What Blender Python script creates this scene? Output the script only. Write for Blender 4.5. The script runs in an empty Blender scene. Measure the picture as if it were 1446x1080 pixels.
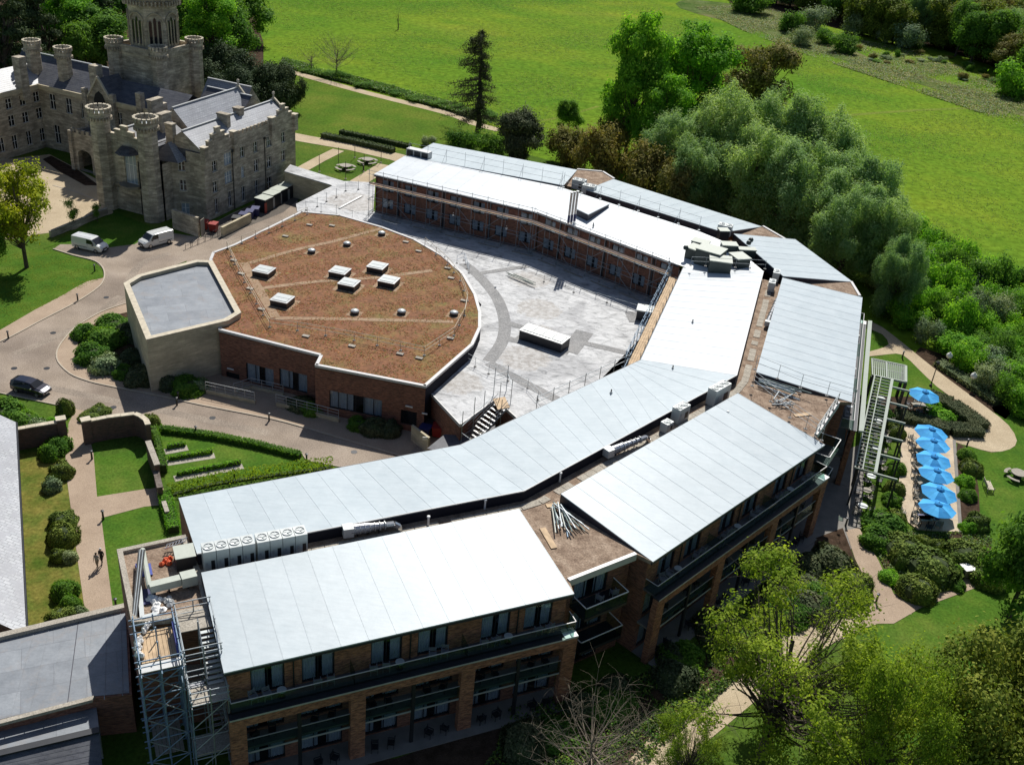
import bpy, math, random
import numpy as np
from mathutils import Vector, Matrix

# ---------------------------------------------------------------- camera
scene = bpy.context.scene
F, PITCH, ROLL, CAMH = 1466.0, math.radians(29.366), math.radians(5.5366), 60.0
_cp, _sp, _cr, _sr = math.cos(PITCH), math.sin(PITCH), math.cos(ROLL), math.sin(ROLL)
_f = np.array([0, _cp, -_sp]); _r = np.array([1.0, 0, 0]); _u = np.cross(_r, _f)
CM = np.array([_r*_cr+_u*_sr, _r*_sr-_u*_cr, _f])          # survey: rows right, down, forward
cam_d = bpy.data.cameras.new('camera'); cam = bpy.data.objects.new('camera', cam_d)
scene.collection.objects.link(cam); scene.camera = cam
R3 = Matrix(((CM[0][0], -CM[1][0], -CM[2][0]), (CM[0][1], -CM[1][1], -CM[2][1]), (CM[0][2], -CM[1][2], -CM[2][2])))
cam.matrix_world = Matrix.Translation((0, 0, CAMH)) @ R3.to_4x4()
cam_d.sensor_width = 36; cam_d.lens = F/1446*36; cam_d.clip_start = 1; cam_d.clip_end = 6000
# ---------------------------------------------------------------- light
SUN_AZ, SUN_EL = math.radians(7), math.radians(49)
w = bpy.data.worlds.new('World'); scene.world = w; w.use_nodes = True
nt = w.node_tree; nt.nodes.clear()
sky = nt.nodes.new('ShaderNodeTexSky'); sky.sky_type = 'NISHITA'; sky.sun_disc = False
sky.sun_elevation = SUN_EL; sky.sun_rotation = SUN_AZ
bg = nt.nodes.new('ShaderNodeBackground'); bg.inputs[1].default_value = 0.063
wo = nt.nodes.new('ShaderNodeOutputWorld'); nt.links.new(sky.outputs[0], bg.inputs[0]); nt.links.new(bg.outputs[0], wo.inputs[0])
sd = bpy.data.lights.new('sun', 'SUN'); sd.energy = 4.6; sd.angle = math.radians(0.53); sd.color = (1, 0.965, 0.9)
so = bpy.data.objects.new('sun', sd); scene.collection.objects.link(so)
SV = Vector((math.sin(SUN_AZ)*math.cos(SUN_EL), math.cos(SUN_AZ)*math.cos(SUN_EL), math.sin(SUN_EL)))
so.rotation_euler = SV.to_track_quat('Z', 'Y').to_euler(); so.location = (0, 100, 200)
vs = scene.view_settings; vs.view_transform = 'Standard'; vs.look = 'None'; vs.exposure = 0.22; vs.gamma = 1; vs.use_curve_mapping = False

rnd = random.Random(7)
def W(px, py, z=0.0):
    """survey point: where the sight line through (px,py) of the photograph meets height z"""
    d = CM.T @ np.array([(px-723)/F, (py-540)/F, 1.0]); t = (z-CAMH)/d[2]
    return Vector((d[0]*t, d[1]*t, z))
def onwall(px, py, a, u):
    """distance along and height of a sight line on the vertical plane through a with direction u"""
    d = CM.T @ np.array([(px-723)/F, (py-540)/F, 1.0])
    nx, ny = u[1], -u[0]; t = (a[0]*nx+a[1]*ny)/(d[0]*nx+d[1]*ny)
    x, y, z = d[0]*t, d[1]*t, CAMH+d[2]*t
    return (x-a[0])*u[0]+(y-a[1])*u[1], z
def topz(base, px, py):
    """height above a ground point reached at image row py"""
    d = CM.T @ np.array([(px-723)/F, (py-540)/F, 1.0]); t = (d[0]*base[0]+d[1]*base[1])/(d[0]**2+d[1]**2)
    return CAMH+d[2]*t
def hv(az): a = math.radians(az); return Vector((math.sin(a), math.cos(a), 0))

# ---------------------------------------------------------------- scene graph helpers
COL = scene.collection
def tag(o, label=None, cat=None, group=None, kind=None, category=None):
    cat = cat or category
    for k, v in (('label', label), ('category', cat), ('group', group), ('kind', kind)):
        if v: o[k] = v
    return o
def thing(name, loc, label, cat, group=None, rz=0.0):
    o = bpy.data.objects.new(name, None); COL.objects.link(o); o.location = loc; o.rotation_euler = (0, 0, rz)
    o.empty_display_size = 0.3
    return tag(o, label, cat, group)
ORG = {}
def org(o):
    v = Vector((0, 0, 0))
    while o is not None:
        v = v + Vector(o.location); o = o.parent
    return v
class MB:
    def __init__(s): s.v = []; s.f = []
    def quad(s, a, b, c, d):
        n = len(s.v); s.v += [tuple(a), tuple(b), tuple(c), tuple(d)]; s.f.append((n, n+1, n+2, n+3)); return s
    def poly(s, pts):
        n = len(s.v); s.v += [tuple(p) for p in pts]; s.f.append(tuple(range(n, n+len(pts)))); return s
    def obox(s, o, u, v, w_):
        o, u, v, w_ = Vector(o), Vector(u), Vector(v), Vector(w_); n = len(s.v)
        for k in ((0,0,0),(1,0,0),(1,1,0),(0,1,0),(0,0,1),(1,0,1),(1,1,1),(0,1,1)):
            s.v.append(tuple(o+u*k[0]+v*k[1]+w_*k[2]))
        fl = [(0,3,2,1),(4,5,6,7),(0,1,5,4),(1,2,6,5),(2,3,7,6),(3,0,4,7)]
        if u.cross(v).dot(w_) < 0: fl = [f[::-1] for f in fl]
        s.f += [tuple(n+i for i in f) for f in fl]; return s
    def box(s, c, sx, sy, sz, rz=0.0):
        """centre of the base"""
        u = Vector((math.cos(rz), math.sin(rz), 0)); v = Vector((-u.y, u.x, 0))
        return s.obox(Vector(c)-u*sx/2-v*sy/2, u*sx, v*sy, (0, 0, sz))
    def beam(s, p, q, wd, ht, up=(0, 0, 1)):
        p, q = Vector(p), Vector(q); d = (q-p)
        if d.length < 1e-5: return s
        d.normalize(); up = Vector(up)
        if abs(d.dot(up)) > .98: up = Vector((1, 0, 0))
        a = d.cross(up).normalized(); b = a.cross(d).normalized()
        return s.obox(p-a*wd/2-b*ht/2, q-p, a*wd, b*ht)
    def tube(s, p, q, r0, r1=None, n=6, caps=True):
        p, q = Vector(p), Vector(q); r1 = r0 if r1 is None else r1; d = (q-p)
        if d.length < 1e-6: return s
        d.normalize(); a = d.cross(Vector((0, 0, 1)) if abs(d.z) < .9 else Vector((1, 0, 0))).normalized(); b = d.cross(a)
        k = len(s.v)
        for i in range(n):
            t = 2*math.pi*i/n; e = a*math.cos(t)+b*math.sin(t); s.v.append(tuple(p+e*r0)); s.v.append(tuple(q+e*r1))
        for i in range(n):
            j = (i+1) % n; s.f.append((k+2*i, k+2*i+1, k+2*j+1, k+2*j))
        if caps:
            s.f.append(tuple(k+2*i for i in range(n))); s.f.append(tuple(k+2*i+1 for i in reversed(range(n))))
        return s
    def path(s, pts, r, n=6):
        for a, b in zip(pts[:-1], pts[1:]): s.tube(a, b, r, None, n)
        return s
    def prism(s, poly, z0, z1, bottom=False):
        k = len(s.v); n = len(poly)
        area = sum(poly[i][0]*poly[(i+1) % n][1]-poly[(i+1) % n][0]*poly[i][1] for i in range(n))
        P = list(poly) if area > 0 else list(reversed(poly))
        f0 = z0 if callable(z0) else (lambda p: z0); f1 = z1 if callable(z1) else (lambda p: z1)
        s.v += [(p[0], p[1], f0(p)) for p in P] + [(p[0], p[1], f1(p)) for p in P]
        for i in range(n):
            j = (i+1) % n; s.f.append((k+i, k+j, k+n+j, k+n+i))
        s.f.append(tuple(k+n+i for i in range(n)))
        if bottom: s.f.append(tuple(k+i for i in reversed(range(n))))
        return s
    def lathe(s, c, prof, n=12, a0=0.0):
        """prof: list of (radius, z)"""
        k = len(s.v); c = Vector(c)
        for r, z in prof:
            for i in range(n):
                t = 2*math.pi*i/n+a0; s.v.append((c.x+r*math.cos(t), c.y+r*math.sin(t), c.z+z))
        for j in range(len(prof)-1):
            for i in range(n):
                i2 = (i+1) % n; s.f.append((k+j*n+i, k+j*n+i2, k+(j+1)*n+i2, k+(j+1)*n+i))
        if prof[0][0] > 1e-4: s.f.append(tuple(k+i for i in reversed(range(n))))
        if prof[-1][0] > 1e-4: s.f.append(tuple(k+(len(prof)-1)*n+i for i in range(n)))
        return s
    def mesh(s, name, mat, off=(0, 0, 0), smooth=False, uv=False):
        me = bpy.data.meshes.new(name)
        V_ = np.array(s.v, float)-np.array(tuple(off), float) if s.v else np.zeros((0, 3))
        me.from_pydata(V_.tolist(), [], s.f)
        if mat: me.materials.append(mat)
        if uv:
            ul = me.uv_layers.new(name='UVMap')
            for p in me.polygons:
                n = p.normal
                if abs(n.z) > .9: t = Vector((1, 0, 0)); b = Vector((0, 1, 0))
                else:
                    t = Vector((-n.y, n.x, 0)).normalized(); b = Vector(n).cross(t)
                for li in p.loop_indices:
                    co = Vector(s.v[me.loops[li].vertex_index])
                    ul.data[li].uv = (co.dot(t), co.dot(b) if abs(n.z) > .3 else co.z)
        if smooth: me.polygons.foreach_set('use_smooth', [True]*len(me.polygons))
        me.update(); return me
    def build(s, name, mat, parent=None, smooth=False, uv=False, **k):
        o = None
        off = org(parent) if parent else Vector((0, 0, 0))
        if parent is None and 'loc' in k: off = Vector(k.pop('loc'))
        me = s.mesh(name, mat, off, smooth, uv); o = bpy.data.objects.new(name, me); COL.objects.link(o)
        if parent: o.parent = parent
        else: o.location = off
        return tag(o, **k) if k else o
def place(name, me, parent, loc, rz=0.0, sc=None):
    """object sharing mesh data, loc in world, parent unrotated"""
    o = bpy.data.objects.new(name, me); COL.objects.link(o)
    if parent: o.parent = parent; loc = Vector(loc)-org(parent)
    o.location = loc; o.rotation_euler = (0, 0, rz)
    if sc: o.scale = (sc, sc, sc) if not isinstance(sc, tuple) else sc
    return o
def kids(o): return [c for c in o.children]
def copy_tree(o, loc=None, rz=None, label=None, sc=None, parent=None):
    c = o.copy(); COL.objects.link(c); c.parent = parent
    if parent is None:
        if loc is not None: c.location = loc
        if rz is not None: c.rotation_euler = (0, 0, rz)
        if sc is not None: c.scale = (sc, sc, sc) if not isinstance(sc, tuple) else sc
        if label: c['label'] = label
    for ch in CH.get(o.name, []):
        CH.setdefault(c.name, []).append(copy_tree(ch, parent=c))
    return c
CH = {}
def reg(o):
    """remember the children of a prototype"""
    bpy.context.view_layer.update()
    def rec(x):
        CH[x.name] = list(x.children)
        for y in x.children: rec(y)
    rec(o); return o

# ---------------------------------------------------------------- materials
def newmat(name):
    m = bpy.data.materials.new(name); m.use_nodes = True; t = m.node_tree; b = t.nodes['Principled BSDF']; return m, t, b
def N(t, ty, **k):
    n = t.nodes.new(ty)
    for a, v in k.items():
        if a.startswith('i_'): n.inputs[a[2:].replace('_', ' ')].default_value = v
        else: setattr(n, a, v)
    return n
def ramp(t, fac, stops):
    r = t.nodes.new('ShaderNodeValToRGB'); e = r.color_ramp.elements
    while len(e) > 1: e.remove(e[-1])
    e[0].position = stops[0][0]; e[0].color = (*stops[0][1], 1)
    for p, c in stops[1:]:
        x = e.new(p); x.color = (*c, 1)
    t.links.new(fac, r.inputs[0]); return r.outputs[0]
def mix(t, f, a, b, mode='MIX'):
    m = t.nodes.new('ShaderNodeMix'); m.data_type = 'RGBA'; m.blend_type = mode
    for i, x in ((0, f), (6, a), (7, b)):
        if isinstance(x, (int, float)): m.inputs[i].default_value = x
        elif isinstance(x, tuple): m.inputs[i].default_value = (*x, 1)
        else: t.links.new(x, m.inputs[i])
    return m.outputs[2]
def noise(t, vec, scale, detail=4, rough=.55, dist=0):
    n = N(t, 'ShaderNodeTexNoise', i_Scale=scale, i_Detail=detail, i_Roughness=rough, i_Distortion=dist)
    if vec is not None: t.links.new(vec, n.inputs['Vector'])
    return n.outputs['Fac']
def bump(t, b, h, strength=.4, dist=.05):
    n = N(t, 'ShaderNodeBump', i_Strength=strength, i_Distance=dist); t.links.new(h, n.inputs['Height']); t.links.new(n.outputs[0], b.inputs['Normal'])
def pos(t): return t.nodes.new('ShaderNodeNewGeometry').outputs['Position']
def plain(name, c, rough=.6, metal=0.0, var=.12, scale=3.0, spec=.5, bmp=0.0):
    m, t, b = newmat(name); p = t.nodes.new('ShaderNodeTexCoord').outputs['Object']
    n = noise(t, p, scale, 5)
    lo = tuple(x*(1-var) for x in c); hi = tuple(min(1, x*(1+var)) for x in c)
    t.links.new(ramp(t, n, [(.3, lo), (.7, hi)]), b.inputs['Base Color'])
    b.inputs['Roughness'].default_value = rough; b.inputs['Metallic'].default_value = metal; b.inputs['Specular IOR Level'].default_value = spec
    if bmp: bump(t, b, noise(t, p, scale*8, 4), bmp, .02)
    return m
M = {}
def ground_mat(name, stops, scale, fine, rough=1.0, bmp=.3, big=None, spec=.02):
    m, t, b = newmat(name); p = pos(t)
    a = noise(t, p, scale, 6, .6); c = ramp(t, a, stops)
    f = noise(t, p, fine, 6, .7)
    c = mix(t, 1.0, c, ramp(t, f, [(.3, (.55,)*3), (.7, (1.4,)*3)]), 'MULTIPLY')
    if big:
        g = noise(t, p, big[0], 3, .5); c = mix(t, ramp(t, g, [(.42, (0,)*3), (.62, (1,)*3)]), c, mix(t, 1.0, c, big[1], 'MULTIPLY'))
    t.links.new(c, b.inputs['Base Color']); b.inputs['Roughness'].default_value = rough; b.inputs['Specular IOR Level'].default_value = spec
    bump(t, b, f, bmp, .08); return m
M['meadow'] = ground_mat('meadow_grass', [(.30, (.085, .175, .014)), (.45, (.118, .205, .017)), (.58, (.158, .228, .019)), (.72, (.205, .245, .028))], .022, .7, big=(.045, (.74, .90, .9)), bmp=.9)
M['lawn'] = ground_mat('lawn_grass', [(.3, (.055, .105, .016)), (.5, (.08, .135, .02)), (.72, (.13, .16, .032))], .12, 3.0, big=(.35, (.8, .9, .9)))
M['mown'] = ground_mat('mown_lawn_grass', [(.3, (.075, .125, .018)), (.5, (.10, .155, .020)), (.72, (.15, .175, .03))], .08, 2.0, big=(.2, (.8, .95, .85)))
M['dry_lawn'] = ground_mat('dry_lawn_grass', [(.3, (.09, .115, .02)), (.5, (.16, .15, .035)), (.72, (.22, .19, .05))], .3, 3.0, big=(.5, (.62, .85, .7)))
M['bright_lawn'] = ground_mat('bright_lawn_grass', [(.3, (.05, .115, .016)), (.5, (.075, .145, .018)), (.72, (.125, .175, .03))], .18, 4.0, big=(.5, (.8, .9, .9)))
M['scrub'] = ground_mat('rough_grass', [(.3, (.07, .11, .03)), (.5, (.13, .145, .05)), (.7, (.21, .19, .10))], .12, .9, big=(.05, (.6, .85, .6)))
M['soil'] = ground_mat('bed_soil', [(.3, (.035, .024, .016)), (.6, (.075, .05, .035))], 1.2, 9)
M['road'] = ground_mat('resin_gravel_road', [(.3, (.27, .22, .175)), (.5, (.335, .275, .22)), (.7, (.39, .325, .265))], .22, 9, bmp=.12, big=(.12, (.78, .78, .80)))
M['pavement'] = ground_mat('pavement_gravel', [(.3, (.33, .25, .185)), (.7, (.43, .335, .25))], .3, 22, bmp=.12)
M['path'] = ground_mat('gravel_path', [(.3, (.40, .32, .215)), (.7, (.52, .43, .30))], .3, 14, bmp=.2)
M['kerb'] = plain('kerb_stone', (.42, .36, .28), .8)
M['gravel'] = ground_mat('roof_gravel', [(.3, (.19, .135, .10)), (.5, (.29, .215, .16)), (.7, (.40, .31, .235))], 1.0, 7, bmp=.9)
M['concrete'] = ground_mat('concrete_slab', [(.3, (.34, .31, .26)), (.7, (.44, .40, .34))], .8, 9, bmp=.2)
M['courtyard_dark'] = ground_mat('dark_asphalt', [(.3, (.10, .09, .08)), (.7, (.17, .15, .13))], .3, 12, bmp=.2)

def brickmat(name, c1, c2, mortar, bw=.225, rh=.075, msz=.012, varc=(.07, .03, .025), vs_=1.4, rough=.9, soft=0.5):
    m, t, b = newmat(name); uv = t.nodes.new('ShaderNodeUVMap').outputs[0]; p = pos(t)
    br = N(t, 'ShaderNodeTexBrick', i_Scale=1.0, i_Mortar_Size=msz, i_Bias=-.1, i_Brick_Width=bw, i_Row_Height=rh)
    br.inputs['Color1'].default_value = (*c1, 1); br.inputs['Color2'].default_value = (*c2, 1); br.inputs['Mortar'].default_value = (*mortar, 1)
    t.links.new(uv, br.inputs['Vector'])
    mp = N(t, 'ShaderNodeMapping'); mp.inputs['Scale'].default_value = (1.5, 1.5, 6); t.links.new(p, mp.inputs[0])
    n2 = noise(t, mp.outputs[0], vs_, 5, .75)
    c = mix(t, ramp(t, n2, [(.42, (0,)*3), (.60, (1,)*3)]), br.outputs['Color'], varc)
    n3 = noise(t, p, .35, 3); c = mix(t, 1.0, c, ramp(t, n3, [(.3, (1-.3*soft,)*3), (.7, (1+.3*soft,)*3)]), 'MULTIPLY')
    t.links.new(c, b.inputs['Base Color']); b.inputs['Roughness'].default_value = rough
    bump(t, b, br.outputs['Fac'], -.4, .01); return m
M['brick'] = brickmat('red_brick', (.38, .145, .075), (.26, .10, .06), (.20, .14, .11), varc=(.12, .055, .04))
M['brick_orange'] = brickmat('orange_brick', (.50, .195, .09), (.33, .125, .065), (.26, .17, .12), varc=(.13, .055, .038))
M['old_brick'] = brickmat('old_garden_brick', (.20, .09, .06), (.13, .065, .05), (.17, .14, .12), varc=(.09, .07, .055))
M['stone'] = brickmat('castle_stone', (.60, .525, .405), (.38, .33, .255), (.28, .25, .20), bw=.95, rh=.45, msz=.02, varc=(.25, .215, .165), vs_=.35, soft=1.0)
M['ashlar'] = brickmat('pale_ashlar', (.60, .52, .36), (.50, .43, .29), (.38, .33, .24), bw=.9, rh=.3, msz=.01, varc=(.42, .36, .25), vs_=.4, soft=.6)
M['slate'] = brickmat('roof_slate', (.075, .08, .10), (.05, .055, .075), (.03, .03, .04), bw=.5, rh=.28, msz=.015, varc=(.095, .10, .115), vs_=.5, rough=.6)
M['pale_slate'] = brickmat('pale_roof_slate', (.36, .375, .40), (.27, .29, .32), (.14, .15, .17), bw=.55, rh=.36, msz=.03, varc=(.24, .25, .28), vs_=.5, rough=.5)
M['patio'] = brickmat('sandstone_paving', (.50, .40, .28), (.42, .33, .235), (.28, .22, .16), bw=.9, rh=.6, msz=.02, varc=(.54, .44, .32), vs_=.3, soft=.3)
M['coping'] = plain('stone_coping', (.52, .46, .35), .8, var=.2, scale=2, bmp=.2)
M['white_coping'] = plain('pale_metal_coping', (.54, .53, .52), .45, .0, .06)

def membrane(name, lo, hi, rough=.42, streak=.25, spec=.5, seams=False):
    m, t, b = newmat(name); p = pos(t); oi = t.nodes.new('ShaderNodeObjectInfo').outputs['Random']
    n = noise(t, p, .8, 6, .65); c = ramp(t, n, [(.3, lo), (.7, hi)])
    c = mix(t, 1.0, c, ramp(t, oi, [(0, (.965,)*3), (1, (1.02,)*3)]), 'MULTIPLY')
    n2 = noise(t, p, 5, 5, .7); c = mix(t, streak, c, mix(t, 1.0, c, ramp(t, n2, [(.3, (.86,)*3), (.6, (1.0,)*3)]), 'MULTIPLY'))
    n3 = noise(t, p, .25, 4, .6); c = mix(t, 1.0, c, ramp(t, n3, [(.3, (.93, .935, .94)), (.6, (1.0,)*3)]), 'MULTIPLY')
    if seams:
        mq = N(t, 'ShaderNodeMapping'); mq.inputs['Rotation'].default_value = (0, 0, math.radians(-24)); t.links.new(p, mq.inputs[0]); bq = N(t, 'ShaderNodeTexBrick', i_Scale=1.0, i_Mortar_Size=.03, i_Brick_Width=4.2, i_Row_Height=2.1); t.links.new(mq.outputs[0], bq.inputs['Vector'])
        bq.inputs['Color1'].default_value = (.82, .83, .85, 1); bq.inputs['Color2'].default_value = (1.12, 1.12, 1.12, 1); bq.inputs['Mortar'].default_value = (.7, .7, .72, 1); c = mix(t, .8, c, mix(t, 1.0, c, bq.outputs['Color'], 'MULTIPLY'))
        n4 = noise(t, p, .55, 6, .7, .8); c = mix(t, ramp(t, n4, [(.52, (0,)*3), (.66, (.7,)*3)]), c, (.24, .225, .22))
    sg = N(t, 'ShaderNodeMapping'); sg.inputs['Scale'].default_value = (.5, 3.0, 1); sg.inputs['Rotation'].default_value = (0, 0, .9); t.links.new(p, sg.inputs[0]); n5 = noise(t, sg.outputs[0], 1.3, 7, .75); c = mix(t, 1.0, c, ramp(t, n5, [(.3, (.90, .905, .91)), (.55, (1.0,)*3), (.75, (1.04,)*3)]), 'MULTIPLY')
    t.links.new(c, b.inputs['Base Color']); b.inputs['Roughness'].default_value = rough; b.inputs['Specular IOR Level'].default_value = spec
    bump(t, b, n, .15, .04); return m
M['membrane'] = membrane('grey_roof_membrane', (.455, .52, .555), (.515, .575, .605), spec=.25)
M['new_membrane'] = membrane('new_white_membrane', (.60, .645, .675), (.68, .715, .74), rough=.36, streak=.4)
M['old_membrane'] = membrane('old_grey_membrane', (.19, .21, .235), (.28, .30, .325), rough=.5, streak=1.0, seams=True)
m, t, b = newmat('court_membrane'); p = pos(t)        # patched, wrinkled, stained sheet
mp = N(t, 'ShaderNodeMapping'); mp.inputs['Rotation'].default_value = (0, 0, .5); mp.inputs['Scale'].default_value = (.7, 1.25, 1); t.links.new(p, mp.inputs[0])
n1 = noise(t, mp.outputs[0], .9, 7, .65, 1.2); n2 = noise(t, p, .16, 5, .6, .8); n3 = noise(t, p, 1.6, 6, .7)
c = ramp(t, n1, [(.32, (.22, .225, .23)), (.41, (.40, .405, .41)), (.50, (.51, .515, .52)), (.60, (.58, .585, .59))])
c = mix(t, ramp(t, n2, [(.50, (0,)*3), (.62, (1,)*3)]), c, mix(t, 1.0, c, (.72, .72, .73), 'MULTIPLY'))
c = mix(t, ramp(t, n3, [(.60, (0,)*3), (.68, (.7,)*3)]), c, (.40, .395, .385))
for sp_, rad in ((W(748, 395, 4.2), 3.2), (W(762, 436, 4.2), 3.4), (W(742, 505, 4.2), 3.6), (W(760, 470, 4.2), 2.6), (W(500, 285, 4.2), 5), (W(650, 540, 4.2), 3)):
    vd = N(t, 'ShaderNodeVectorMath', operation='DISTANCE'); t.links.new(p, vd.inputs[0]); vd.inputs[1].default_value = sp_
    ad = N(t, 'ShaderNodeMath', operation='MULTIPLY_ADD'); t.links.new(noise(t, p, .9, 6, .7, .6), ad.inputs[0]); ad.inputs[1].default_value = 3.4*rad/3; t.links.new(vd.outputs['Value'], ad.inputs[2])
    dv = N(t, 'ShaderNodeMath', operation='DIVIDE'); t.links.new(ad.outputs[0], dv.inputs[0]); dv.inputs[1].default_value = rad*1.9
    c = mix(t, ramp(t, dv.outputs[0], [(.70, (.85,)*3), (.76, (0,)*3)]), c, mix(t, ramp(t, n3, [(.4, (0,)*3), (.6, (1,)*3)]), (.30, .275, .25), (.50, .49, .475)))
bk = N(t, 'ShaderNodeTexBrick', i_Scale=1.0, i_Mortar_Size=.03, i_Brick_Width=6.0, i_Row_Height=2.0)
mp2 = N(t, 'ShaderNodeMapping'); mp2.inputs['Rotation'].default_value = (0, 0, math.radians(-52)); t.links.new(p, mp2.inputs[0]); t.links.new(mp2.outputs[0], bk.inputs['Vector'])
c = mix(t, mix(t, 1.0, bk.outputs['Fac'], (.45,)*3, 'MULTIPLY'), c, (.24, .24, .25))
t.links.new(c, b.inputs['Base Color']); b.inputs['Roughness'].default_value = .6; b.inputs['Specular IOR Level'].default_value = .3; bump(t, b, n1, .9, .2); M['court'] = m
M['patch'] = ground_mat('walkway_membrane', [(.3, (.25, .25, .25)), (.7, (.34, .335, .33))], .6, 7, rough=.6, bmp=.2)
m, t, b = newmat('sedum_roof'); p = pos(t)
n1 = noise(t, p, .22, 6, .65); n2 = noise(t, p, 2.2, 6, .75); n3 = noise(t, p, .9, 5, .7)
c = ramp(t, n1, [(.3, (.19, .080, .042)), (.50, (.215, .098, .042)), (.63, (.20, .128, .042)), (.78, (.15, .15, .04))])
c = mix(t, ramp(t, n3, [(.60, (0,)*3), (.72, (1,)*3)]), c, (.16, .165, .035))
c = mix(t, 1.0, c, ramp(t, n2, [(.32, (.55,)*3), (.68, (1.4,)*3)]), 'MULTIPLY')
t.links.new(c, b.inputs['Base Color']); b.inputs['Roughness'].default_value = .95; bump(t, b, n2, .7, .1); M['sedum'] = m
M['sedum_path'] = ground_mat('sedum_gravel', [(.3, (.30, .21, .14)), (.7, (.40, .29, .20))], 1.0, 12)
M['dark_metal'] = plain('dark_grey_metal', (.028, .030, .036), .45, .3)
M['fascia'] = plain('dark_purple_fascia', (.035, .035, .05), .5, .2)
M['grey_metal'] = plain('light_grey_metal', (.42, .43, .43), .45, .3)
M['galv'] = plain('galvanised_tube', (.27, .30, .32), .5, .4, var=.2)
M['blue_tube'] = plain('blue_painted_tube', (.17, .25, .34), .55, .2, var=.25)
M['board'] = plain('scaffold_board', (.50, .36, .22), .8, var=.25, scale=1.5)
M['pink_board'] = plain('pale_toe_board', (.60, .43, .36), .75, var=.1)
M['white'] = plain('white_paint', (.78, .78, .76), .5, var=.05)
M['unit_white'] = plain('unit_white_metal', (.50, .53, .525), .4, .1, var=.06)
M['greenish'] = plain('pale_green_grp', (.42, .45, .39), .5, var=.08)
M['dark_green'] = plain('dark_green_screen', (.035, .05, .045), .5)
M['steel'] = plain('stainless_steel', (.62, .62, .62), .25, .9, var=.1)
def facing(t, k):
    lw = N(t, 'ShaderNodeLayerWeight', i_Blend=.5); pw = N(t, 'ShaderNodeMath', operation='POWER'); t.links.new(lw.outputs['Facing'], pw.inputs[0]); pw.inputs[1].default_value = 4
    ma = N(t, 'ShaderNodeMath', operation='MULTIPLY_ADD'); t.links.new(pw.outputs[0], ma.inputs[0]); ma.inputs[1].default_value = k; ma.inputs[2].default_value = .05; return ma.outputs[0]
m, t, b = newmat('balustrade_glass'); g = t.nodes.new('ShaderNodeBsdfGlossy'); g.inputs['Roughness'].default_value = .05; g.inputs['Color'].default_value = (.35, .42, .40, 1)
tr = t.nodes.new('ShaderNodeBsdfTransparent'); tr.inputs[0].default_value = (.72, .84, .80, 1); ms = t.nodes.new('ShaderNodeMixShader'); fr = facing(t, .5)
t.links.new(fr, ms.inputs[0]); t.links.new(tr.outputs[0], ms.inputs[1]); t.links.new(g.outputs[0], ms.inputs[2]); t.links.new(ms.outputs[0], t.nodes['Material Output'].inputs[0]); M['glassrail'] = m
m, t, b = newmat('window_glass'); g = t.nodes.new('ShaderNodeBsdfGlossy'); g.inputs['Roughness'].default_value = .03
tr = t.nodes.new('ShaderNodeBsdfTransparent'); tr.inputs[0].default_value = (.86, .89, .92, 1); ms = t.nodes.new('ShaderNodeMixShader'); fr = facing(t, .8)
t.links.new(fr, ms.inputs[0]); t.links.new(tr.outputs[0], ms.inputs[1]); t.links.new(g.outputs[0], ms.inputs[2]); t.links.new(ms.outputs[0], t.nodes['Material Output'].inputs[0]); M['glass'] = m
m, t, b = newmat('dark_pane'); b.inputs['Base Color'].default_value = (.012, .014, .018, 1); b.inputs['Roughness'].default_value = .08; M['dark_glass'] = m
m, t, b = newmat('sky_pane'); b.inputs['Base Color'].default_value = (.30, .36, .42, 1); b.inputs['Roughness'].default_value = .2; M['pale_glass'] = m
M['curtain'] = plain('voile_curtain', (.46, .50, .53), .9, var=.12)
M['room'] = plain('dark_room', (.02, .019, .018), .9)
M['upstand'] = plain('dark_upstand_render', (.022, .022, .03), .9, spec=.1)
M['deck'] = plain('dark_deck', (.12, .105, .108), .7, var=.2, scale=2)
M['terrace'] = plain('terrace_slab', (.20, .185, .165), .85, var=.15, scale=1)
M['tan_slab'] = plain('tan_paving', (.42, .37, .28), .85, var=.12, scale=1)
M['black'] = plain('black_plastic', (.02, .02, .022), .5)
M['red'] = plain('red_plastic', (.32, .03, .025), .45)
M['orange'] = plain('orange_mesh', (.62, .10, .03), .7)
M['blue'] = plain('blue_tarpaulin', (.02, .045, .30), .5)
M['navy'] = plain('navy_plastic', (.02, .025, .11), .45)
M['timber'] = plain('weathered_timber', (.30, .27, .22), .8, var=.2)
M['terracotta'] = plain('terracotta', (.38, .16, .09), .8)
M['skin'] = plain('skin', (.45, .27, .19), .6)
M['hedge_core'] = plain('hedge_inner', (.035, .055, .014), .95, var=.3)
M['bark'] = plain('tree_bark', (.085, .065, .048), .95, var=.3, scale=3, bmp=.5)
M['pale_bark'] = plain('pale_twig_bark', (.22, .18, .135), .95, var=.25, scale=3)
M['pergola'] = plain('sage_painted_timber', (.27, .315, .27), .6, var=.08)
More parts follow.
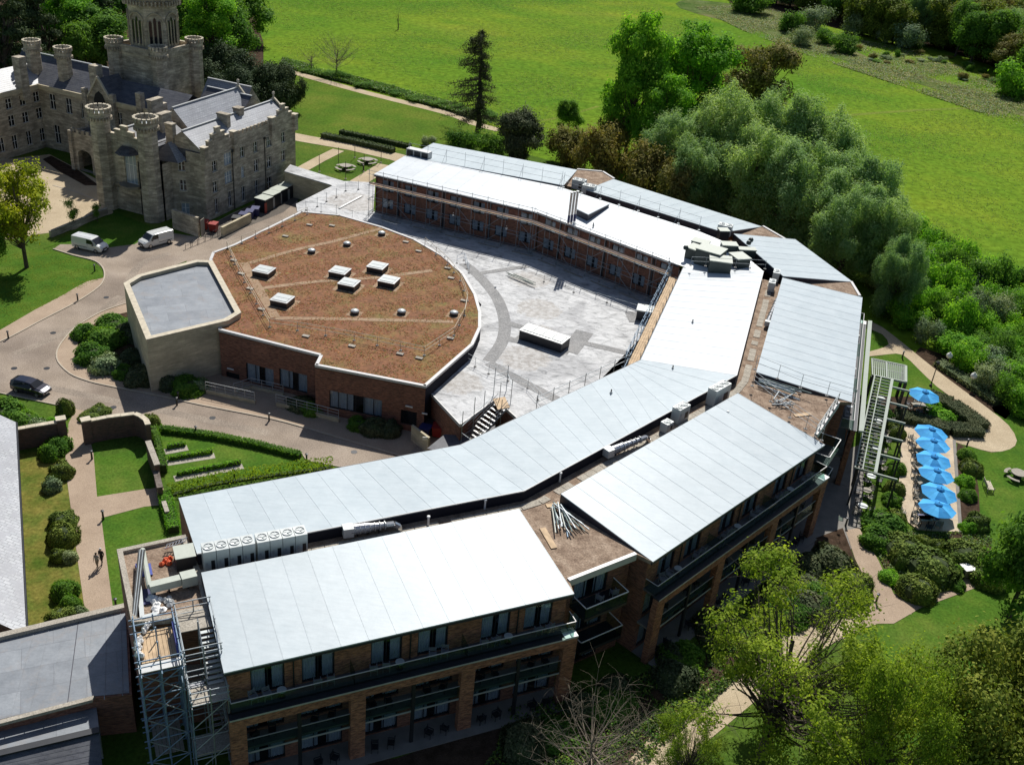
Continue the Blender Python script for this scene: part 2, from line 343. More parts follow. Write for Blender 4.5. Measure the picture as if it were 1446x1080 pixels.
# ================================================================ setting
def sheet(name, pts, z, mat, px=True, **k):
    P = [W(x, y, z) for x, y in pts] if px else [Vector((x, y, z)) for x, y in pts]
    mb = MB(); mb.poly(P if sum(P[i].x*P[(i+1)%len(P)].y-P[(i+1)%len(P)].x*P[i].y for i in range(len(P))) > 0 else P[::-1])
    k.setdefault('kind', 'structure')
    return mb.build(name, M[mat], None, loc=(0, 0, 0), **k)
def smooth_line(pts, n=5, closed=False):
    out = []; L = len(pts)
    for i in range(L if closed else L-1):
        g = lambda j: pts[j % L] if closed else pts[max(0, min(L-1, j))]
        p0, p1, p2, p3 = g(i-1), g(i), g(i+1), g(i+2)
        for k in range(n):
            t = k/n
            out.append(tuple(.5*((2*p1[d])+(-p0[d]+p2[d])*t+(2*p0[d]-5*p1[d]+4*p2[d]-p3[d])*t*t+(-p0[d]+3*p1[d]-3*p2[d]+p3[d])*t**3) for d in (0, 1)))
    if not closed: out.append(tuple(pts[-1]))
    return out
def ribbon(name, pts, wd, z0, z1, mat, px=True, parent=None, **k):
    P = [W(x, y, 0) for x, y in pts] if px else [Vector((x, y, 0)) for x, y in pts]
    mb = MB(); n = len(P); A = []; B = []
    for i in range(n):
        d = (P[min(n-1, i+1)]-P[max(0, i-1)]).normalized(); nn = Vector((d.y, -d.x, 0))*wd/2; A.append(P[i]+nn); B.append(P[i]-nn)
    for i in range(n-1):
        a0, a1, b0, b1 = A[i], A[i+1], B[i], B[i+1]; up = Vector((0, 0, z1)); lo = Vector((0, 0, z0))
        mb.quad(a0+up, a1+up, b1+up, b0+up)
        if z1-z0 > .03: mb.quad(a0+lo, a1+lo, a1+up, a0+up); mb.quad(b1+lo, b0+lo, b0+up, b1+up)
    if z1-z0 > .03:
        for i, s in ((0, 1), (n-1, -1)): mb.quad(A[i]+lo, A[i]+up, B[i]+up, B[i]+lo)
    if parent is None: k.setdefault('kind', 'structure'); return mb.build(name, M[mat], None, loc=(0, 0, 0), **k)
    return mb.build(name, M[mat], parent, **k)

M['road_worn'] = ground_mat('worn_road', [(.3, (.24, .20, .165)), (.7, (.35, .295, .24))], .3, 6, bmp=.1)
sheet('meadow', [(-2500, -300), (2500, -300), (2500, 4000), (-2500, 4000)], -.05, 'meadow', px=False)
sheet('garden_lawn', [(-160, -40), (62, -40), (62, 60), (62, 98), (55, 118), (46, 140), (30, 178), (0, 196), (-14, 204), (-40, 214), (-160, 214)], -.02, 'lawn', px=False)
sheet('mown_lawn', [(400, 112), (425, 108), (520, 132), (632, 163), (690, 182), (700, 192), (640, 210), (575, 212), (545, 214), (430, 192), (400, 190)], 0.0, 'mown')
sheet('dry_lawn', [(24, 640), (88, 636), (94, 665), (100, 720), (112, 790), (122, 870), (60, 885), (28, 892)], 0.0, 'dry_lawn')
sheet('rough_grass_strip', smooth_line([(980, 0), (1110, 20), (1190, 62), (1250, 92), (1340, 118), (1446, 150), (1480, 170), (1446, 165), (1400, 150), (1340, 132), (1230, 98), (1150, 72), (1060, 40), (960, 12)], 3, True), -.02, 'scrub')
sheet('walled_lawn', [(129, 630), (146, 645), (207, 630), (212, 640), (206, 690), (137, 701)], .0, 'bright_lawn')
sheet('corner_lawn', [(143, 731), (204, 714), (228, 716), (262, 765), (200, 850), (160, 862)], .0, 'bright_lawn')
sheet('orchard_lawn', [(222, 613), (300, 622), (428, 652), (440, 668), (330, 670), (234, 684), (228, 640)], .0, 'bright_lawn')
sheet('terrace_lawn', [(1248, 500), (1275, 497), (1315, 520), (1340, 545), (1290, 560), (1270, 590), (1240, 540)], .0, 'bright_lawn')
sheet('east_lawn', [(1228, 466), (1246, 470), (1256, 486), (1240, 493), (1225, 497)], .0, 'bright_lawn')
sheet('right_lawn', [(1400, 575), (1470, 560), (1600, 700), (1600, 1100), (1290, 1100), (1236, 880), (1290, 850), (1352, 800), (1355, 625), (1400, 640), (1436, 630)], .0, 'bright_lawn')

# road, junction and pavements
road = [(-60, 500), (0, 483), (60, 452), (108, 427), (138, 407), (147, 394), (146, 380), (134, 369), (104, 361), (75, 352), (95, 338), (150, 332), (200, 322), (262, 332), (283, 335), (296, 318), (330, 300), (420, 262), (420, 290), (345, 322), (310, 345), (270, 366), (180, 400), (215, 480), (310, 545), (440, 590), (600, 610), (700, 560), (720, 620), (600, 665), (480, 659), (433, 650), (427, 641), (350, 622), (277, 607), (227, 602), (180, 592), (127, 582), (107, 577), (80, 572), (37, 563), (0, 555), (-60, 545)]
sheet('road', road, .012, 'road')
kerb_in = smooth_line([(180, 428), (150, 438), (128, 449), (106, 463), (91, 479), (81, 495), (82, 511), (99, 528), (120, 537), (147, 544), (213, 557), (283, 572), (380, 591), (433, 605), (480, 619), (545, 638), (572, 646)], 3)
inner = kerb_in+[(600, 615), (600, 585), (440, 545), (300, 505), (213, 470), (190, 440)]
sheet('pavement', inner, .03, 'pavement')
ribbon('kerb', kerb_in, .16, 0, .11, 'kerb')
kerb_out = smooth_line([(-60, 500), (0, 483), (60, 452), (108, 427), (138, 407), (147, 394), (146, 380), (134, 369), (104, 361), (75, 352)], 4)
ribbon('kerb', kerb_out, .16, 0, .11, 'kerb')
sheet('pavement', [(-60, 500)]+kerb_out[:20]+[(147, 392), (124, 397), (110, 404), (90, 416), (50, 437), (0, 466), (-60, 492)], .03, 'pavement')
ribbon('kerb', [(-60, 545), (0, 555), (37, 563), (80, 572), (107, 577)], .14, 0, .09, 'kerb')
ribbon('kerb', [(127, 582), (180, 592), (227, 602), (277, 607), (350, 622), (427, 641), (433, 650), (480, 659)], .12, 0, .06, 'kerb')
# dark asphalt sheet in the service yard
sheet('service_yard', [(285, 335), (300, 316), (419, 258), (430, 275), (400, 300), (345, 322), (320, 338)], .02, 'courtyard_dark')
# castle forecourt and drive
sheet('forecourt', [(-60, 235), (0, 226), (70, 218), (140, 255), (160, 300), (140, 320), (60, 330), (-60, 350)], .012, 'path')
sheet('forecourt_bed', [(60, 225), (72, 220), (110, 240), (140, 262), (120, 262), (80, 240)], .02, 'soil')
ribbon('path_edge', [(75, 262), (110, 272), (145, 286)], .25, 0, .05, 'kerb')
sheet('lawn_by_forecourt', [(60, 352), (130, 310), (165, 300), (225, 325), (190, 345), (150, 350), (100, 345), (80, 345)], .02, 'bright_lawn')
sheet('tree_lawn', [(-60, 345), (0, 345), (60, 352), (104, 362), (130, 370), (143, 380), (146, 392), (124, 397), (90, 416), (50, 437), (0, 466), (-60, 490)], .02, 'bright_lawn')
# gravel garden paths
sheet('garden_path', [(107, 577), (127, 582), (122, 600), (132, 640), (137, 701), (206, 690), (212, 690), (230, 686), (236, 712), (204, 715), (143, 731), (160, 862), (160, 900), (122, 900), (121, 870), (111, 800), (103, 740), (93, 665), (92, 610), (98, 595)], .02, 'pavement')
P_ = smooth_line([(405, 100), (430, 107), (520, 132), (632, 160), (668, 174), (705, 184)], 3)
ribbon('meadow_path', P_, 2.6, 0, .012, 'path')
ribbon('meadow_path', [(400, 190), (430, 196), (500, 208), (560, 222), (600, 235)], 4.2, 0, .014, 'path')
ribbon('meadow_path', [(425, 240), (450, 226), (478, 212)], 2.4, 0, .018, 'path')
ribbon('meadow_path', [(505, 258), (530, 243), (545, 233)], 3.0, 0, .018, 'path')
sheet('gravel_walk', smooth_line([(1222, 452), (1246, 462), (1282, 490), (1318, 519), (1358, 549), (1396, 577), (1424, 600), (1436, 622), (1426, 634), (1400, 638), (1370, 630), (1348, 624), (1330, 615), (1386, 612), (1386, 600), (1350, 566), (1322, 545), (1296, 520), (1275, 501), (1255, 500), (1228, 503), (1222, 498), (1240, 493), (1255, 486), (1246, 472), (1228, 464)], 2, True), .02, 'path')
ribbon('gravel_track', [(905, 1100), (960, 1040), (1040, 975), (1130, 905), (1200, 870), (1270, 850)], 3.2, 0, .012, 'path')
# slabbed terrace and ramp path
tp = [(1272, 594), (1347, 622), (1356, 752), (1295, 748), (1282, 738), (1268, 700), (1272, 640)]
ts = MB(); ts.prism([W(x, y, 0).xy[:] for x, y in tp], -.05, .10); tso = ts.build('terrace', M['patio'], None, loc=(0, 0, 0), uv=True, kind='structure')
ribbon('terrace_edge', [(1347, 622), (1356, 752)], .35, 0, .13, 'terrace')
sheet('garden_path', [(1194, 748), (1213, 745), (1240, 790), (1262, 838), (1300, 832), (1370, 815), (1382, 828), (1300, 858), (1262, 880), (1215, 880), (1237, 846), (1208, 790)], .03, 'pavement')
sheet('planting_bed', [(1215, 740), (1270, 745), (1300, 755), (1360, 750), (1400, 760), (1400, 800), (1364, 812), (1300, 830), (1264, 836), (1243, 790)], .02, 'soil')
sheet('planting_bed', [(1150, 760), (1190, 745), (1208, 792), (1236, 845), (1212, 850), (1150, 820)], .02, 'soil')
sheet('planting_bed', [(1352, 625), (1372, 635), (1382, 690), (1385, 750), (1358, 750), (1350, 640)], .025, 'soil')
sheet('planting_bed', [(1240, 560), (1275, 560), (1300, 560), (1345, 560), (1386, 600), (1386, 612), (1330, 615), (1272, 594), (1240, 590)], .025, 'soil')
sheet('planting_bed', [(1290, 500), (1300, 512), (1350, 548), (1420, 592), (1446, 560), (1360, 510), (1300, 490)], .0, 'soil')
sheet('planting_bed', [(110, 480), (140, 450), (182, 440), (215, 540), (160, 530), (108, 510)], .045, 'soil')
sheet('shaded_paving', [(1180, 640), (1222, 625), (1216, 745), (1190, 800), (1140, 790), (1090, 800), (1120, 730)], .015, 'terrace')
sheet('planting_bed', [(700, 1060), (720, 1000), (900, 955), (1000, 900), (1090, 850), (1150, 800), (1180, 830), (1050, 950), (930, 1060), (860, 1150), (600, 1200)], .0, 'soil')
sheet('wood_floor', [(1040, -60), (1030, 4), (1095, 16), (1180, 40), (1306, 62), (1397, 92), (1450, 122), (1600, 190), (1700, 0), (1600, -90)], .0, 'soil')
sheet('service_paving', [(283, 335), (352, 312), (420, 288), (440, 300), (345, 345), (300, 372), (262, 372)], .016, 'road')
sheet('wood_floor', [(-90, 200), (-90, -60), (330, -60), (372, 60), (372, 140), (300, 150), (230, 150)], .0, 'soil')
sheet('planting_bed', [(300, 1200), (330, 1085), (560, 1070), (700, 1020), (730, 1000), (760, 1090), (700, 1200)], .003, 'soil')

for px, py in ((75, 470), (150, 420), (160, 575), (300, 590), (66, 520), (500, 638), (240, 345), (560, 642), (20, 520)):
    c = W(px, py, .018); MB().lathe(c, [(.34, 0), (.34, .006)], 14).build('drain_cover', M['dark_metal'], None, loc=c, kind='structure')
for pts, z in (([(20, 500), (70, 480), (130, 450), (170, 418)], .0165), ([(60, 545), (130, 560), (240, 582), (380, 612)], .0165), ([(180, 400), (200, 372), (240, 358)], .0165)): ribbon('worn_tyre_track', smooth_line(pts, 4), 1.1, 0, z, 'road_worn')

M['track'] = ground_mat('trodden_grass', [(.3, (.12, .185, .025)), (.7, (.18, .22, .04))], .2, 1.5)
for pts, wd in (([(1160, 166), (1260, 158), (1360, 153), (1470, 150)], 1.6), ([(700, 176), (780, 168), (845, 150)], 1.0)): ribbon('trodden_track', smooth_line(pts, 5), wd, 0, -.035, 'track')
# ================================================================ hotel
ZR, ZE, ZW, ZL = 10.9, 9.9, 9.9, 6.8         # ridge, eave, walkway, second-floor balcony
def facade(mb, p0, p1, z0, z1, ops, depth=.18, nsign=1):
    """wall from p0 to p1 with its outside on the right, openings (s0,s1,za,zb) with reveals"""
    p0, p1 = Vector((p0[0], p0[1], 0)), Vector((p1[0], p1[1], 0)); u = p1-p0; L = u.length; u.normalize(); n = Vector((u.y, -u.x, 0))
    pt = lambda s, z, d=0: p0+u*s+Vector((0, 0, z))-n*d
    xs = sorted(set([0, L]+[max(0, min(L, v)) for o in ops for v in o[:2]])); zs = sorted(set([z0, z1]+[v for o in ops for v in o[2:4] if z0 <= v <= z1]))
    for i in range(len(xs)-1):
        for j in range(len(zs)-1):
            cx, cz = (xs[i]+xs[i+1])/2, (zs[j]+zs[j+1])/2
            if any(o[0] < cx < o[1] and o[2] < cz < o[3] for o in ops): continue
            mb.quad(pt(xs[i], zs[j]), pt(xs[i+1], zs[j]), pt(xs[i+1], zs[j+1]), pt(xs[i], zs[j+1]))
    for a, b_, c_, d in [o[:4] for o in ops]:
        mb.quad(pt(a, c_), pt(a, d), pt(a, d, depth), pt(a, c_, depth)); mb.quad(pt(b_, d), pt(b_, c_), pt(b_, c_, depth), pt(b_, d, depth))
        mb.quad(pt(a, c_, depth), pt(b_, c_, depth), pt(b_, c_), pt(a, c_)); mb.quad(pt(a, d), pt(b_, d), pt(b_, d, depth), pt(a, d, depth))
    return p0, u, n
WC = {}
def window(parent, p0, u, n, s0, s1, za, zb, kind='room', depth=.12, name='window'):
    """window assembly in a facade frame; mesh data shared between windows of a size"""
    wd, ht = round(s1-s0, 2), round(zb-za, 2); key = (wd, ht, kind)
    rz = math.atan2(u.y, u.x); c = Vector(p0)+u*((s0+s1)/2)-n*depth+Vector((0, 0, za))
    if key not in WC:
        fr = MB(); t = .06; L = []
        for x in (-wd/2, wd/2-t): fr.obox((x, -.03, 0), (t, 0, 0), (0, .07, 0), (0, 0, ht))
        for z in (0, ht-t): fr.obox((-wd/2+t, -.03, z), (wd-2*t, 0, 0), (0, .07, 0), (0, 0, t))
        if kind in ('room', 'shop', 'dark'):
            k = max(1, round(wd/1.05)) if kind != 'dark' else max(1, round(wd/1.4))
            for i in range(1, k): fr.obox((-wd/2+wd*i/k-.03, -.03, t), (.06, 0, 0), (0, .07, 0), (0, 0, ht-2*t))
            fm = M['dark_metal']
        elif kind in ('castle', 'castle_pale'):
            k = 2 if wd < 1.5 else 3
            for i in range(1, k): fr.obox((-wd/2+wd*i/k-.05, -.03, t), (.10, 0, 0), (0, .09, 0), (0, 0, ht-2*t))
            fr.obox((-wd/2+t, -.02, ht*.55), (wd-2*t, 0, 0), (0, .05, 0), (0, 0, .06)); fm = M['white']
        L.append(('frame', fr.mesh('frame', fm)))
        pn = MB(); pn.obox((-wd/2+.02, .0, .02), (wd-.04, 0, 0), (0, .015, 0), (0, 0, ht-.04))
        L.append(('pane', pn.mesh('pane', M['glass' if kind in ('room', 'shop') else ('pale_glass' if kind == 'castle_pale' else 'dark_glass')])))
        if kind in ('room', 'shop'):
            rm = MB(); d = 1.6
            rm.quad((wd/2, d, 0), (-wd/2, d, 0), (-wd/2, d, ht), (wd/2, d, ht)); rm.quad((-wd/2, .06, 0), (-wd/2, d, 0), (-wd/2, d, ht), (-wd/2, .06, ht))
            rm.quad((wd/2, d, 0), (wd/2, .06, 0), (wd/2, .06, ht), (wd/2, d, ht)); rm.quad((-wd/2, .06, 0), (wd/2, .06, 0), (wd/2, d, 0), (-wd/2, d, 0)); rm.quad((-wd/2, .06, ht), (-wd/2, d, ht), (wd/2, d, ht), (wd/2, .06, ht))
            L.append(('room', rm.mesh('room', M['room'])))
            for sgn in ((-1, 1) if kind == 'room' else (-1, 1)):
                cu = MB(); a, b_ = (-wd/2+.05, -wd*.06) if sgn < 0 else (wd*.14, wd/2-.05); m_ = 16; pts = []
                for i in range(m_+1): pts.append((a+(b_-a)*i/m_, .14+.035*math.sin(i*2.1)))
                for q, r in zip(pts[:-1], pts[1:]): cu.quad((q[0], q[1], .05), (r[0], r[1], .05), (r[0], r[1], ht-.08), (q[0], q[1], ht-.08))
                L.append(('curtain', cu.mesh('curtain', M['curtain'])))
        WC[key] = L
    L = WC[key]; o = place(name, L[0][1], parent, c, rz)
    for nm, me in L[1:]:
        q = bpy.data.objects.new(nm, me); COL.objects.link(q); q.parent = o
    return o
def slab_sheet(a0, a1, b1, b0, th=.10, rib=.014):
    """one roof sheet between two stations, raised welt on its first edge"""
    mb = MB(); dn = Vector((0, 0, th)); t = [Vector(x) for x in (a0, a1, b1, b0)]
    g = .003; u = (t[1]-t[0]).normalized()*g; u2 = (t[2]-t[3]).normalized()*g
    t = [t[0]+u, t[1]-u, t[2]-u2, t[3]+u2]
    n = (t[1]-t[0]).cross(t[3]-t[0])
    if n.z < 0: t = [t[1], t[0], t[3], t[2]]
    mb.quad(*t); mb.quad(t[0]-dn, t[1]-dn, t[1], t[0]); mb.quad(t[2]-dn, t[3]-dn, t[3], t[2]); mb.quad(t[1]-dn, t[2]-dn, t[2], t[1]); mb.quad(t[3]-dn, t[0]-dn, t[0], t[3])
    e = (t[1]-t[0]).normalized()*.05; up = Vector((0, 0, rib))
    mb.obox(t[0]+Vector((0, 0, .001)), e, t[3]-t[0], up); return mb
def sheet_roof(parent, A, B, mat, wd=1.95, zoff=0.0, mats=None):
    """sheets across the strip between the polylines A (ridge) and B (eave)"""
    for i in range(len(A)-1):
        L = ((A[i+1]-A[i]).length+(B[i+1]-B[i]).length)/2; k = max(1, round(L/wd))
        for j in range(k):
            f0, f1 = j/k, (j+1)/k
            mb = slab_sheet(A[i].lerp(A[i+1], f0), A[i].lerp(A[i+1], f1), B[i].lerp(B[i+1], f1), B[i].lerp(B[i+1], f0))
            mb.build('roof_sheet', M[mats[i] if mats else mat], parent)
def strip_wall(mb, a, b, z0a, z1a, z0b=None, z1b=None):
    z0b = z0a if z0b is None else z0b; z1b = z1a if z1b is None else z1b
    mb.quad((a[0], a[1], z0a), (b[0], b[1], z0b), (b[0], b[1], z1b), (a[0], a[1], z1a)); return mb
def off(p, n, d): return Vector((p[0]+n[0]*d, p[1]+n[1]*d, 0))

def guest_wing(name, label, A, B, D, C, nwin, nbay, endL=True, endR=True, full=True):
    """outer half of a wing: ridge A-B, eave D-C, brick box, second-floor balcony, brick frame with glazed balconies"""
    root = thing('hotel_wing', (D[0], D[1], 0), label, 'building', 'wings of the brick hotel')
    u = (C-D); u.z = 0; u.normalize(); n = Vector((u.y, -u.x, 0)); L = (C-D).length
    sheet_roof(root, [A, B], [D, C], 'membrane')
    # fascias
    f = MB()
    f.obox(D+Vector((0, 0, -.34))-n*.06, u*L, n*.05, (0, 0, .22)); f.build('eaves_fascia', M['fascia'], root)
    for s, (r, e) in (('l', (A, D)), ('r', (B, C))):
        v = MB(); sg = -1 if s == 'l' else 1; o_ = u*(.02*sg)
        v.quad(*( [e+o_+Vector((0, 0, -.36)), r+o_+Vector((0, 0, -.95)), r+o_+Vector((0, 0, -.11)), e+o_+Vector((0, 0, -.11))] if s == 'r' else [r+o_+Vector((0, 0, -.95)), e+o_+Vector((0, 0, -.36)), e+o_+Vector((0, 0, -.11)), r+o_+Vector((0, 0, -.11))]))
        v.build('verge_board', M['fascia'], root)
    v = MB(); v.quad(B-u*0+Vector((0, 0, -1.3)), A+Vector((0, 0, -1.3)), A+Vector((0, 0, -.11)), B+Vector((0, 0, -.11))); v.build('ridge_upstand', M['fascia'], root)
    wl0, wl1 = off(D, n, -.55)+u*.25, off(C, n, -.55)-u*.25; LW = (wl1-wl0).length
    # top storey wall
    ops = []; mod = LW/nwin
    for i in range(nwin):
        c_ = mod*(i+.5)+(.55 if i % 2 == 0 else -.15); ops.append((c_-1.12, c_+1.12, ZL, ZL+2.3))
    wmb = MB(); fr = facade(wmb, wl0, wl1, ZL-.1, ZE-.15, ops); wmb.build('top_storey_wall', M['brick_orange'], root, uv=True)
    for o in ops: window(root, *fr, *o)
    for i in range(1, nwin, 2):
        dp = MB(); dp.tube(wl0+u*(mod*i+.2)+n*.1+Vector((0, 0, ZL)), wl0+u*(mod*i+.2)+n*.1+Vector((0, 0, ZE-.3)), .055); dp.build('drainpipe', M['black'], root)
    # lower glazed wall, recessed
    ops2 = []
    nb = nbay*2; modb = LW/nb
    for i in range(nb):
        for z in (.15, 3.55): ops2.append((modb*i+.5, modb*(i+1)-.5, z, z+2.35))
    wm = MB(); fr2 = facade(wm, wl0, wl1, 0, ZL-.1, ops2); wm.build('lower_wall', M['brick'], root, uv=True)
    for o in ops2: window(root, *fr2, *o)
    # end walls with sloping tops, and back wall under the ridge
    e = MB(); br = B-u*.25; ar = A+u*.25
    e.quad(wl1, (br.x, br.y, 0), (br.x, br.y, ZR-.2), (wl1.x, wl1.y, ZE-.1)); e.build('end_wall', M['brick'], root, uv=True); e = MB(); e.quad((ar.x, ar.y, 0), wl0, (wl0.x, wl0.y, ZE-.1), (ar.x, ar.y, ZR-.2)); e.build('end_wall', M['brick'], root, uv=True)
    # brick frame along the ledge line
    d1 = 1.15; a0, a1 = off(D, n, d1), off(C, n, d1)+u*.15; LF = (a1-a0).length; pw = 1.05
    lg = MB(); lg.obox(a0-n*.62+Vector((0, 0, ZL-.12)), u*LF, n*.66, (0, 0, .12)); lg.build('ledge_coping', M['dark_metal'], root)
    bm = MB(); bm.obox(a0-n*.5+Vector((0, 0, ZL-.85)), u*LF, n*.5, (0, 0, .73)); bm.build('frame_beam', M['brick_orange'], root, uv=True)
    for i in range(nbay+1):
        s = (LF-pw)*i/nbay; p = MB(); p.obox(a0-n*.55+u*s, u*pw, n*.53, (0, 0, ZL-.85)); p.build('brick_pier', M['brick_orange'], root, uv=True)
    cp = MB(); cp.obox(a1-n*.62-u*1.05+Vector((0, 0, ZL)), u*1.05, n*.67, (0, 0, .05)); cp.build('pier_cap', M['white'], root)
    dk = MB(); dk.obox(wl0+Vector((0, 0, ZL-.2)), u*LW, n*(d1+.55-.62), (0, 0, .18)); dk.build('balcony_deck', M['deck'], root)
    for lev in (3.35,):
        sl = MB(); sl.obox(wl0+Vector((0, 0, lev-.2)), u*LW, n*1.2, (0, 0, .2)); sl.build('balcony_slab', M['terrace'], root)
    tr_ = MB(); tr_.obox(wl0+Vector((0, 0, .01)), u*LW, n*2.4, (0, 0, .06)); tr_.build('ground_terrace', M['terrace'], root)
    # glass balustrade on top balcony with white handrail
    g = MB(); gp0 = a0-n*.45+u*.2; GL = LF-.3
    gb = MB(); gb.obox(gp0+Vector((0, 0, ZL+.02)), u*GL, n*.02, (0, 0, .98)); gb.obox(gp0+Vector((0, 0, ZL+.02)), u*.02, -n*1.15, (0, 0, .98)); gb.obox(gp0+u*GL+Vector((0, 0, ZL+.02)), u*.02, -n*1.15, (0, 0, .98))
    go = gb.build('glass_balustrade', M['glassrail'], root)
    hr = MB(); hr.obox(gp0+Vector((0, 0, ZL+1.0))-n*.02, u*GL, n*.06, (0, 0, .04)); hr.obox(gp0+Vector((0, 0, ZL+1.0)), u*.05, -n*1.15, (0, 0, .04)); hr.obox(gp0+u*GL+Vector((0, 0, ZL+1.0)), u*.05, -n*1.15, (0, 0, .04)); hr.build('handrail', M['white_coping'], root)
    le = MB(); le.obox(a0+n*.045+Vector((0, 0, ZL-.12)), u*LF, n*.02, (0, 0, .13)); le.build('ledge_edge', M['grey_metal'], root)
    for i in range(1, nwin//2+1):
        sp = mod*2*i
        if sp < LW-1:
            q = MB(); q.obox(wl0+u*sp+Vector((0, 0, ZL)), u*.03, n*1.2, (0, 0, 1.15)); q.build('balcony_divider', M['glassrail'], root)
    # first-floor glazed balconies between piers
    for i in range(nbay):
        s0 = (LF-pw)*i/nbay+pw; s1 = (LF-pw)*(i+1)/nbay; md = (s0+s1)/2
        p = MB(); p.obox(a0+u*(md-.12)-n*.3, u*.24, n*.2, (0, 0, ZL-.87)); p.build('steel_post', M['dark_metal'], root)
        for q0, q1 in ((s0, md-.12), (md+.12, s1)):
            gb = MB(); gb.obox(a0+u*q0-n*.22+Vector((0, 0, 3.25)), u*(q1-q0), n*.02, (0, 0, 1.15)); go = gb.build('glass_panel', M['glassrail'], root)
            for z, h in ((4.42, .05), (3.1, .14)):
                r = MB(); r.obox(a0+u*q0-n*.24+Vector((0, 0, z)), u*(q1-q0), n*.06, (0, 0, h)); r.build('rail', M['grey_metal'], root)
    return root, dict(u=u, n=n, wl0=wl0, wl1=wl1, LW=LW, mod=mod, a0=a0, D=D, A=A)
A1, B1, C1, D1 = W(284, 808, ZR), W(733, 718, ZR), W(811, 838, ZE), W(316, 950, ZE)
A2, B2, C2, D2 = W(792, 697, ZR), W(1042, 555, ZR), W(1165, 628, ZE), W(922, 793, ZE)
A3, B3, C3, D3 = W(1105, 392, ZR), W(1068, 525, ZR), W(1203, 568, ZE), W(1218, 420, ZE)
w1, g1 = guest_wing('front', 'front brick guest wing with pale grey sheet roof, nearest the camera beside the scaffold tower', A1, B1, D1, C1, 6, 3)
w2, g2 = guest_wing('middle', 'middle brick guest wing with pale grey roof between the two gravel roofs', A2, B2, D2, C2, 6, 3)
w3, g3 = guest_wing('east', 'guest wing with pale grey roof above the sage green pergola walk', B3, A3, C3, D3, 6, 3)

# inner range: long roof folded round the courtyard, ridge on the walkway side
IR = [W(278, 782, ZR), W(740, 693, ZR), W(1040, 530, ZR), W(1078, 383, ZR)]
IE = [W(252, 703, 10), W(650, 628, 10), W(905, 508, 10), W(965, 378, 10)]
inner = thing('hotel_range', (IE[1].x, IE[1].y, 0), 'long folded inner range of the hotel with grey and white sheet roof along the courtyard', 'building')
mid = .25
IRs = [IR[0], IR[1], IR[1].lerp(IR[2], .55), IR[2], IR[3]]; IEs = [IE[0], IE[1], IE[1].lerp(IE[2], .86), IE[2], IE[3]]
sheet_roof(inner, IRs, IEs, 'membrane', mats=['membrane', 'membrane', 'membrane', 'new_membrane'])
def chain_walls(parent, R_, E_, zr=ZR, ze=10.0, wallm='brick', ridge_side=1):
    up = MB()
    for a, b_ in zip(R_[:-1], R_[1:]):
        up.quad((a.x, a.y, ZW-.1), (b_.x, b_.y, ZW-.1), (b_.x, b_.y, zr-.1), (a.x, a.y, zr-.1))
    up.build('ridge_upstand', M['upstand'], parent)
    for a, b_ in zip(R_[:-1], R_[1:]):
        t_ = MB(); d = (b_-a).normalized(); nn = Vector((d.y, -d.x, 0))
        t_.obox(a+Vector((0, 0, -.02)), b_-a, nn*.06, (0, 0, .07)); t_.build('edge_trim', M['white_coping'], parent)
chain_walls(inner, IR, IE)
for i in range(3):
    wmb = MB(); a, b_ = IE[i+1], IE[i]; d = (b_-a).normalized(); nn = Vector((d.y, -d.x, 0))
    a2, b2 = a-nn*.5, b_-nn*.5; L = (b2-a2).length; k = max(1, round(L/4.2)); m_ = L/k; ops = []
    for j in range(k):
        for z in (1.0, 4.6, 7.3): ops.append((m_*(j+.5)-.9, m_*(j+.5)+.9, z, z+1.7))
    fr = facade(wmb, a2, b2, 0, 9.85, ops); wmb.build('courtyard_wall', M['brick'], inner, uv=True)
    for o in ops:
        if o[2] > 4: window(inner, *fr, *o, kind='dark')
        else: window(inner, *fr, *o, kind='dark')
ew = MB(); ew.quad(IR[0]-Vector((0, 0, ZR)), IE[0]-Vector((0, 0, 10)), IE[0]-Vector((0, 0, .15)), IR[0]-Vector((0, 0, .15))); ew.build('end_wall', M['brick'], inner, uv=True)
ew = MB(); 
for a, b_ in zip(IE[:-1], IE[1:]):
    d = (b_-a).normalized(); nn = Vector((-d.y, d.x, 0)); ew.obox(a-Vector((0, 0, .28)), b_-a, nn*.08, (0, 0, .26))
ew.build('gutter', M['dark_metal'], inner)

# walkway between the ridges, gravel roofs at the bends
walk = thing('roof_walkway', (B1.x, B1.y, ZW-.4), 'narrow gravel walkway sunk between the inner and outer roofs', 'walkway')
def flat(parent, name, pts, z, th, mat, uv=False):
    mb = MB(); mb.prism([p[:2] for p in pts], z-th, z, bottom=True); return mb.build(name, M[mat], parent, uv=uv)
OR = [A1, B1, A2, B2, B3, A3]
flat(walk, 'walkway_slab', [A1, B1, A2, B2, B3, A3, IR[3], IR[2], IR[1], IR[0]], ZW, .3, 'gravel')
wkc = [(IR[0]+A1)/2, (IR[1]*.6+B1*.4), (IR[1]*.55+A2*.45), (IR[2]+B2)/2, (IR[2]*.5+B3*.5), (IR[3]+A3)/2]
for a, b_ in zip(wkc[:-1], wkc[1:]):
    d = (b_-a); d.z = 0; L = d.length; d.normalize(); k = int(L/1.0); nn = Vector((d.y, -d.x, 0))
    for j in range(k):
        if rnd.random() < .12: continue
        s = a+d*(j*L/k+.03)+nn*(rnd.uniform(-.03, .03)); mb = MB(); mb.obox(Vector((s.x, s.y, ZW+.01))-nn*.35, d*(L/k-.05), nn*.7, (0, 0, .045)); mb.build('paving_slab', M['concrete'], walk)
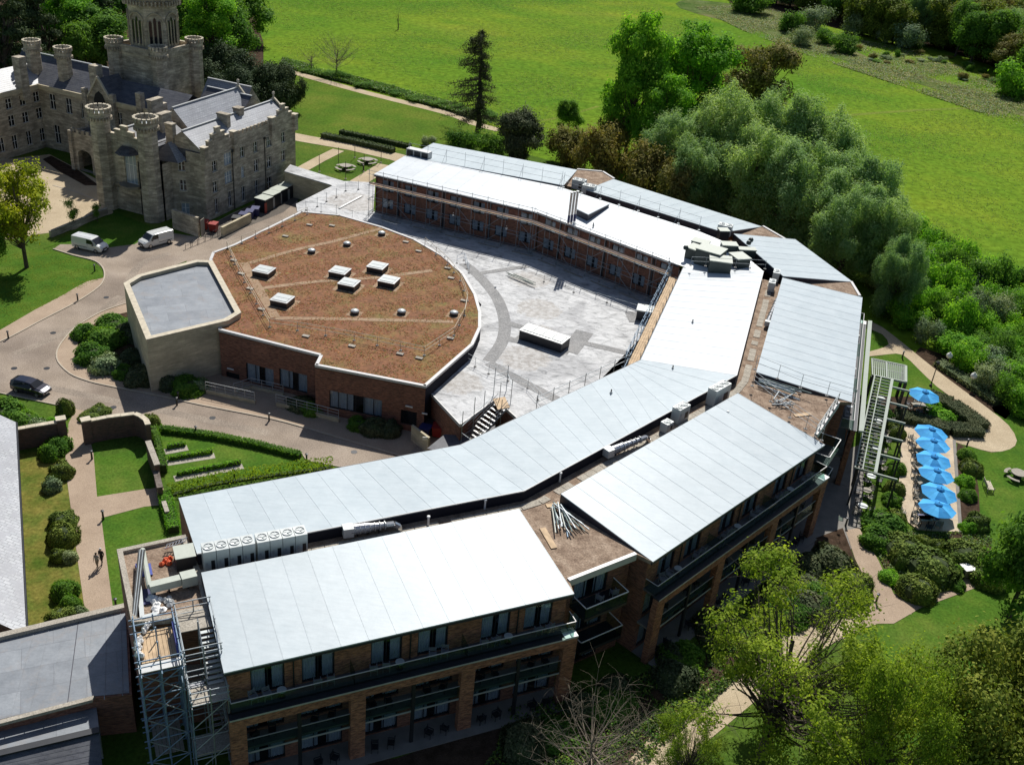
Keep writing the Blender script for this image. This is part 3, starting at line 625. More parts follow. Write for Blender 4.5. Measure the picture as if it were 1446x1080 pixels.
def gravel_roof(label, pts, par_pts, wall_pts, zt=9.9):
    r = thing('gravel_roof_block', (pts[0][0], pts[0][1], 0), label, 'roof')
    flat(r, 'gravel_bed', pts, zt, .35, 'gravel')
    mb = MB()
    for a, b_ in zip(par_pts[:-1], par_pts[1:]):
        d = (b_-a).normalized(); nn = Vector((d.y, -d.x, 0)); mb.obox(Vector((a.x, a.y, zt-.5)), (b_-a), nn*.32, (0, 0, .62))
    mb.build('parapet_coping', M['white_coping'], r)
    return r
# between front and middle wing
ga, gb_ = W(801, 816, 10), W(896, 779, 10)
gr1 = gravel_roof('brown gravel flat roof holding loose scaffold tubes between front and middle wings', [B1, Vector((C1.x, C1.y, 0)), ga.lerp(gb_, .02), gb_, D2, A2], [ga, gb_], None)
d = (gb_-ga); d.z = 0; d.normalize(); nn = Vector((d.y, -d.x, 0))
wmb = MB(); L = (gb_-ga).length; ops = [(1.1, 4.4, ZL, 9.0), (1.1, 4.4, 3.5, 5.7), (1.1, 4.4, .15, 2.5)]
fr = facade(wmb, ga-nn*.3, gb_-nn*.3, 0, 9.5, ops); wmb.build('brick_wall', M['brick'], gr1, uv=True)
for o in ops: window(gr1, *fr, *o)
def bay_balcony(parent, p0, u, n, s0, s1, z, dep):
    b_ = MB(); o = p0+u*s0; b_.obox(Vector((o.x, o.y, z-.25)), u*(s1-s0), n*dep, (0, 0, .25)); b_.build('balcony_slab', M['dark_metal'], parent)
    g = MB(); o = Vector((o.x, o.y, z)); g.obox(o+n*(dep-.05), u*(s1-s0), n*.02, (0, 0, 1.0)); g.obox(o, u*.02, n*dep, (0, 0, 1.0)); g.obox(o+u*(s1-s0), u*.02, n*dep, (0, 0, 1.0)); g.build('glass_balustrade', M['glassrail'], parent)
    h = MB(); up = Vector((0, 0, 1.0)); h.obox(o+n*(dep-.07)+up, u*(s1-s0+.05), n*.07, (0, 0, .05)); h.obox(o+up, u*.06, n*dep, (0, 0, .05)); h.obox(o+u*(s1-s0)+up, u*.06, n*dep, (0, 0, .05)); h.build('handrail', M['white'], parent)
bay_balcony(gr1, fr[0], fr[1], fr[2], .9, 5.0, ZL, 1.9)
bay_balcony(gr1, fr[0], fr[1], fr[2], .9, 5.0, 3.4, 1.9)
# between middle and east wing
ha, hb = W(1150, 612, 10), W(1182, 566, 10)
gr2 = gravel_roof('gravel flat roof cluttered with guard rails and tubes between the middle and east wings', [B2, C2, ha, hb, C3, B3], [ha, hb], None)
d = (hb-ha); d.z = 0; d.normalize(); nn = Vector((d.y, -d.x, 0))
wmb = MB(); ops = [(.8, 3.4, ZL, 9.0), (.8, 3.4, 3.5, 5.7)]
fr = facade(wmb, ha-nn*.3, hb-nn*.3+d*1.5, 0, 9.5, ops); wmb.build('brick_wall', M['brick'], gr2, uv=True)
for o in ops: window(gr2, *fr, *o)
bay_balcony(gr2, fr[0], fr[1], fr[2], .4, 4.4, ZL, 2.2)
bay_balcony(gr2, fr[0], fr[1], fr[2], .4, 4.4, 3.4, 2.2)

# fifth block and the two rear blocks (beyond the courtyard)
def outer_block(label, R0, R1, E0, E1, inner_side):
    r = thing('hotel_wing', ((E0.x+E1.x)/2, (E0.y+E1.y)/2, 0), label, 'building', 'wings of the brick hotel')
    sheet_roof(r, [R0, R1], [E0, E1], 'membrane')
    mb = MB(); g0 = lambda p, z: (p.x, p.y, z); c = [R0, R1, E1, E0]
    zt = [R0.z-.12, R1.z-.12, E1.z-.12, E0.z-.12]
    cen = (R0+R1+E0+E1)/4
    for i in range(4):
        a, b_ = c[i], c[(i+1) % 4]
        if i == 0: continue
        a_ = a.lerp(cen, .04); b2 = b_.lerp(cen, .04)
        mb.quad(g0(a_, 0), g0(b2, 0), g0(b2, zt[(i+1) % 4]), g0(a_, zt[i]))
    mb.build('brick_walls', M['brick'], r, uv=True)
    u_ = MB(); u_.quad(g0(R0, ZW-.2), g0(R1, ZW-.2), g0(R1, R1.z-.1), g0(R0, R0.z-.1)); u_.build('ridge_upstand', M['fascia'], r)
    v = MB()
    for a, b_ in ((R0, E0), (R1, E1)): v.quad(g0(a, a.z-.9), g0(b_, b_.z-.3), g0(b_, b_.z-.11), g0(a, a.z-.11))
    v.build('verge_board', M['fascia'], r)
    return r
R5a, R5b = W(1106, 390, 10.9), W(1036, 330, 10.9); E5a, E5b = W(1204, 398, 9.9), W(1123, 338, 9.9)
blk5 = outer_block('corner block of the hotel with pale grey roof beside the willow trees', R5a, R5b, E5a, E5b, 1)
R4a, R4b = W(571, 217, 11.0), W(1040, 345, 11.0)
OR4 = [W(578, 214, 11.0), W(822, 277, 11.0), W(1010, 328, 11.0)]
OE4 = [W(612, 202, 9.9), W(818, 238, 9.9), W(1076, 320, 9.9)]
OR4 = [W(576, 221, 10.9), W(796, 262, 10.9)]; blk4a = outer_block('rear wing of the hotel with pale roof, left part by the dark evergreen', OR4[1], OR4[0], W(815, 240, 9.9), W(612, 202, 9.9), 1)
S4 = [W(828, 268, 10.9), W(1022, 328, 10.9)]; blk4b = outer_block('rear wing of the hotel with pale roof, right part behind the vent pipes', S4[1], S4[0], W(1076, 320, 9.9), W(866, 253, 9.9), 1)
gr3 = gravel_roof('small gravel flat roof with metal plant between the two rear wings', [W(796, 262, 9.9), W(815, 240, 9.9), W(850, 243, 9.9), W(866, 253, 9.9), W(828, 268, 9.9)], [W(866, 253, 9.9), W(850, 243, 9.9), W(815, 240, 9.9)], None)
gr4 = gravel_roof('small gravel flat roof between the rear wing and the corner block', [W(1022, 328, 9.9), W(1076, 320, 9.9), W(1107, 338, 9.9), W(1080, 340, 9.9), W(1040, 334, 9.9)], [W(1107, 338, 9.9), W(1076, 320, 9.9)], None)
gr5 = gravel_roof('small gravel flat roof between the corner block and the east wing', [W(1108, 392, 9.9), W(1200, 398, 9.9), W(1212, 418, 9.9), W(1105, 393, 9.9)], [W(1212, 418, 9.9), W(1200, 398, 9.9)], None)

# rear inner roof facing the courtyard
R4 = [W(572, 220, 10.9), W(790, 264, 10.9), W(985, 326, 10.9), W(1034, 346, 10.9)]
E4 = [W(528, 246, 10.0), W(760, 300, 10.0), W(958, 374, 10.0), W(975, 385, 10.0)]
rear = thing('hotel_range', (E4[1].x, E4[1].y, 4.2), 'rear brick range with brilliant white roof and scaffolded window wall above the courtyard', 'building')
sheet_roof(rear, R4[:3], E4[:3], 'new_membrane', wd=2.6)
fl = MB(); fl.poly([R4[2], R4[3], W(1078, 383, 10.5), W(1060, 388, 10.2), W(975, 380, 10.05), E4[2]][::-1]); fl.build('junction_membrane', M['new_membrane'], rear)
ru = MB()
for a, b_ in zip(R4[:-1], R4[1:]): ru.quad((a.x, a.y, 9.6), (b_.x, b_.y, 9.6), (b_.x, b_.y, a.z-.1), (a.x, a.y, a.z-.1))
ru.build('ridge_upstand', M['fascia'], rear)
flat(rear, 'walkway_slab', [R4[0], R4[1], R4[2], R4[3], R5b, S4[1], S4[0], OR4[1], OR4[0]], 9.9, .3, 'gravel')
ZC = 4.2
pend = W(528, 246, 10.0)
for i in range(2):
    a, b_ = E4[i], E4[i+1]; d = (b_-a); d.z = 0; d.normalize(); nn = Vector((d.y, -d.x, 0))
    a2, b2 = a-nn*.45+(d*.3 if i == 0 else d*0), b_-nn*.45; L = (b2-a2).length; wmb = MB()
    k = 7 if i == 0 else 6; m_ = L/k; ops = []
    for j in range(k):
        for z in (ZC+.75, ZC+3.35): ops.append((m_*(j+.5)-.95, m_*(j+.5)+.95, z, z+1.55+(.2 if z > 6 else 0)))
    fr = facade(wmb, a2, b2, ZC-.5, 9.85, ops); wmb.build('courtyard_wall', M['brick'], rear, uv=True)
    for o in ops: window(rear, *fr, *o)
    for j in range(1, k, 2):
        dp = MB(); s = a2+d*(m_*j)+nn*.08; dp.obox(Vector((s.x, s.y, ZC))-d*.15, d*.3, nn*.06, (0, 0, 5.5)); dp.build('dark_panel', M['dark_metal'], rear)
    f = MB(); f.obox(Vector((a.x, a.y, 9.62))-nn*.06, (b_-a).to_2d().to_3d(), nn*.05, (0, 0, .26)); f.build('eaves_fascia', M['fascia'], rear)
ew = MB(); a, r_ = E4[0], R4[0]; ew.quad((r_.x+.3, r_.y-.1, 0), (a.x+.3, a.y, 0), (a.x+.3, a.y, 9.8), (r_.x+.3, r_.y-.1, 10.7)); ew.build('end_wall', M['brick'], rear, uv=True); ew = MB()
o4 = W(612, 202, 9.9); ew.quad((o4.x+.3, o4.y, 0), (r_.x+.3, r_.y, 0), (r_.x+.3, r_.y, 9.8), (o4.x+.3, o4.y, 9.6)); ew.build('end_wall', M['brick'], rear, uv=True)

# courtyard flat roof over the ground floor
court = thing('courtyard_roof', (5, 105, 0), 'wide wrinkled pale membrane roof filling the courtyard between the wings', 'roof')
cp_ = [W(607, 553, ZC), W(650, 599, ZC), W(700, 563, ZC), W(812, 663, ZC), IE[1].lerp(IE[2], .3), IE[2], IE[3], E4[2], E4[1], E4[0], W(530, 258, ZC), W(495, 256, ZC), W(482, 256, ZC), W(418, 288, ZC), W(420, 300, ZC), W(500, 310, ZC), W(600, 350, ZC), W(680, 430, ZC)]
mb = MB(); mb.prism([p[:2] for p in cp_], ZC-.4, ZC, bottom=True); mb.build('membrane', M['court'], court)
mb = MB()
for a, b_ in zip(cp_[:3], cp_[1:4]): mb.quad((a.x, a.y, 0), (b_.x, b_.y, 0), (b_.x, b_.y, ZC-.3), (a.x, a.y, ZC-.3))
mb.build('brick_wall', M['brick'], court, uv=True)
mb = MB()
for a, b_ in zip(cp_[:3], cp_[1:4]):
    d = (b_-a).normalized(); nn = Vector((d.y, -d.x, 0)); mb.obox(Vector((a.x, a.y, ZC-.3))-nn*.02, b_-a, nn*.12, (0, 0, .36))
mb.build('edge_trim', M['white_coping'], court)
ribw = lambda nm, pts, wd, z, mat: None
def zribbon(parent, name, pts, wd, z, mat):
    P = [W(x, y, z) for x, y in pts]; mb = MB(); n_ = len(P); A = []; B = []
    for i in range(n_):
        d = (P[min(n_-1, i+1)]-P[max(0, i-1)]).normalized(); nn = Vector((d.y, -d.x, 0))*wd/2; A.append(P[i]+nn); B.append(P[i]-nn)
    for i in range(n_-1): mb.quad(A[i], A[i+1], B[i+1], B[i])
    return mb.build(name, M[mat], parent)
zribbon(court, 'walkway_strip', smooth_line([(655, 372), (672, 386), (690, 405), (704, 425), (712, 450), (712, 472), (705, 490), (690, 510)], 4), 1.5, ZC+0.015, 'patch')
zribbon(court, 'walkway_strip', [(690, 512), (740, 540), (790, 566)], 1.3, ZC+0.018, 'patch')
zribbon(court, 'walkway_strip', [(716, 478), (760, 487), (803, 498)], 1.2, ZC+0.021, 'patch')
zribbon(court, 'walkway_strip', [(803, 497), (826, 468)], 2.2, ZC+0.024, 'patch')
zribbon(court, 'walkway_strip', [(816, 482), (850, 490), (885, 498)], 1.1, ZC+0.027, 'patch')
zribbon(court, 'walkway_strip', [(716, 456), (745, 464)], 1.1, ZC+0.030, 'patch')
zribbon(court, 'walkway_strip', [(676, 386), (710, 381), (745, 376)], .9, ZC+0.033, 'patch')
zribbon(court, 'walkway_strip', [(902, 455), (895, 440)], 2.4, ZC+0.036, 'patch')
# doors and windows of the small service wing
p0, p1 = cp_[0], cp_[1]
# green-roofed podium
ZP = 5.9
pod = thing('podium_building', (-20, 98, 0), 'single-storey red brick block with russet sedum roof', 'building')
pp = [W(309, 465, ZP), W(452, 501, ZP), W(445, 515, ZP), W(601, 545, ZP), W(668, 486, ZP), W(679, 462, ZP), W(679, 440, ZP), W(672, 415, ZP), W(655, 386, ZP), W(625, 360, ZP), W(585, 337, ZP), W(540, 320, ZP), W(480, 303, ZP), W(425, 298, ZP), W(330, 345, ZP), W(300, 356, ZP), W(296, 366, ZP)]
mb = MB(); mb.prism([p[:2] for p in pp], ZP-.45, ZP-.10, bottom=True); mb.build('sedum_bed', M['sedum'], pod)
mb = MB(); n_ = len(pp)
for i in range(n_):
    a, b_ = pp[i], pp[(i+1) % n_]; d = (b_-a).normalized(); nn = Vector((d.y, -d.x, 0)); mb.obox(Vector((a.x, a.y, ZP-.28))-nn*.32, b_-a, nn*.36, (0, 0, .28))
mb.build('parapet_coping', M['white_coping'], pod)
pw_ = [((.9, 2.6), 0.1, 2.5, 'dark')]
segs = [(0, 1, [(onwall(345, 545, pp[0], (pp[1]-pp[0]).normalized())[0]+d, w_) for d, w_ in ((0, 0),)])]
def podwall(i, j, boxes):
    a, b_ = pp[i], pp[j]; d = (b_-a); d.z = 0; d.normalize(); ops = []; kinds = []
    for (x0, y0, x1, y1, k) in boxes:
        s0, zt = onwall(x0, y0, a, d); s1, zb = onwall(x1, y1, a, d); ops.append((s0, s1, max(.05, min(zb, zt-1)), zt)); kinds.append(k)
    wmb = MB(); fr = facade(wmb, a, b_, 0, ZP-.25, ops); wmb.build('brick_wall', M['brick'], pod, uv=True)
    for o, k in zip(ops, kinds): window(pod, *fr, *o, kind=k, name='door' if k == 'dark' else 'window')
podwall(0, 1, [(319, 524, 339, 554, 'dark'), (347, 512, 387, 548, 'shop'), (394, 520, 434, 556, 'shop')])
podwall(1, 2, [])
podwall(2, 3, [(465, 551, 539, 590, 'shop'), (566, 578, 588, 602, 'dark')])
mb = MB()
for i in range(3, n_-1):
    a, b_ = pp[i], pp[(i+1) % n_]; mb.quad((a.x, a.y, 0), (b_.x, b_.y, 0), (b_.x, b_.y, ZP-.25), (a.x, a.y, ZP-.25))
mb.build('upstand_wall', M['upstand'], pod)
zs = ZP-.085
for pts in ([(344, 371), (362, 402), (389, 448)], [(350, 372), (420, 352), (470, 341), (540, 322)], [(367, 407), (450, 397), (530, 392), (610, 382)], [(389, 449), (470, 450), (560, 452), (640, 454)]):
    zribbon(pod, 'gravel_strip', pts, .75 if pts[0] != (344, 371) else 1.1, zs+(.004 if pts[0] != (344, 371) else .01), 'sedum_path')
# six raised rooflights, as separate boxes, and the small domes
def rooflight(px, py, lx, ly, rz, label, z=ZP-.1, h=.75, nl=2, name='skylight'):
    c = W(px, py, z); r = thing(name, c, label, 'skylight', 'raised skylights on the flat roofs', rz)
    def put(nm, mb, mat, par):
        o = bpy.data.objects.new(nm, mb.mesh(nm, mat)); COL.objects.link(o); o.parent = par; return o
    mb = MB(); mb.box((0, 0, 0), lx, ly, h-.1); put('upstand', mb, M['dark_metal'], r)
    mb = MB(); mb.box((0, 0, h-.1), lx+.12, ly+.12, .1); fo = put('frame', mb, M['grey_metal'], r)
    for i in range(nl):
        mb = MB()
        if nl == 2: mb.box((0, (i-.5)*ly*.42, h), lx*.82, ly*.38, .05)
        else: mb.box(((i-(nl-1)/2)*lx*.235, 0, h), lx*.215, ly*.72, .06)
        put('glass_pane', mb, M['unit_white'], r)
    mb = MB(); mb.box((0, 0, -.01), lx+1.0, ly+1.0, .025); put('gravel_margin', mb, M['sedum_path'] if nl == 2 else M['patch'], r)
PA = math.radians(-14)
for px, py, lab in ((373, 388, 'skylight nearest the stone box, upper of the two on the left gravel strip'), (399, 429, 'skylight nearest the parapet railing, lower left on the sedum roof'), (480, 389, 'left upper skylight of the middle cluster on the sedum roof'), (493, 406, 'left lower skylight of the middle cluster on the sedum roof'), (533, 382, 'right upper skylight of the middle cluster on the sedum roof'), (549, 402, 'right lower skylight of the middle cluster on the sedum roof')):
    rooflight(px, py, 2.15, 2.05, PA, lab)
rooflight(768, 484, 5.6, 2.2, math.radians(-27), 'long dark skylight with four panes on the courtyard membrane', z=ZC, h=1.25, nl=4)
for px, py, lab in ((440, 357, 'domed vent at the left of the upper gravel strip'), (490, 347, 'domed vent in the middle of the upper gravel strip'), (539, 332, 'domed vent at the right end of the upper gravel strip'), (501, 443, 'left domed vent above the lower gravel strip'), (567, 443, 'middle domed vent above the lower gravel strip'), (641, 445, 'right domed vent by the curved railing')):
    c = W(px, py, ZP-.1); r = thing('roof_vent', c, lab, 'vent', 'domed vents on the sedum roof')
    mb = MB(); mb.lathe(c, [(.5, 0), (.5, .28), (.54, .3), (.54, .34)], 14); mb.build('kerb_ring', M['dark_metal'], r)
    mb = MB(); mb.lathe(c, [(.52, .34), (.46, .46), (.28, .56), (0.0, .6)], 14); mb.build('dome', M['unit_white'], r, smooth=True)
    mb = MB(); mb.box((c.x, c.y, c.z-.0), 1.6, 1.6, .02, PA); mb.build('gravel_margin', M['sedum_path'], r)

# pale stone box hall
ZB = 6.5
bx = thing('stone_hall', (-38, 103, 0), 'pale ashlar box hall with blue-grey flat roof beside the curved road', 'building')
bp = [W(207, 479, ZB), W(175, 400, ZB), W(195, 388, ZB), W(278, 367, ZB), W(300, 368, ZB), W(340, 441, ZB), W(322, 452, ZB)]
def inset(P, d):
    n = len(P); area = sum(P[i][0]*P[(i+1) % n][1]-P[(i+1) % n][0]*P[i][1] for i in range(n)); sg = 1 if area > 0 else -1; out = []
    for i in range(n):
        a, b_, c_ = [Vector((P[(i+k) % n][0], P[(i+k) % n][1])) for k in (-1, 0, 1)]
        d1 = (b_-a).normalized(); d2 = (c_-b_).normalized(); n1 = Vector((-d1.y, d1.x))*sg; n2 = Vector((-d2.y, d2.x))*sg
        m_ = (n1+n2); m_ = m_/max(.35, m_.dot(n1)) if m_.length > 1e-6 else n1; out.append((b_.x+m_.x*d, b_.y+m_.y*d))
    return out
def ring(mb, P, z0, z1, t_out, t_in):
    """wall ring following polygon P between its offsets"""
    A = inset(P, -t_out); B = inset(P, t_in); n = len(P)
    for i in range(n):
        j = (i+1) % n
        mb.quad((*A[i], z0), (*A[j], z0), (*A[j], z1), (*A[i], z1)); mb.quad((*B[j], z0), (*B[i], z0), (*B[i], z1), (*B[j], z1))
        mb.quad((*A[i], z1), (*A[j], z1), (*B[j], z1), (*B[i], z1)); mb.quad((*B[i], z0), (*B[j], z0), (*A[j], z0), (*A[i], z0))
    return mb
mb = MB(); mb.prism([p[:2] for p in bp], 0, ZB-.6); ring(mb, bp, ZB-.6, ZB-.12, 0, .5); mb.build('ashlar_walls', M['ashlar'], bx, uv=True)
mb = MB(); ring(mb, bp, ZB-.12, ZB, .05, .6); mb.build('coping', M['coping'], bx)
mb = MB(); mb.prism(inset(bp, .55), ZB-.6, ZB-.5); mb.build('membrane', M['old_membrane'], bx)
mb = MB(); mb.box(W(212, 488, 0)+Vector((.4, .2, 0)), .9, .3, 5.9, math.radians(20)); mb.build('dark_slot', M['dark_metal'], bx)  # shadow of the wall slit, made as a dark upright box
mb = MB(); q = W(186, 417, ZB); 
# flat linking roof and slated roofs in the lower left corner
lk = thing('link_building', (-31, 50, 0), 'low grey flat-roofed link building with parapet beside the scaffold tower', 'building')
ZK = 3.7
lp = [W(-40, 915, ZK), W(40, 888, ZK), W(180, 862, ZK), W(186, 980, ZK), W(134, 985, ZK), W(0, 1018, ZK), W(-40, 1030, ZK)]
mb = MB(); mb.prism([p[:2] for p in lp], 0, ZK); mb.build('brick_walls', M['brick'], lk, uv=True)
mb = MB(); mb.prism(inset(lp, .15), ZK, ZK+.04); mb.build('membrane', M['old_membrane'], lk)
mb = MB(); d = (lp[2]-lp[1]).normalized(); nn = Vector((-d.y, d.x, 0)); mb.obox(lp[0]+Vector((0, 0, -.1)), lp[2]-lp[0], nn*.5, (0, 0, .5)); mb.build('parapet_coping', M['concrete'], lk)
mb = MB(); mb.obox(lp[4]+Vector((0, 0, 0)), lp[6]-lp[4], Vector((0, -.4, 0)), (0, 0, .25)); mb.build('parapet_coping', M['concrete'], lk)
for k in range(7):
    a = lp[1].lerp(lp[2], (k+.5)/7); b_ = lp[5].lerp(lp[3], (k+.5)/7); mb = MB(); mb.beam(Vector((a.x, a.y, ZK+.05)), Vector((b_.x, b_.y, ZK+.05)), .05, .03); mb.build('membrane_seam', M['fascia'] if k == 3 else M['old_membrane'], lk)
lr = thing('lean_to_roof', (-33, 42, 0), 'grey flat roof and dark slate slope in the bottom left corner', 'building')
z2 = 2.8
mb = MB(); mb.prism([W(-60, 1045, z2).xy[:], W(0, 1026, z2).xy[:], W(136, 997, z2).xy[:], W(140, 1030, z2).xy[:], W(0, 1062, z2).xy[:], W(-60, 1078, z2).xy[:]], 0, z2); mb.build('flat_roof', M['old_membrane'], lr)
a, b_, c_, d = W(-60, 1078, z2+.1), W(140, 1031, z2+.1), W(148, 1120, 1.2), W(-60, 1160, 1.2)
SLC = []
def slate_slope(parent, a, b_, c_, d, mat, row=.34, name='slate_course'):
    """courses of slates from the ridge a-b down to the eave d-c, each course lapping the next"""
    L = ((d-a).length+(c_-b_).length)/2; k = max(2, min(60, int(L/row))); n_ = (b_-a).cross(d-a).normalized(); n_ = n_ if n_.z > 0 else -n_
    for i in range(k):
        f0, f1 = i/k, (i+1.12)/k; mb = MB()
        p = [a.lerp(d, f0), b_.lerp(c_, f0), b_.lerp(c_, min(1, f1)), a.lerp(d, min(1, f1))]
        mb.quad(p[0]+n_*.005, p[1]+n_*.005, p[2]+n_*.018, p[3]+n_*.018); mb.quad(p[3]+n_*.018, p[2]+n_*.018, p[2], p[3]); mb.build(name, M[mat], parent, uv=True)
slate_slope(lr, a, b_, c_, d, 'slate')
mb = MB(); mb.beam(a+Vector((0, 0, .06)), b_+Vector((0, 0, .06)), .5, .12); mb.build('ridge_capping', M['dark_metal'], lr)
sh = thing('slate_roofed_house', (-45, 66, 0), 'long building with pale grey slate roof at the left edge of the photo', 'building')
za, zb_ = 3.4, 6.4
e0, e1 = W(22, 596, za), W(37, 897, za); r0, r1 = e0+Vector((-9, 1.2, 3.0)), e1+Vector((-9, 1.2, 3.0))
slate_slope(sh, r0, r1, e1, e0, 'pale_slate')
mb = MB(); mb.quad((e0.x-.3, e0.y, 0), (e1.x-.3, e1.y, 0), (e1.x-.3, e1.y, za), (e0.x-.3, e0.y, za)); mb.poly([(e0.x-.3, e0.y-.2, 0), (e0.x-.3, e0.y-.2, za-.1), (r0.x, r0.y-.2, r0.z-.1), (r0.x, r0.y-.2, 0)]); mb.poly([(e1.x-.3, e1.y+.2, 0), (e1.x-.3, e1.y+.2, za-.1), (r1.x, r1.y+.2, r1.z-.1), (r1.x, r1.y+.2, 0)]); mb.build('brick_walls', M['old_brick'], sh, uv=True)
slate_slope(sh, r1+Vector((-.01, 0, 0)), r0+Vector((-.01, 0, 0)), r0+Vector((-9, 1.2, -3)), r1+Vector((-9, 1.2, -3)), 'pale_slate', row=1.5)
mb = MB(); mb.tube(e0+Vector((.1, 0, -.05)), e1+Vector((.1, 0, -.05)), .09); mb.build('gutter', M['dark_metal'], sh)
# stair block with gravel roof at the end of the front wing
sb = thing('stair_block', (-24, 56, 0), 'gravel-roofed end block with pale parapet, cluttered with ducts and blue sheets', 'building')
sp = [W(165, 777, ZW), W(262, 756, ZW), W(284, 808, ZW), W(300, 870, ZW), W(186, 880, ZW)]
mb = MB(); mb.prism([p[:2] for p in sp], 0, ZW-.3); mb.build('brick_walls', M['brick'], sb, uv=True)
mb = MB(); mb.prism(inset(sp, .3), ZW-.3, ZW-.15); mb.build('gravel_bed', M['gravel'], sb)
mb = MB(); ring(mb, sp, ZW-.3, ZW+.12, 0, .38); mb.build('parapet_coping', M['concrete'], sb)
# ================================================================ castle
CA, CB = Vector((.3584, .9336, 0)), Vector((.9336, -.3584, 0)); CO = W(293, 313, 0)
cz = lambda a, b_, z=0: Vector((CO.x+CA.x*a+CB.x*b_, CO.y+CA.y*a+CB.y*b_, z))
CRZ = math.atan2(CA.y, CA.x)
castle = thing('castle', CO, 'grey stone castle with octagonal tower, turrets, stepped gables and slate roofs', 'building')
def merlons(mb, p, q, z, h=.6, wd=.75, gap=.55, th=.35):
    p, q = Vector((p.x, p.y, 0)), Vector((q.x, q.y, 0)); L = (q-p).length; u = (q-p)/L; n = Vector((u.y, -u.x, 0)); k = max(1, round(L/(wd+gap)))
    for i in range(k):
        s = L*(i+.5)/k-wd/2; mb.obox(p+u*s-n*th+Vector((0, 0, z)), u*wd, n*th, (0, 0, h))
    return mb
def cwall(p, q, z1, wins, name='stone_wall', z0=0, depth=.25, kind='castle'):
    """stone wall p->q outside on the right; wins in pixels (cx,cy,w,h[,kind])"""
    d = (q-p); d.z = 0; d.normalize(); ops = []; ks = []
    for wn in wins:
        if wn[0] == 'm': s, z, wd, ht = wn[1:5]; kk = wn[5] if len(wn) > 5 else kind
        else:
            s, z = onwall(wn[0], wn[1], p, d); wd, ht = wn[2], wn[3]; kk = wn[4] if len(wn) > 4 else kind
        ops.append((s-wd/2, s+wd/2, max(.3, z-ht/2), z+ht/2)); ks.append(kk)
    mb = MB(); fr = facade(mb, p, q, z0, z1, ops, depth); wobj = mb.build(name, M['stone'], castle, uv=True)
    for o, k in zip(ops, ks):
        window(castle, *fr, *o, kind=k, depth=.2)
        sm = MB(); sm.obox(fr[0]+fr[1]*(o[0]-.12)+Vector((0, 0, o[2]-.16)), fr[1]*(o[1]-o[0]+.24), fr[2]*.10, (0, 0, .14)); sm.build('window_sill', M['coping'], castle); sm = MB(); sm.obox(fr[0]+fr[1]*(o[0]-.12)+Vector((0, 0, o[3]+.02)), fr[1]*(o[1]-o[0]+.24), fr[2]*.10, (0, 0, .13)); sm.build('window_head', M['coping'], castle)
    return fr
def gable_roof(a0, a1, b0, b1, ze, zr, along='a', mat='slate'):
    if along == 'a':
        r0, r1 = cz(a0, (b0+b1)/2, zr), cz(a1, (b0+b1)/2, zr); E = [(cz(a0, b1, ze), cz(a1, b1, ze)), (cz(a0, b0, ze), cz(a1, b0, ze))]
    else:
        r0, r1 = cz((a0+a1)/2, b0, zr), cz((a0+a1)/2, b1, zr); E = [(cz(a0, b0, ze), cz(a0, b1, ze)), (cz(a1, b0, ze), cz(a1, b1, ze))]
    for k, (e0_, e1_) in enumerate(E): slate_slope(castle, r0, r1, e1_, e0_, mat if k == 0 else 'slate', row=.9 if k == 0 else 2)
    mb = MB(); mb.beam(r0+Vector((0, 0, .08)), r1+Vector((0, 0, .08)), .3, .16); mb.build('ridge_tiles', M['grey_metal'], castle)
    mb = MB()
    for r, ee in ((r0, (E[0][0], E[1][0])), (r1, (E[0][1], E[1][1]))): mb = MB(); mb.poly([(ee[0].x, ee[0].y, ze-1), ee[0], r-Vector((0, 0, .05)), ee[1], (ee[1].x, ee[1].y, ze-1)]).build('gable_end', M['stone'], castle, uv=True)
    mb.build('gable_end', M['stone'], castle, uv=True) if 0 else None
def turret(c, r, z0, z1, name='turret', n=8, rot=0, lanc=True, base_r=None):
    base_r = base_r or r*1.04
    mb = MB(); a0 = CRZ+math.pi/8+rot
    mb.lathe(c, [(base_r, z0), (base_r, z0+(z1-z0)*.30), (r, z0+(z1-z0)*.32), (r, z1-1.5)], n, a0); t_ = mb.build(name, M['stone'], castle, uv=True)
    cb = MB(); cb.lathe(c, [(r*1.02, z1-1.7), (r*1.14, z1-1.15), (r*1.14, z1-.55), (r*.98, z1-.55), (r*.98, z1-.9), (.01, z1-.9)], n, a0)
    for i in range(n*2):
        t = a0+math.pi*2*(i+.5)/(n*2); cb.box(Vector((c.x+math.cos(t)*r*1.08, c.y+math.sin(t)*r*1.08, z1-.55)), r*.30, r*.22, .55, t+math.pi/2)
    for i in range(n*3):
        t = a0+math.pi*2*(i+.5)/(n*3); cb.box(Vector((c.x+math.cos(t)*r*1.1, c.y+math.sin(t)*r*1.1, z1-1.75)), r*.14, r*.22, .45, t+math.pi/2)
    o = cb.build('battlement', M['stone'], castle, uv=True)
    lead = MB(); lead.lathe(c, [(r*.96, z1-.88), (.01, z1-.84)], n, a0); lead.build('turret_roof', M['membrane'], castle)
    cap = MB()
    for i in range(n*2):
        t = a0+math.pi*2*(i+.5)/(n*2); cap.box(Vector((c.x+math.cos(t)*r*1.08, c.y+math.sin(t)*r*1.08, z1)), r*.32, r*.25, .10, t+math.pi/2)
    cap.build('coping', M['coping'], castle)
    return t_
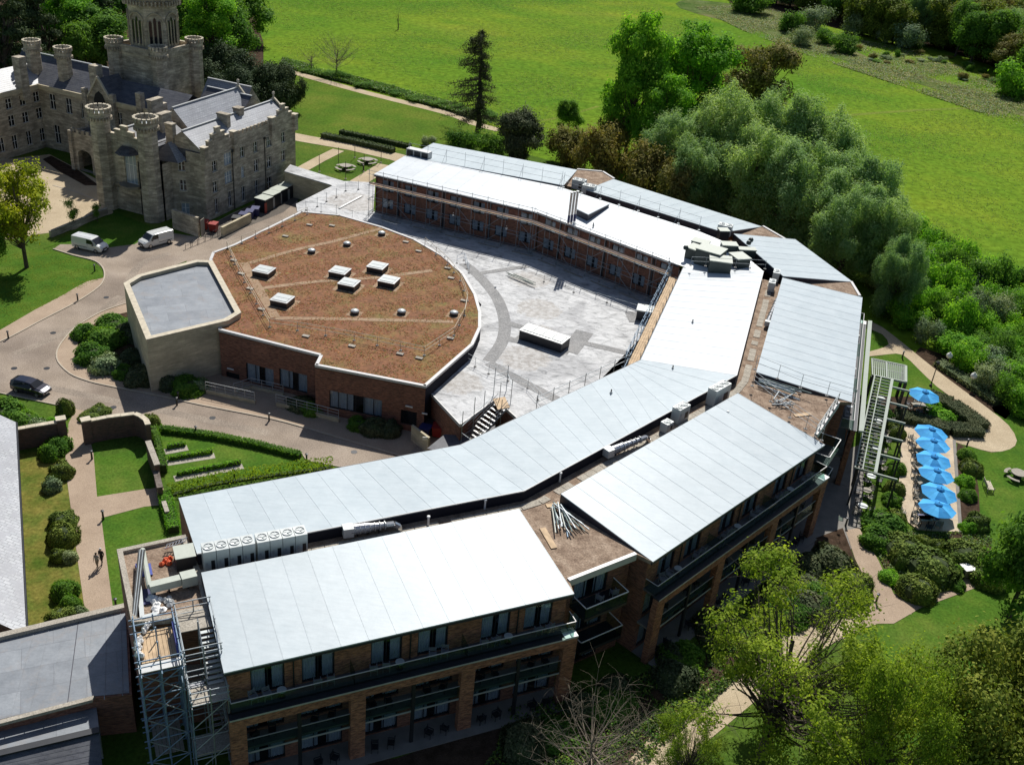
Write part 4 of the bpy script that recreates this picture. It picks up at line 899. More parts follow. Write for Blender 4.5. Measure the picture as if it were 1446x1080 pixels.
def chimney(a, b_, z0, z1, la=1.0, lb=.8, pots=2, mat='stone'):
    c = cz(a, b_, z0); mb = MB(); mb.box(c, la, lb, z1-z0-.25, CRZ); mb.box(cz(a, b_, z1-.25), la+.2, lb+.2, .25, CRZ); mb.build('chimney', M[mat], castle, uv=True)
    for i in range(pots):
        p = cz(a+(i-(pots-1)/2)*.5, b_, z1); mb = MB(); mb.lathe(p, [(.15, 0), (.12, .45), (0.001, .45)], 8); mb.build('chimney_pot', M['terracotta'], castle)
def stepped(p, q, z, steps, h=.85, th=.45):
    """stepped gable parapet between p and q from height z"""
    L = (q-p).length; u = (q-p)/L; n = Vector((u.y, -u.x, 0)); mb = MB(); cap = MB()
    for i in range(steps):
        s0 = L*i/(2*steps-1); s1 = L-s0
        if i == 0: s1 = L
        mb.obox(p+u*s0-n*th+Vector((0, 0, z+h*i)), u*(s1-s0), n*th, (0, 0, h))
        w_ = L/(2*steps-1)
        for s in ((s0, s1-w_) if i < steps-1 else (s0,)):
            cap.obox(p+u*(s-.05)-n*(th+.06)+Vector((0, 0, z+h*(i+1))), u*(w_+.1), n*(th+.12), (0, 0, .12))
    mb.build('stepped_gable', M['stone'], castle, uv=True); cap.build('coping', M['coping'], castle)

# courtyard-side (east) block: long window wall
AL = 23.6
rows = [(304, 264, 1.1, 1.7, 'castle'), (303, 235, 1.1, 1.7, 'castle'), (306, 291, .9, 2.4, 'castle'),
        (322, 224, 1.9, 1.9, 'castle_pale'), (323, 250, 1.9, 1.9, 'castle_pale'), (325, 281, .95, 2.5, 'castle'),
        (342, 215, 1.1, 1.7, 'castle'), (343, 243, .9, 1.8, 'castle_pale'), (344, 274, .95, 2.5, 'castle'),
        (361, 208, 1.1, 1.7, 'castle'), (362, 234, 1.2, 2.0, 'castle'), (362.5, 265, .95, 2.5, 'castle'),
        (380, 200, 1.5, 1.7, 'castle'), (380, 229, 1.2, 1.8, 'castle'), (380.5, 259, 1.3, 2.2, 'castle'),
        (400, 194, 1.1, 1.7, 'castle'), (400, 220, 1.1, 1.8, 'castle')]
fr = cwall(cz(0, 0), cz(AL, 0), 10.4, rows)
stepped(cz(.2, 0), cz(7.2, 0), 10.4, 4, .8); mb = MB(); mb.obox(cz(7.2, 0, 10.4)-CB*.5, CA*9.6, CB*.5, (0, 0, 1.0)); mb.build('parapet', M['stone'], castle, uv=True)
mb = MB(); merlons(mb, cz(7.6, 0), cz(16.6, 0), 11.4, .55, .6, .45); mb.build('battlement', M['stone'], castle, uv=True)
stepped(cz(17.2, 0), cz(AL, 0), 10.4, 4, .8)
for a in (0.2, 7.2, 17.0, AL-.2):
    mb = MB(); mb.box(cz(a, .02, 8.8), .85, .85, 3.4 if a in (7.2, 17.0) else 2.6, CRZ); mb.build('gable_pier', M['stone'], castle, uv=True)
    mb = MB(); mb.box(cz(a, .02, 12.2 if a in (7.2, 17.0) else 11.4), 1.0, 1.0, .14, CRZ); mb.build('coping', M['coping'], castle)
for a in (6.6, 14.9):
    mb = MB(); mb.tube(cz(a, .12, 0), cz(a, .12, 9.2), .07); mb.box(cz(a, .15, 9.2), .3, .25, .35, CRZ); mb.build('drainpipe', M['black'], castle)
cwall(cz(AL, 0), cz(AL, -15), 10.4, [('m', 3, 2, 1.1, 2), ('m', 7, 2, 1.1, 2), ('m', 3, 6, 1.1, 1.8), ('m', 7, 6, 1.1, 1.8)])
cwall(cz(0, -3.2), cz(0, 0), 10.4, [])
gable_roof(.5, AL-.3, -7.6, -.5, 10.5, 13.0, 'a', 'pale_slate'); gable_roof(7, AL-.3, -14.5, -7.6, 10.5, 13.8, 'a', 'pale_slate')
mb = MB(); mb.prism([cz(.3, -.3).xy[:], cz(AL-.3, -.3).xy[:], cz(AL-.3, -15).xy[:], cz(.3, -15).xy[:]], 0, 10.4); mb.build('roof_base', M['slate'], castle)
for a, b_, z1, la, lb in ((9.5, -3.4, 13.9, .8, 1.9), (3.2, -9.5, 14.2, 2.2, .9), (.6, -6.2, 13.8, .8, 1.3), (14, -4.0, 13.8, 1.2, 1.2), (7.5, -14.8, 14.5, 2.6, .9), (1.0, -12.2, 13.2, .8, 1.6)): chimney(a, b_, 9.5, z1, la, lb, 0)
for a in (AL-.1,):
    for b0, b1, zr in ((-7.6, -.5, 13.4), (-14.5, -7.6, 14.2)):
        mb = MB(); m_ = (b0+b1)/2; mb.beam(cz(a, b0, 10.6), cz(a, m_, zr), .3, .3); mb.beam(cz(a, b1, 10.6), cz(a, m_, zr), .3, .3); mb.build('gable_coping', M['coping'], castle)
        mb = MB(); mb.lathe(cz(a, m_, zr), [(.2, 0), (.12, .5), (.26, .6), (.22, .9), (.001, 1.1)], 8); mb.build('finial', M['coping'], castle)
# recessed corner with two stacked windows
p, q = cz(-1.6, -6.6), cz(-.9, -1.2)
cwall(cz(-1.2, -5.0), cz(0, -2.6), 8.7, [(256, 235, 1.0, 1.5), (258.5, 262, 1.0, 1.7), (262, 295, 1.2, 1.8, 'castle_pale')])
cwall(cz(-3.2, -5.0), cz(-1.2, -5.0), 8.7, [])
mb = MB(); mb.prism([cz(-.9, -5).xy[:], cz(.3, -2.6).xy[:], cz(2, -2.6).xy[:], cz(2, -8).xy[:], cz(-.9, -8).xy[:]], 0, 8.6); mb.build('stone_wall', M['stone'], castle, uv=True)
rA, rB = cz(-.6, -5.9, 11.2), cz(3, -5.9, 11.2)
slate_slope(castle, rA, rB, cz(3, -3.0, 8.8), cz(-1.6, -3.4, 8.8), 'pale_slate', .5); slate_slope(castle, rA, rB, cz(3, -8.6, 8.8), cz(-2.2, -8.0, 8.8), 'slate', .5)
slate_slope(castle, rA, rA+CB*.02, cz(-1.6, -3.4, 8.8), cz(-2.4, -8, 8.8), 'slate', .5)
# twin turrets with great window between them
t2c, t1c = cz(-4.0, -6.6), cz(-3.8, -15.4)
turret(t2c, 1.5, 0, 15.6); turret(t1c, 1.5, 0, 15.4)
fr = cwall(cz(-3.4, -15), cz(-3.4, -8.2), 11.0, [(184.5, 236, 2.2, 5.2, 'castle_pale')])
stepped(cz(-3.4, -14.4), cz(-3.4, -8.6), 11.0, 3, .7)
mb = MB(); s, z = onwall(184, 236, cz(-3.4, -15), CB)
mb.lathe(cz(-3.35, -15+s), [(1.9, 4.2), (1.9, 4.6), (1.6, 4.6)], 8); mb.build('oriel_sill', M['stone'], castle)
mb = MB(); c = cz(-3.4, -15+s); mb.lathe(Vector((c.x, c.y, 0)), [(2.0, 9.4), (1.2, 10.2), (.01, 10.3)], 8, CRZ); mb.build('oriel_roof', M['slate'], castle)
mb = MB(); mb.prism([cz(-3.0, -16).xy[:], cz(-3.0, -7).xy[:], cz(4, -7).xy[:], cz(4, -16).xy[:]], 0, 10.6); mb.build('roof_base', M['slate'], castle)
cwall(cz(4, -16.2), cz(-3.3, -16.2), 10.6, [])
gable_roof(-3.0, 6, -15.2, -8.0, 10.7, 12.8, 'a')
mb = MB(); mb.tube(cz(-3.6, -9.1, .2), cz(-3.6, -9.1, 8.4), .08); mb.build('drainpipe', M['black'], castle)
mb = MB(); mb.obox(cz(-3.6, -15, 3.9), CB*7, -CA*.12, (0, 0, .3)); mb.build('string_course', M['stone'], castle)
# gate porch
mb = MB(); pc = cz(6.4, -29.3)
pl, pr = W(105, 238, 0), W(140, 248, 0); d = (pr-pl).normalized(); nn = Vector((d.y, -d.x, 0)); Lp = (pr-pl).length
ops = [(1.25, Lp-1.25, 0, 3.6)]
mb = MB(); facade(mb, pl, pr, 0, 6.3, ops, .9); 
for k in range(10):
    t0, t1 = math.pi*k/10, math.pi*(k+1)/10; c0 = Lp/2; ra = (Lp-2.5)/2
    x0, x1, y0, y1 = c0-ra*math.cos(t0), c0-ra*math.cos(t1), 3.6, 3.6
    mb.poly([pl+d*x0+nn*.02+Vector((0, 0, 3.6-.9*(1-math.sin(t0)))), pl+d*x1+nn*.02+Vector((0, 0, 3.6-.9*(1-math.sin(t1)))), pl+d*x1+nn*.02+Vector((0, 0, 3.65)), pl+d*x0+nn*.02+Vector((0, 0, 3.65))])
for s in (0, Lp-.7): mb.obox(pl+d*s, d*.7, nn*.5, (0, 0, 6.6))
for s in (0.0, Lp): mb.obox(pl+d*s, -nn*4.5, d*(.5 if s == 0 else -.5), (0, 0, 6.3))
merlons(mb, pl, pr, 6.3, .6, .6, .5, .4); mb.build('gate_porch', M['stone'], castle, uv=True)
mb = MB(); mb.obox(pl-nn*.5+Vector((0, 0, 6.0)), d*Lp, -nn*5, (0, 0, .2)); mb.build('porch_roof', M['slate'], castle)
mb = MB(); mb.obox(pl+d*1.25-nn*2.8, d*(Lp-2.5), -nn*.1, (0, 0, 3.6)); mb.build('gate', M['room'], castle)
# main range and left range
MA, ML = 12.0, -43.5
cwall(cz(MA, ML), cz(MA, -16), 10.3, [(74, 144, 1.3, 2.6), (97, 150, 1.3, 2.6), (118.5, 157, 1.2, 2.6), (81, 190, 1.3, 3.2), ('m', 17, 8, 1.2, 2.4), ('m', 21, 8, 1.2, 2.4), ('m', 24.5, 8, 1.2, 2.4), ('m', 9, 2, 1.2, 2.4)])
cwall(cz(-40, ML-.01), cz(MA, ML-.01), 10.3, [(12.7, 147, 1.3, 1.7), (32.3, 142, 1.3, 1.7), (51.7, 137, 1.3, 1.7), (17, 171, 1.3, 1.8), (36.5, 166, 1.3, 1.8), (56, 160, 1.3, 1.8), (3, 205, 1.1, 2.4), (21.7, 201, 1.1, 2.4), (41.7, 195, 1.1, 2.4), (60.5, 190, 1.1, 2.2), ('m', 20, 8, 1.3, 1.7), ('m', 20, 5, 1.3, 1.7), ('m', 27, 8, 1.3, 1.7), ('m', 27, 5, 1.3, 1.7)])
mb = MB(); mb.obox(cz(MA-.15, ML, 10.2), CB*27.5, -CA*.25, (0, 0, .8)); mb.obox(cz(-40, ML+.15, 10.2), CA*52, CB*.25, (0, 0, .8)); mb.build('parapet', M['ashlar'], castle, uv=True)
mb = MB(); mb.prism([cz(MA+.2, ML-9).xy[:], cz(MA+.2, -14).xy[:], cz(MA+9, -14).xy[:], cz(MA+9, ML-9).xy[:]], 0, 10.2); mb.prism([cz(-40, ML-.3).xy[:], cz(-40, ML-9).xy[:], cz(MA+9, ML-9).xy[:], cz(MA+9, ML-.3).xy[:]], 0, 10.21); mb.build('roof_base', M['slate'], castle)
zr = 13.2
slate_slope(castle, cz(MA+4.7, ML-4.5, zr), cz(MA+4.7, -15, zr), cz(MA+.2, -15, 10.4), cz(MA+.2, ML-.2, 10.4), 'slate', .45)
slate_slope(castle, cz(MA+4.7, ML-4.5, zr), cz(MA+4.7, -15, zr), cz(MA+9.3, -15, 10.4), cz(MA+9.3, ML-9, 10.4), 'slate', 2)
slate_slope(castle, cz(-40, ML-4.5, zr), cz(MA+4.7, ML-4.5, zr), cz(MA+.2, ML-.2, 10.4), cz(-40, ML-.2, 10.4), 'pale_slate', .45)  # sun glare on this slope is put into the colour as paler slate
slate_slope(castle, cz(-40, ML-4.5, zr), cz(MA+4.7, ML-4.5, zr), cz(MA+9, ML-9.2, 10.4), cz(-40, ML-9.2, 10.4), 'slate', 2)
# gabled gatehouse bay on the main range, with piers
gc = onwall(142, 130, cz(MA, ML), CB)[0]+ML
mb = MB(); w2_ = 2.6
mb.poly([cz(MA-.4, gc-w2_, 0), cz(MA-.4, gc+w2_, 0), cz(MA-.4, gc+w2_, 10.6), cz(MA-.4, gc, 14.4), cz(MA-.4, gc-w2_, 10.6)])
for b_ in (gc-w2_-.3, gc+w2_+.3): mb.box(cz(MA-.5, b_, 0), .8, .8, 12.2, CRZ)
mb.build('gatehouse_gable', M['stone'], castle, uv=True)
mb = MB(); mb.poly([cz(MA-.45, gc-1.2, 9.6), cz(MA-.45, gc+1.2, 9.6), cz(MA-.45, gc+1.2, 10.6), cz(MA-.45, gc+.8, 11.6), cz(MA-.45, gc, 12.2), cz(MA-.45, gc-.8, 11.6), cz(MA-.45, gc-1.2, 10.6)]); mb.build('arched_recess', M['room'], castle)
for sg in (-1, 1):
    mb = MB(); mb.beam(cz(MA-.4, gc+sg*w2_, 10.7), cz(MA-.4, gc, 14.5), .35, .3); mb.build('gable_coping', M['coping'], castle)
    slate_slope(castle, cz(MA-.3, gc, 14.2), cz(MA+4.5, gc, 14.2), cz(MA+4.5, gc+sg*w2_, 10.8), cz(MA-.3, gc+sg*w2_, 10.8), 'slate', .6)
for b_, z1 in ((-21.5, 13.4), (-17.0, 12.6)): 
    mb = MB(); mb.box(cz(MA-.3, b_, 0), 1.0, 1.0, z1, CRZ); mb.build('gable_pier', M['stone'], castle, uv=True)
# inner court buildings between turrets and main range
cwall(cz(8.5, -16), cz(8.5, -8), 9.0, [])
# great octagonal tower
TA, TB = 23.6, -28.0; tc = cz(TA, TB); rz8 = CRZ
mb = MB(); h_ = 4.4; mb.prism([cz(TA+a*h_, TB+b_*h_).xy[:] for a, b_ in ((-1, -1), (-1, 1), (1, 1), (1, -1))], 0, 17.6); mb.build('tower_base', M['stone'], castle, uv=True)
mb = MB(); c4 = [cz(TA+a*(h_+.3), TB+b_*(h_+.3)) for a, b_ in ((-1, -1), (-1, 1), (1, 1), (1, -1))]
ring(mb, [p for p in c4], 17.2, 18.4, 0, .5); mb.build('parapet', M['stone'], castle, uv=True)
for a, b_ in ((-1, -1), (-1, 1), (1, 1), (1, -1)): turret(cz(TA+a*(h_+.2), TB+b_*(h_+.2)), 1.3, 0, 19.2, 'corner_turret')
def oct_(r, z): return [(tc.x+r*math.cos(CRZ+math.pi/8+k*math.pi/4), tc.y+r*math.sin(CRZ+math.pi/8+k*math.pi/4), z) for k in range(8)]
mb = MB(); mb.prism([p[:2] for p in oct_(4.15, 0)], 17, 25.4); mb.build('tower_shaft', M['stone'], castle, uv=True)
mb = MB(); mb.lathe(tc, [(4.15, 25.4), (4.8, 26.3), (4.8, 27.0), (4.3, 27.0), (4.3, 26.5), (.01, 26.5)], 8, CRZ+math.pi/8); mb.build('battlement', M['stone'], castle, uv=True)
mer = MB(); mcap = MB()
for k in range(8):
    p, q = oct_(4.75, 0)[k], oct_(4.75, 0)[(k+1) % 8]; p, q = Vector(p), Vector(q)
    for j in range(3):
        c = p.lerp(q, (j+.5)/3); a_ = math.atan2((q-p).y, (q-p).x); mer.box(Vector((c.x, c.y, 27.0)), .75, .4, .9, a_); mcap.box(Vector((c.x, c.y, 27.9)), .85, .5, .12, a_)
    for j in range(6):
        c = p.lerp(q, (j+.5)/6); a_ = math.atan2((q-p).y, (q-p).x); mer.box(Vector((c.x, c.y, 25.0)), .25, .5, .8, a_)
mer.build('merlons', M['stone'], castle, uv=True); mcap.build('coping', M['coping'], castle)
for k in range(8):
    p, q = Vector(oct_(4.17, 0)[k]), Vector(oct_(4.17, 0)[(k+1) % 8]); u = (q-p).normalized(); n = Vector((u.y, -u.x, 0)); L = (q-p).length
    for j in (-1, 0, 1):
        c = p+u*(L/2+j*.72)+n*.06; x = 0.0 if j == 0 else -.5
        lw = MB(); hh = 3.9+(.5 if j == 0 else 0)
        lw.poly([Vector((c.x, c.y, 18.9))-u*.21, Vector((c.x, c.y, 18.9))+u*.21, Vector((c.x, c.y, 18.9+hh-.4))+u*.21, Vector((c.x, c.y, 18.9+hh)), Vector((c.x, c.y, 18.9+hh-.4))-u*.21]); lw.build('lancet_window', M['dark_glass'], castle)
    am = MB()
    for j in (-1.5, -.5, .5, 1.5):
        c = p+u*(L/2+j*.72)+n*.05; am.obox(Vector((c.x, c.y, 18.6))-u*.09, u*.18, n*.14, (0, 0, 4.0))
    for m_ in range(8):
        t0, t1 = math.pi*m_/8, math.pi*(m_+1)/8; f = lambda t: p+u*(L/2-1.35*math.cos(t))+n*.12+Vector((0, 0, 22.4+1.5*math.sin(t)))
        am.beam(f(t0), f(t1), .2, .16)
    am.build('arch_moulding', M['ashlar'], castle)
# back ranges, gables and tall chimneys
gable_roof(20, 26, -58, -31, 9, 12.5, 'b'); gable_roof(19, 27, -17, -8, 10, 13, 'b', 'slate')
gable_roof(22.5, 29, -19, -10, 9.5, 13.6, 'b', 'pale_slate'); gable_roof(28, 38, -44, -36, 8.5, 13.4, 'a', 'slate')
mb = MB()
for a0_, a1_, b0_, b1_, z in ((20, 26, -58, -31, 9), (22, 26, -24, -8, 8), (28, 38, -44, -36, 8)): mb.prism([cz(a0_, b0_).xy[:], cz(a1_, b0_).xy[:], cz(a1_, b1_).xy[:], cz(a0_, b1_).xy[:]], 0, z)
mb.build('back_walls', M['stone'], castle, uv=True)
for px, py, zt in ((44, 57, 17.2), (88, 67, 17.0)):
    c = W(px, py, zt); turret(Vector((c.x, c.y, 0)), 1.25, 6, zt, 'tall_chimney_turret')
for px, py, zt in ((26, 80, 16), (134, 92, 15.5)):
    c = W(px, py, zt); mb = MB(); mb.box(Vector((c.x, c.y, 9)), 1.5, 1.5, zt-9, CRZ); mb.build('chimney', M['stone'], castle, uv=True)
# garden wall at the foot of the turrets, service screen walls
for lab, a, b_, h_, mat, nm in (('low dark stone wall between forecourt and lawn', W(70, 335, 0), W(150, 302, 0), 1.0, 'stone', 'stone_wall'), ('stone screen wall with gate beside the red bins', W(247, 322, 0), W(283, 334, 0), 3.0, 'stone', 'stone_wall'), ('low rendered wall by the service yard entrance', W(312, 334, 0), W(352, 314, 0), 1.5, 'ashlar', 'yard_wall')):
    r = MB(); d = (b_-a).normalized(); nn = Vector((d.y, -d.x, 0)); r.obox(a, b_-a, nn*.4, (0, 0, h_)); r.build(nm, M[mat], None, uv=True, loc=a, label=lab, category='wall')
gt = MB(); a, b_ = W(284, 335, 0), W(289, 331, 0); gt.obox(a, b_-a, Vector((.08, .02, 0)), (0, 0, 2.6)); gt.build('yard_gate', M['timber'], None, loc=a, label='tall grey boarded gate beside the red bins', category='gate')
# low corridor with pale roof from castle to courtyard
cor = thing('corridor', cz(18, 1), 'low corridor with pale flat roof linking the castle to the hotel', 'building')
kp = [W(402, 243, 3.9), W(410, 234, 3.9), W(492, 256, 4.3), W(528, 266, 4.3), W(500, 272, 4.3), W(466, 261, 4.0)]
mb = MB(); mb.prism([p[:2] for p in kp], 0, 3.9); mb.build('panelled_wall', M['ashlar'], cor, uv=True)
mb = MB(); mb.prism(inset(kp, -.05), 3.9, 4.05); mb.build('membrane', M['court'], cor)
# ================================================================ vegetation
def leafmat(name, cols, trans=.25, rough=.7, spec=.08):
    m, t, b = newmat(name); g = t.nodes.new('ShaderNodeNewGeometry'); oi = t.nodes.new('ShaderNodeObjectInfo').outputs['Random']
    c = ramp(t, g.outputs['Random Per Island'], [(i/(len(cols)-1), x) for i, x in enumerate(cols)])
    n = noise(t, g.outputs['Position'], .35, 3); c = mix(t, 1.0, c, ramp(t, n, [(.35, (.72, .8, .8)), (.65, (1.2, 1.12, 1.1))]), 'MULTIPLY')
    c = mix(t, 1.0, c, ramp(t, oi, [(0, (.82, .88, .9)), (1, (1.18, 1.1, 1.0))]), 'MULTIPLY')
    t.links.new(c, b.inputs['Base Color']); b.inputs['Roughness'].default_value = rough; b.inputs['Specular IOR Level'].default_value = spec
    tl = t.nodes.new('ShaderNodeBsdfTranslucent'); t.links.new(mix(t, 1.0, c, (1.25, 1.3, .55), 'MULTIPLY'), tl.inputs[0]); ms = t.nodes.new('ShaderNodeMixShader'); ms.inputs[0].default_value = trans
    t.links.new(b.outputs[0], ms.inputs[1]); t.links.new(tl.outputs[0], ms.inputs[2]); t.links.new(ms.outputs[0], t.nodes['Material Output'].inputs[0]); return m
LM = dict(
    lime=leafmat('bright_leaves', [(0.111, 0.283, 0.03), (0.185, 0.42, 0.039), (0.296, 0.543, 0.055)], .45),
    green=leafmat('mid_green_leaves', [(0.082, 0.187, 0.033), (0.129, 0.269, 0.042), (0.199, 0.351, 0.065)], .45),
    olive=leafmat('olive_leaves', [(0.093, 0.145, 0.025), (0.155, 0.207, 0.033), (0.248, 0.29, 0.054)], .25),
    spring=leafmat('spring_leaves', [(.13, .205, .026), (.22, .325, .036), (.34, .45, .06)], .5),
    yellow=leafmat('yellow_green_leaves', [(0.202, 0.256, 0.018), (0.373, 0.42, 0.028), (0.528, 0.543, 0.047)], .4),
    willow=leafmat('willow_leaves', [(.20, .33, .13), (.30, .45, .18), (.42, .57, .27)], .45),
    dark=leafmat('dark_evergreen_leaves', [(0.027, 0.051, 0.023), (0.051, 0.082, 0.035), (0.088, 0.121, 0.055)], .1),
    holm=leafmat('holm_leaves', [(0.043, 0.066, 0.031), (0.088, 0.108, 0.055), (0.146, 0.166, 0.088)], .1),
    brown=leafmat('bronze_leaves', [(0.156, 0.156, 0.046), (0.239, 0.218, 0.062), (0.312, 0.27, 0.094)], .25),
    clip=leafmat('clipped_leaves', [(0.074, 0.124, 0.025), (0.129, 0.185, 0.035), (0.211, 0.272, 0.06)], .1),
    pale=leafmat('grey_green_leaves', [(0.146, 0.208, 0.104), (0.229, 0.312, 0.166), (0.354, 0.437, 0.25)], .2),
    conif=leafmat('conifer_needles', [(0.042, 0.055, 0.025), (0.083, 0.094, 0.042), (0.135, 0.135, 0.066)], .05))
def leafmesh(name, C, Nrm, size, mat, nr, aspect=.55, droop=0.0):
    """rhombic leaves at centres C facing about Nrm"""
    n = len(C); r = nr.normal(size=(n, 3)); nn = Nrm+r*.55; nn /= np.linalg.norm(nn, axis=1, keepdims=True)+1e-9
    a = nr.normal(size=(n, 3)); a[:, 2] -= droop; a -= nn*(a*nn).sum(1, keepdims=True); a /= np.linalg.norm(a, axis=1, keepdims=True)+1e-9; b = np.cross(nn, a)
    s = (size*nr.uniform(.6, 1.3, n))[:, None]
    V_ = np.empty((n, 4, 3)); V_[:, 0] = C-a*s; V_[:, 1] = C+b*s*aspect+nn*s*.12; V_[:, 2] = C+a*s; V_[:, 3] = C-b*s*aspect+nn*s*.12
    me = bpy.data.meshes.new(name); me.vertices.add(4*n); me.vertices.foreach_set('co', V_.reshape(-1)); me.loops.add(4*n); me.loops.foreach_set('vertex_index', np.arange(4*n, dtype=np.int32))
    me.polygons.add(n); me.polygons.foreach_set('loop_start', np.arange(0, 4*n, 4, dtype=np.int32)); me.polygons.foreach_set('loop_total', np.full(n, 4, np.int32))
    me.materials.append(mat); me.update(calc_edges=True); return me
def clumps(nr, lobes, n):
    """clump centres in a set of ellipsoid lobes, biased to the shell; returns centres and outward normals"""
    vol = np.array([l[3]*l[4]*l[5] for l in lobes])**.75; idx = nr.choice(len(lobes), n, p=vol/vol.sum()); Lb = np.array(lobes)[idx]
    d = nr.normal(size=(n, 3)); d /= np.linalg.norm(d, axis=1, keepdims=True); rr = nr.uniform(.25, 1, n)**.42
    return Lb[:, :3]+d*Lb[:, 3:]*rr[:, None], d
def crown(name, seed, lobes, nc, per, leaf, spread, mat, aspect=.55, droop=0, flat=1.0):
    nr = np.random.default_rng(seed); c, d = clumps(nr, lobes, nc); k = nr.integers(int(per*.5), int(per*1.5)+1, nc); i = np.repeat(np.arange(nc), k)
    o = nr.normal(size=(len(i), 3))*spread*nr.uniform(.6, 1.3, nc)[i][:, None]; o[:, 2] *= flat
    C = c[i]+o; Nn = d[i]*.8+o/(spread*2)+np.array([0, 0, .7]); C[:, 2] = np.maximum(C[:, 2], .1)
    return leafmesh(name, C, Nn, leaf, mat, nr, aspect, droop), c
def trunkmesh(name, seed, h, r, targets, mat, forks=0, twigs=0, n=7):
    rr_ = random.Random(seed); mb = MB(); pts = [Vector((0, 0, -.2))]
    for i in range(1, 6): pts.append(Vector((rr_.uniform(-.03, .03)*h, rr_.uniform(-.03, .03)*h, h*i/5)))
    for i in range(5): mb.tube(pts[i], pts[i+1], r*(1-.15*i), r*(1-.15*(i+1)), n, caps=False)
    for t in targets:
        t = Vector(t); f = min(.95, max(.2, (t.z*.62)/h*rr_.uniform(.6, 1.0))); k = f*5; i = min(4, int(k)); s = pts[i].lerp(pts[i+1], k-i)
        L = (t-s).length; mid_ = s.lerp(t, .5)+Vector((0, 0, -.08*L))+Vector((rr_.uniform(-.08, .08)*L, rr_.uniform(-.08, .08)*L, 0)); q = max(.03, r*.33*(1-f*.4))
        mb.tube(s, mid_, q, q*.6, 5, caps=False); mb.tube(mid_, t, q*.6, q*.15, 4, caps=False)
        for _ in range(twigs):
            e = mid_.lerp(t, rr_.random()); g = Vector((rr_.gauss(0, 1), rr_.gauss(0, 1), rr_.uniform(-.1, 1.2))).normalized()*L*rr_.uniform(.12, .35); m2 = e+g*.5+Vector((0, 0, .03*L)); mb.tube(e, m2, q*.22, q*.14, 3, caps=False); mb.tube(m2, e+g, q*.14, q*.06, 3, caps=False)
    return mb.mesh(name, mat)
TP = {}
def proto_tree(key, seed, h, r, lobes, nc, per, leaf, spread, mat, tr=.35, nb=24, bark='bark', twigs=0, **k):
    cm, c = crown('crown', seed, lobes, nc, per, leaf, spread, LM[mat], **k); sel = [c[i] for i in np.random.default_rng(seed).choice(len(c), min(nb, len(c)), replace=False)]
    TP[key] = (h, r, trunkmesh('trunk', seed, h*.72, tr, sel, M[bark], twigs=twigs), cm)
def dome(nr, n, r, z0, z1, rl):
    out = []
    for i in range(n):
        t = nr.uniform(0, 2*math.pi); f = nr.random()**.5; zz = nr.uniform(z0, z1); k = math.sqrt(max(.1, 1-((zz-(z0+z1)/2)/((z1-z0)*.62))**2)); out.append((r*f*k*math.cos(t), r*f*k*math.sin(t), zz, rl*nr.uniform(.7, 1.2), rl*nr.uniform(.7, 1.2), rl*nr.uniform(.55, .95)))
    return out
nr_ = np.random.default_rng(3)
proto_tree('lime', 1, 26, 8.5, dome(nr_, 34, 6.6, 6, 23.5, 2.3), 620, 56, .30, .62, 'lime', .55, 40)
proto_tree('oak', 2, 17, 9, dome(nr_, 30, 7.2, 4, 14.5, 2.2), 560, 50, .28, .6, 'brown', .6, 40)
proto_tree('green', 3, 15, 7, dome(nr_, 24, 5.4, 3, 13, 1.9), 420, 46, .30, .6, 'green', .4, 26)
proto_tree('olivetree', 4, 14, 7, dome(nr_, 24, 5.4, 2.5, 12, 1.9), 420, 46, .30, .6, 'olive', .4, 26)
wl_ = lambda: [(x, y, z, a*.8, b*.9, c*1.7) for x, y, z, a, b, c in dome(nr_, 48, 6.6, 2.5, 15.5, 1.9)]
proto_tree('willow', 5, 18, 8, wl_(), 1300, 46, .24, .42, 'willow', .5, 40, aspect=.30, droop=.6, flat=1.4)
proto_tree('willow2', 15, 18, 8, wl_(), 1300, 46, .24, .42, 'willow', .5, 40, aspect=.30, droop=.6, flat=1.4)
proto_tree('holm', 6, 11, 6, dome(nr_, 16, 4.2, 1.4, 8.6, 2.2), 420, 60, .22, .5, 'holm', .4, 20)
proto_tree('yew', 7, 9, 6, dome(nr_, 12, 4.2, 2, 6.6, 2.2), 330, 60, .22, .5, 'dark', .4, 12)
proto_tree('thicket', 8, 7, 5, dome(nr_, 10, 3.4, 1.5, 5, 1.8), 260, 40, .20, .5, 'brown', .15, 40, bark='pale_bark', twigs=3)
ced = []
for i in range(26):
    t = nr_.uniform(0, 6.28); z = 3+i*.62; rr = (8.5-z*.36)*nr_.uniform(.35, .9); ced.append((rr*math.cos(t), rr*math.sin(t), z, 3.0*(1-z/30), 3.0*(1-z/30), .45))
proto_tree('cedar', 9, 21, 8.5, ced, 520, 45, .26, .55, 'dark', .6, 30, flat=.35)
proto_tree('spring', 10, 13, 6.5, dome(nr_, 40, 5.7, 4.2, 11.6, 1.1), 760, 30, .095, .24, 'spring', .26, 150, twigs=6)
proto_tree('spring2', 12, 13, 7, dome(nr_, 38, 5.8, 3, 11.7, 1.4), 900, 32, .10, .30, 'spring', .3, 90, twigs=3)
proto_tree('maple', 11, 14, 5.5, dome(nr_, 20, 4.2, 5, 12.5, 1.3), 300, 38, .2, .42, 'yellow', .3, 60, twigs=2)
proto_tree('darkolive', 13, 12, 7, dome(nr_, 30, 5.6, 1.5, 10, 2.0), 1000, 46, .13, .42, 'olive', .3, 60, twigs=2)
proto_tree('shrub', 14, 4, 3, dome(nr_, 9, 1.9, .8, 3.0, 1.1), 170, 42, .15, .34, 'green', .1, 10)
proto_tree('shrub2', 16, 4, 3, dome(nr_, 9, 1.9, .7, 3.0, 1.1), 170, 42, .15, .34, 'lime', .1, 10)
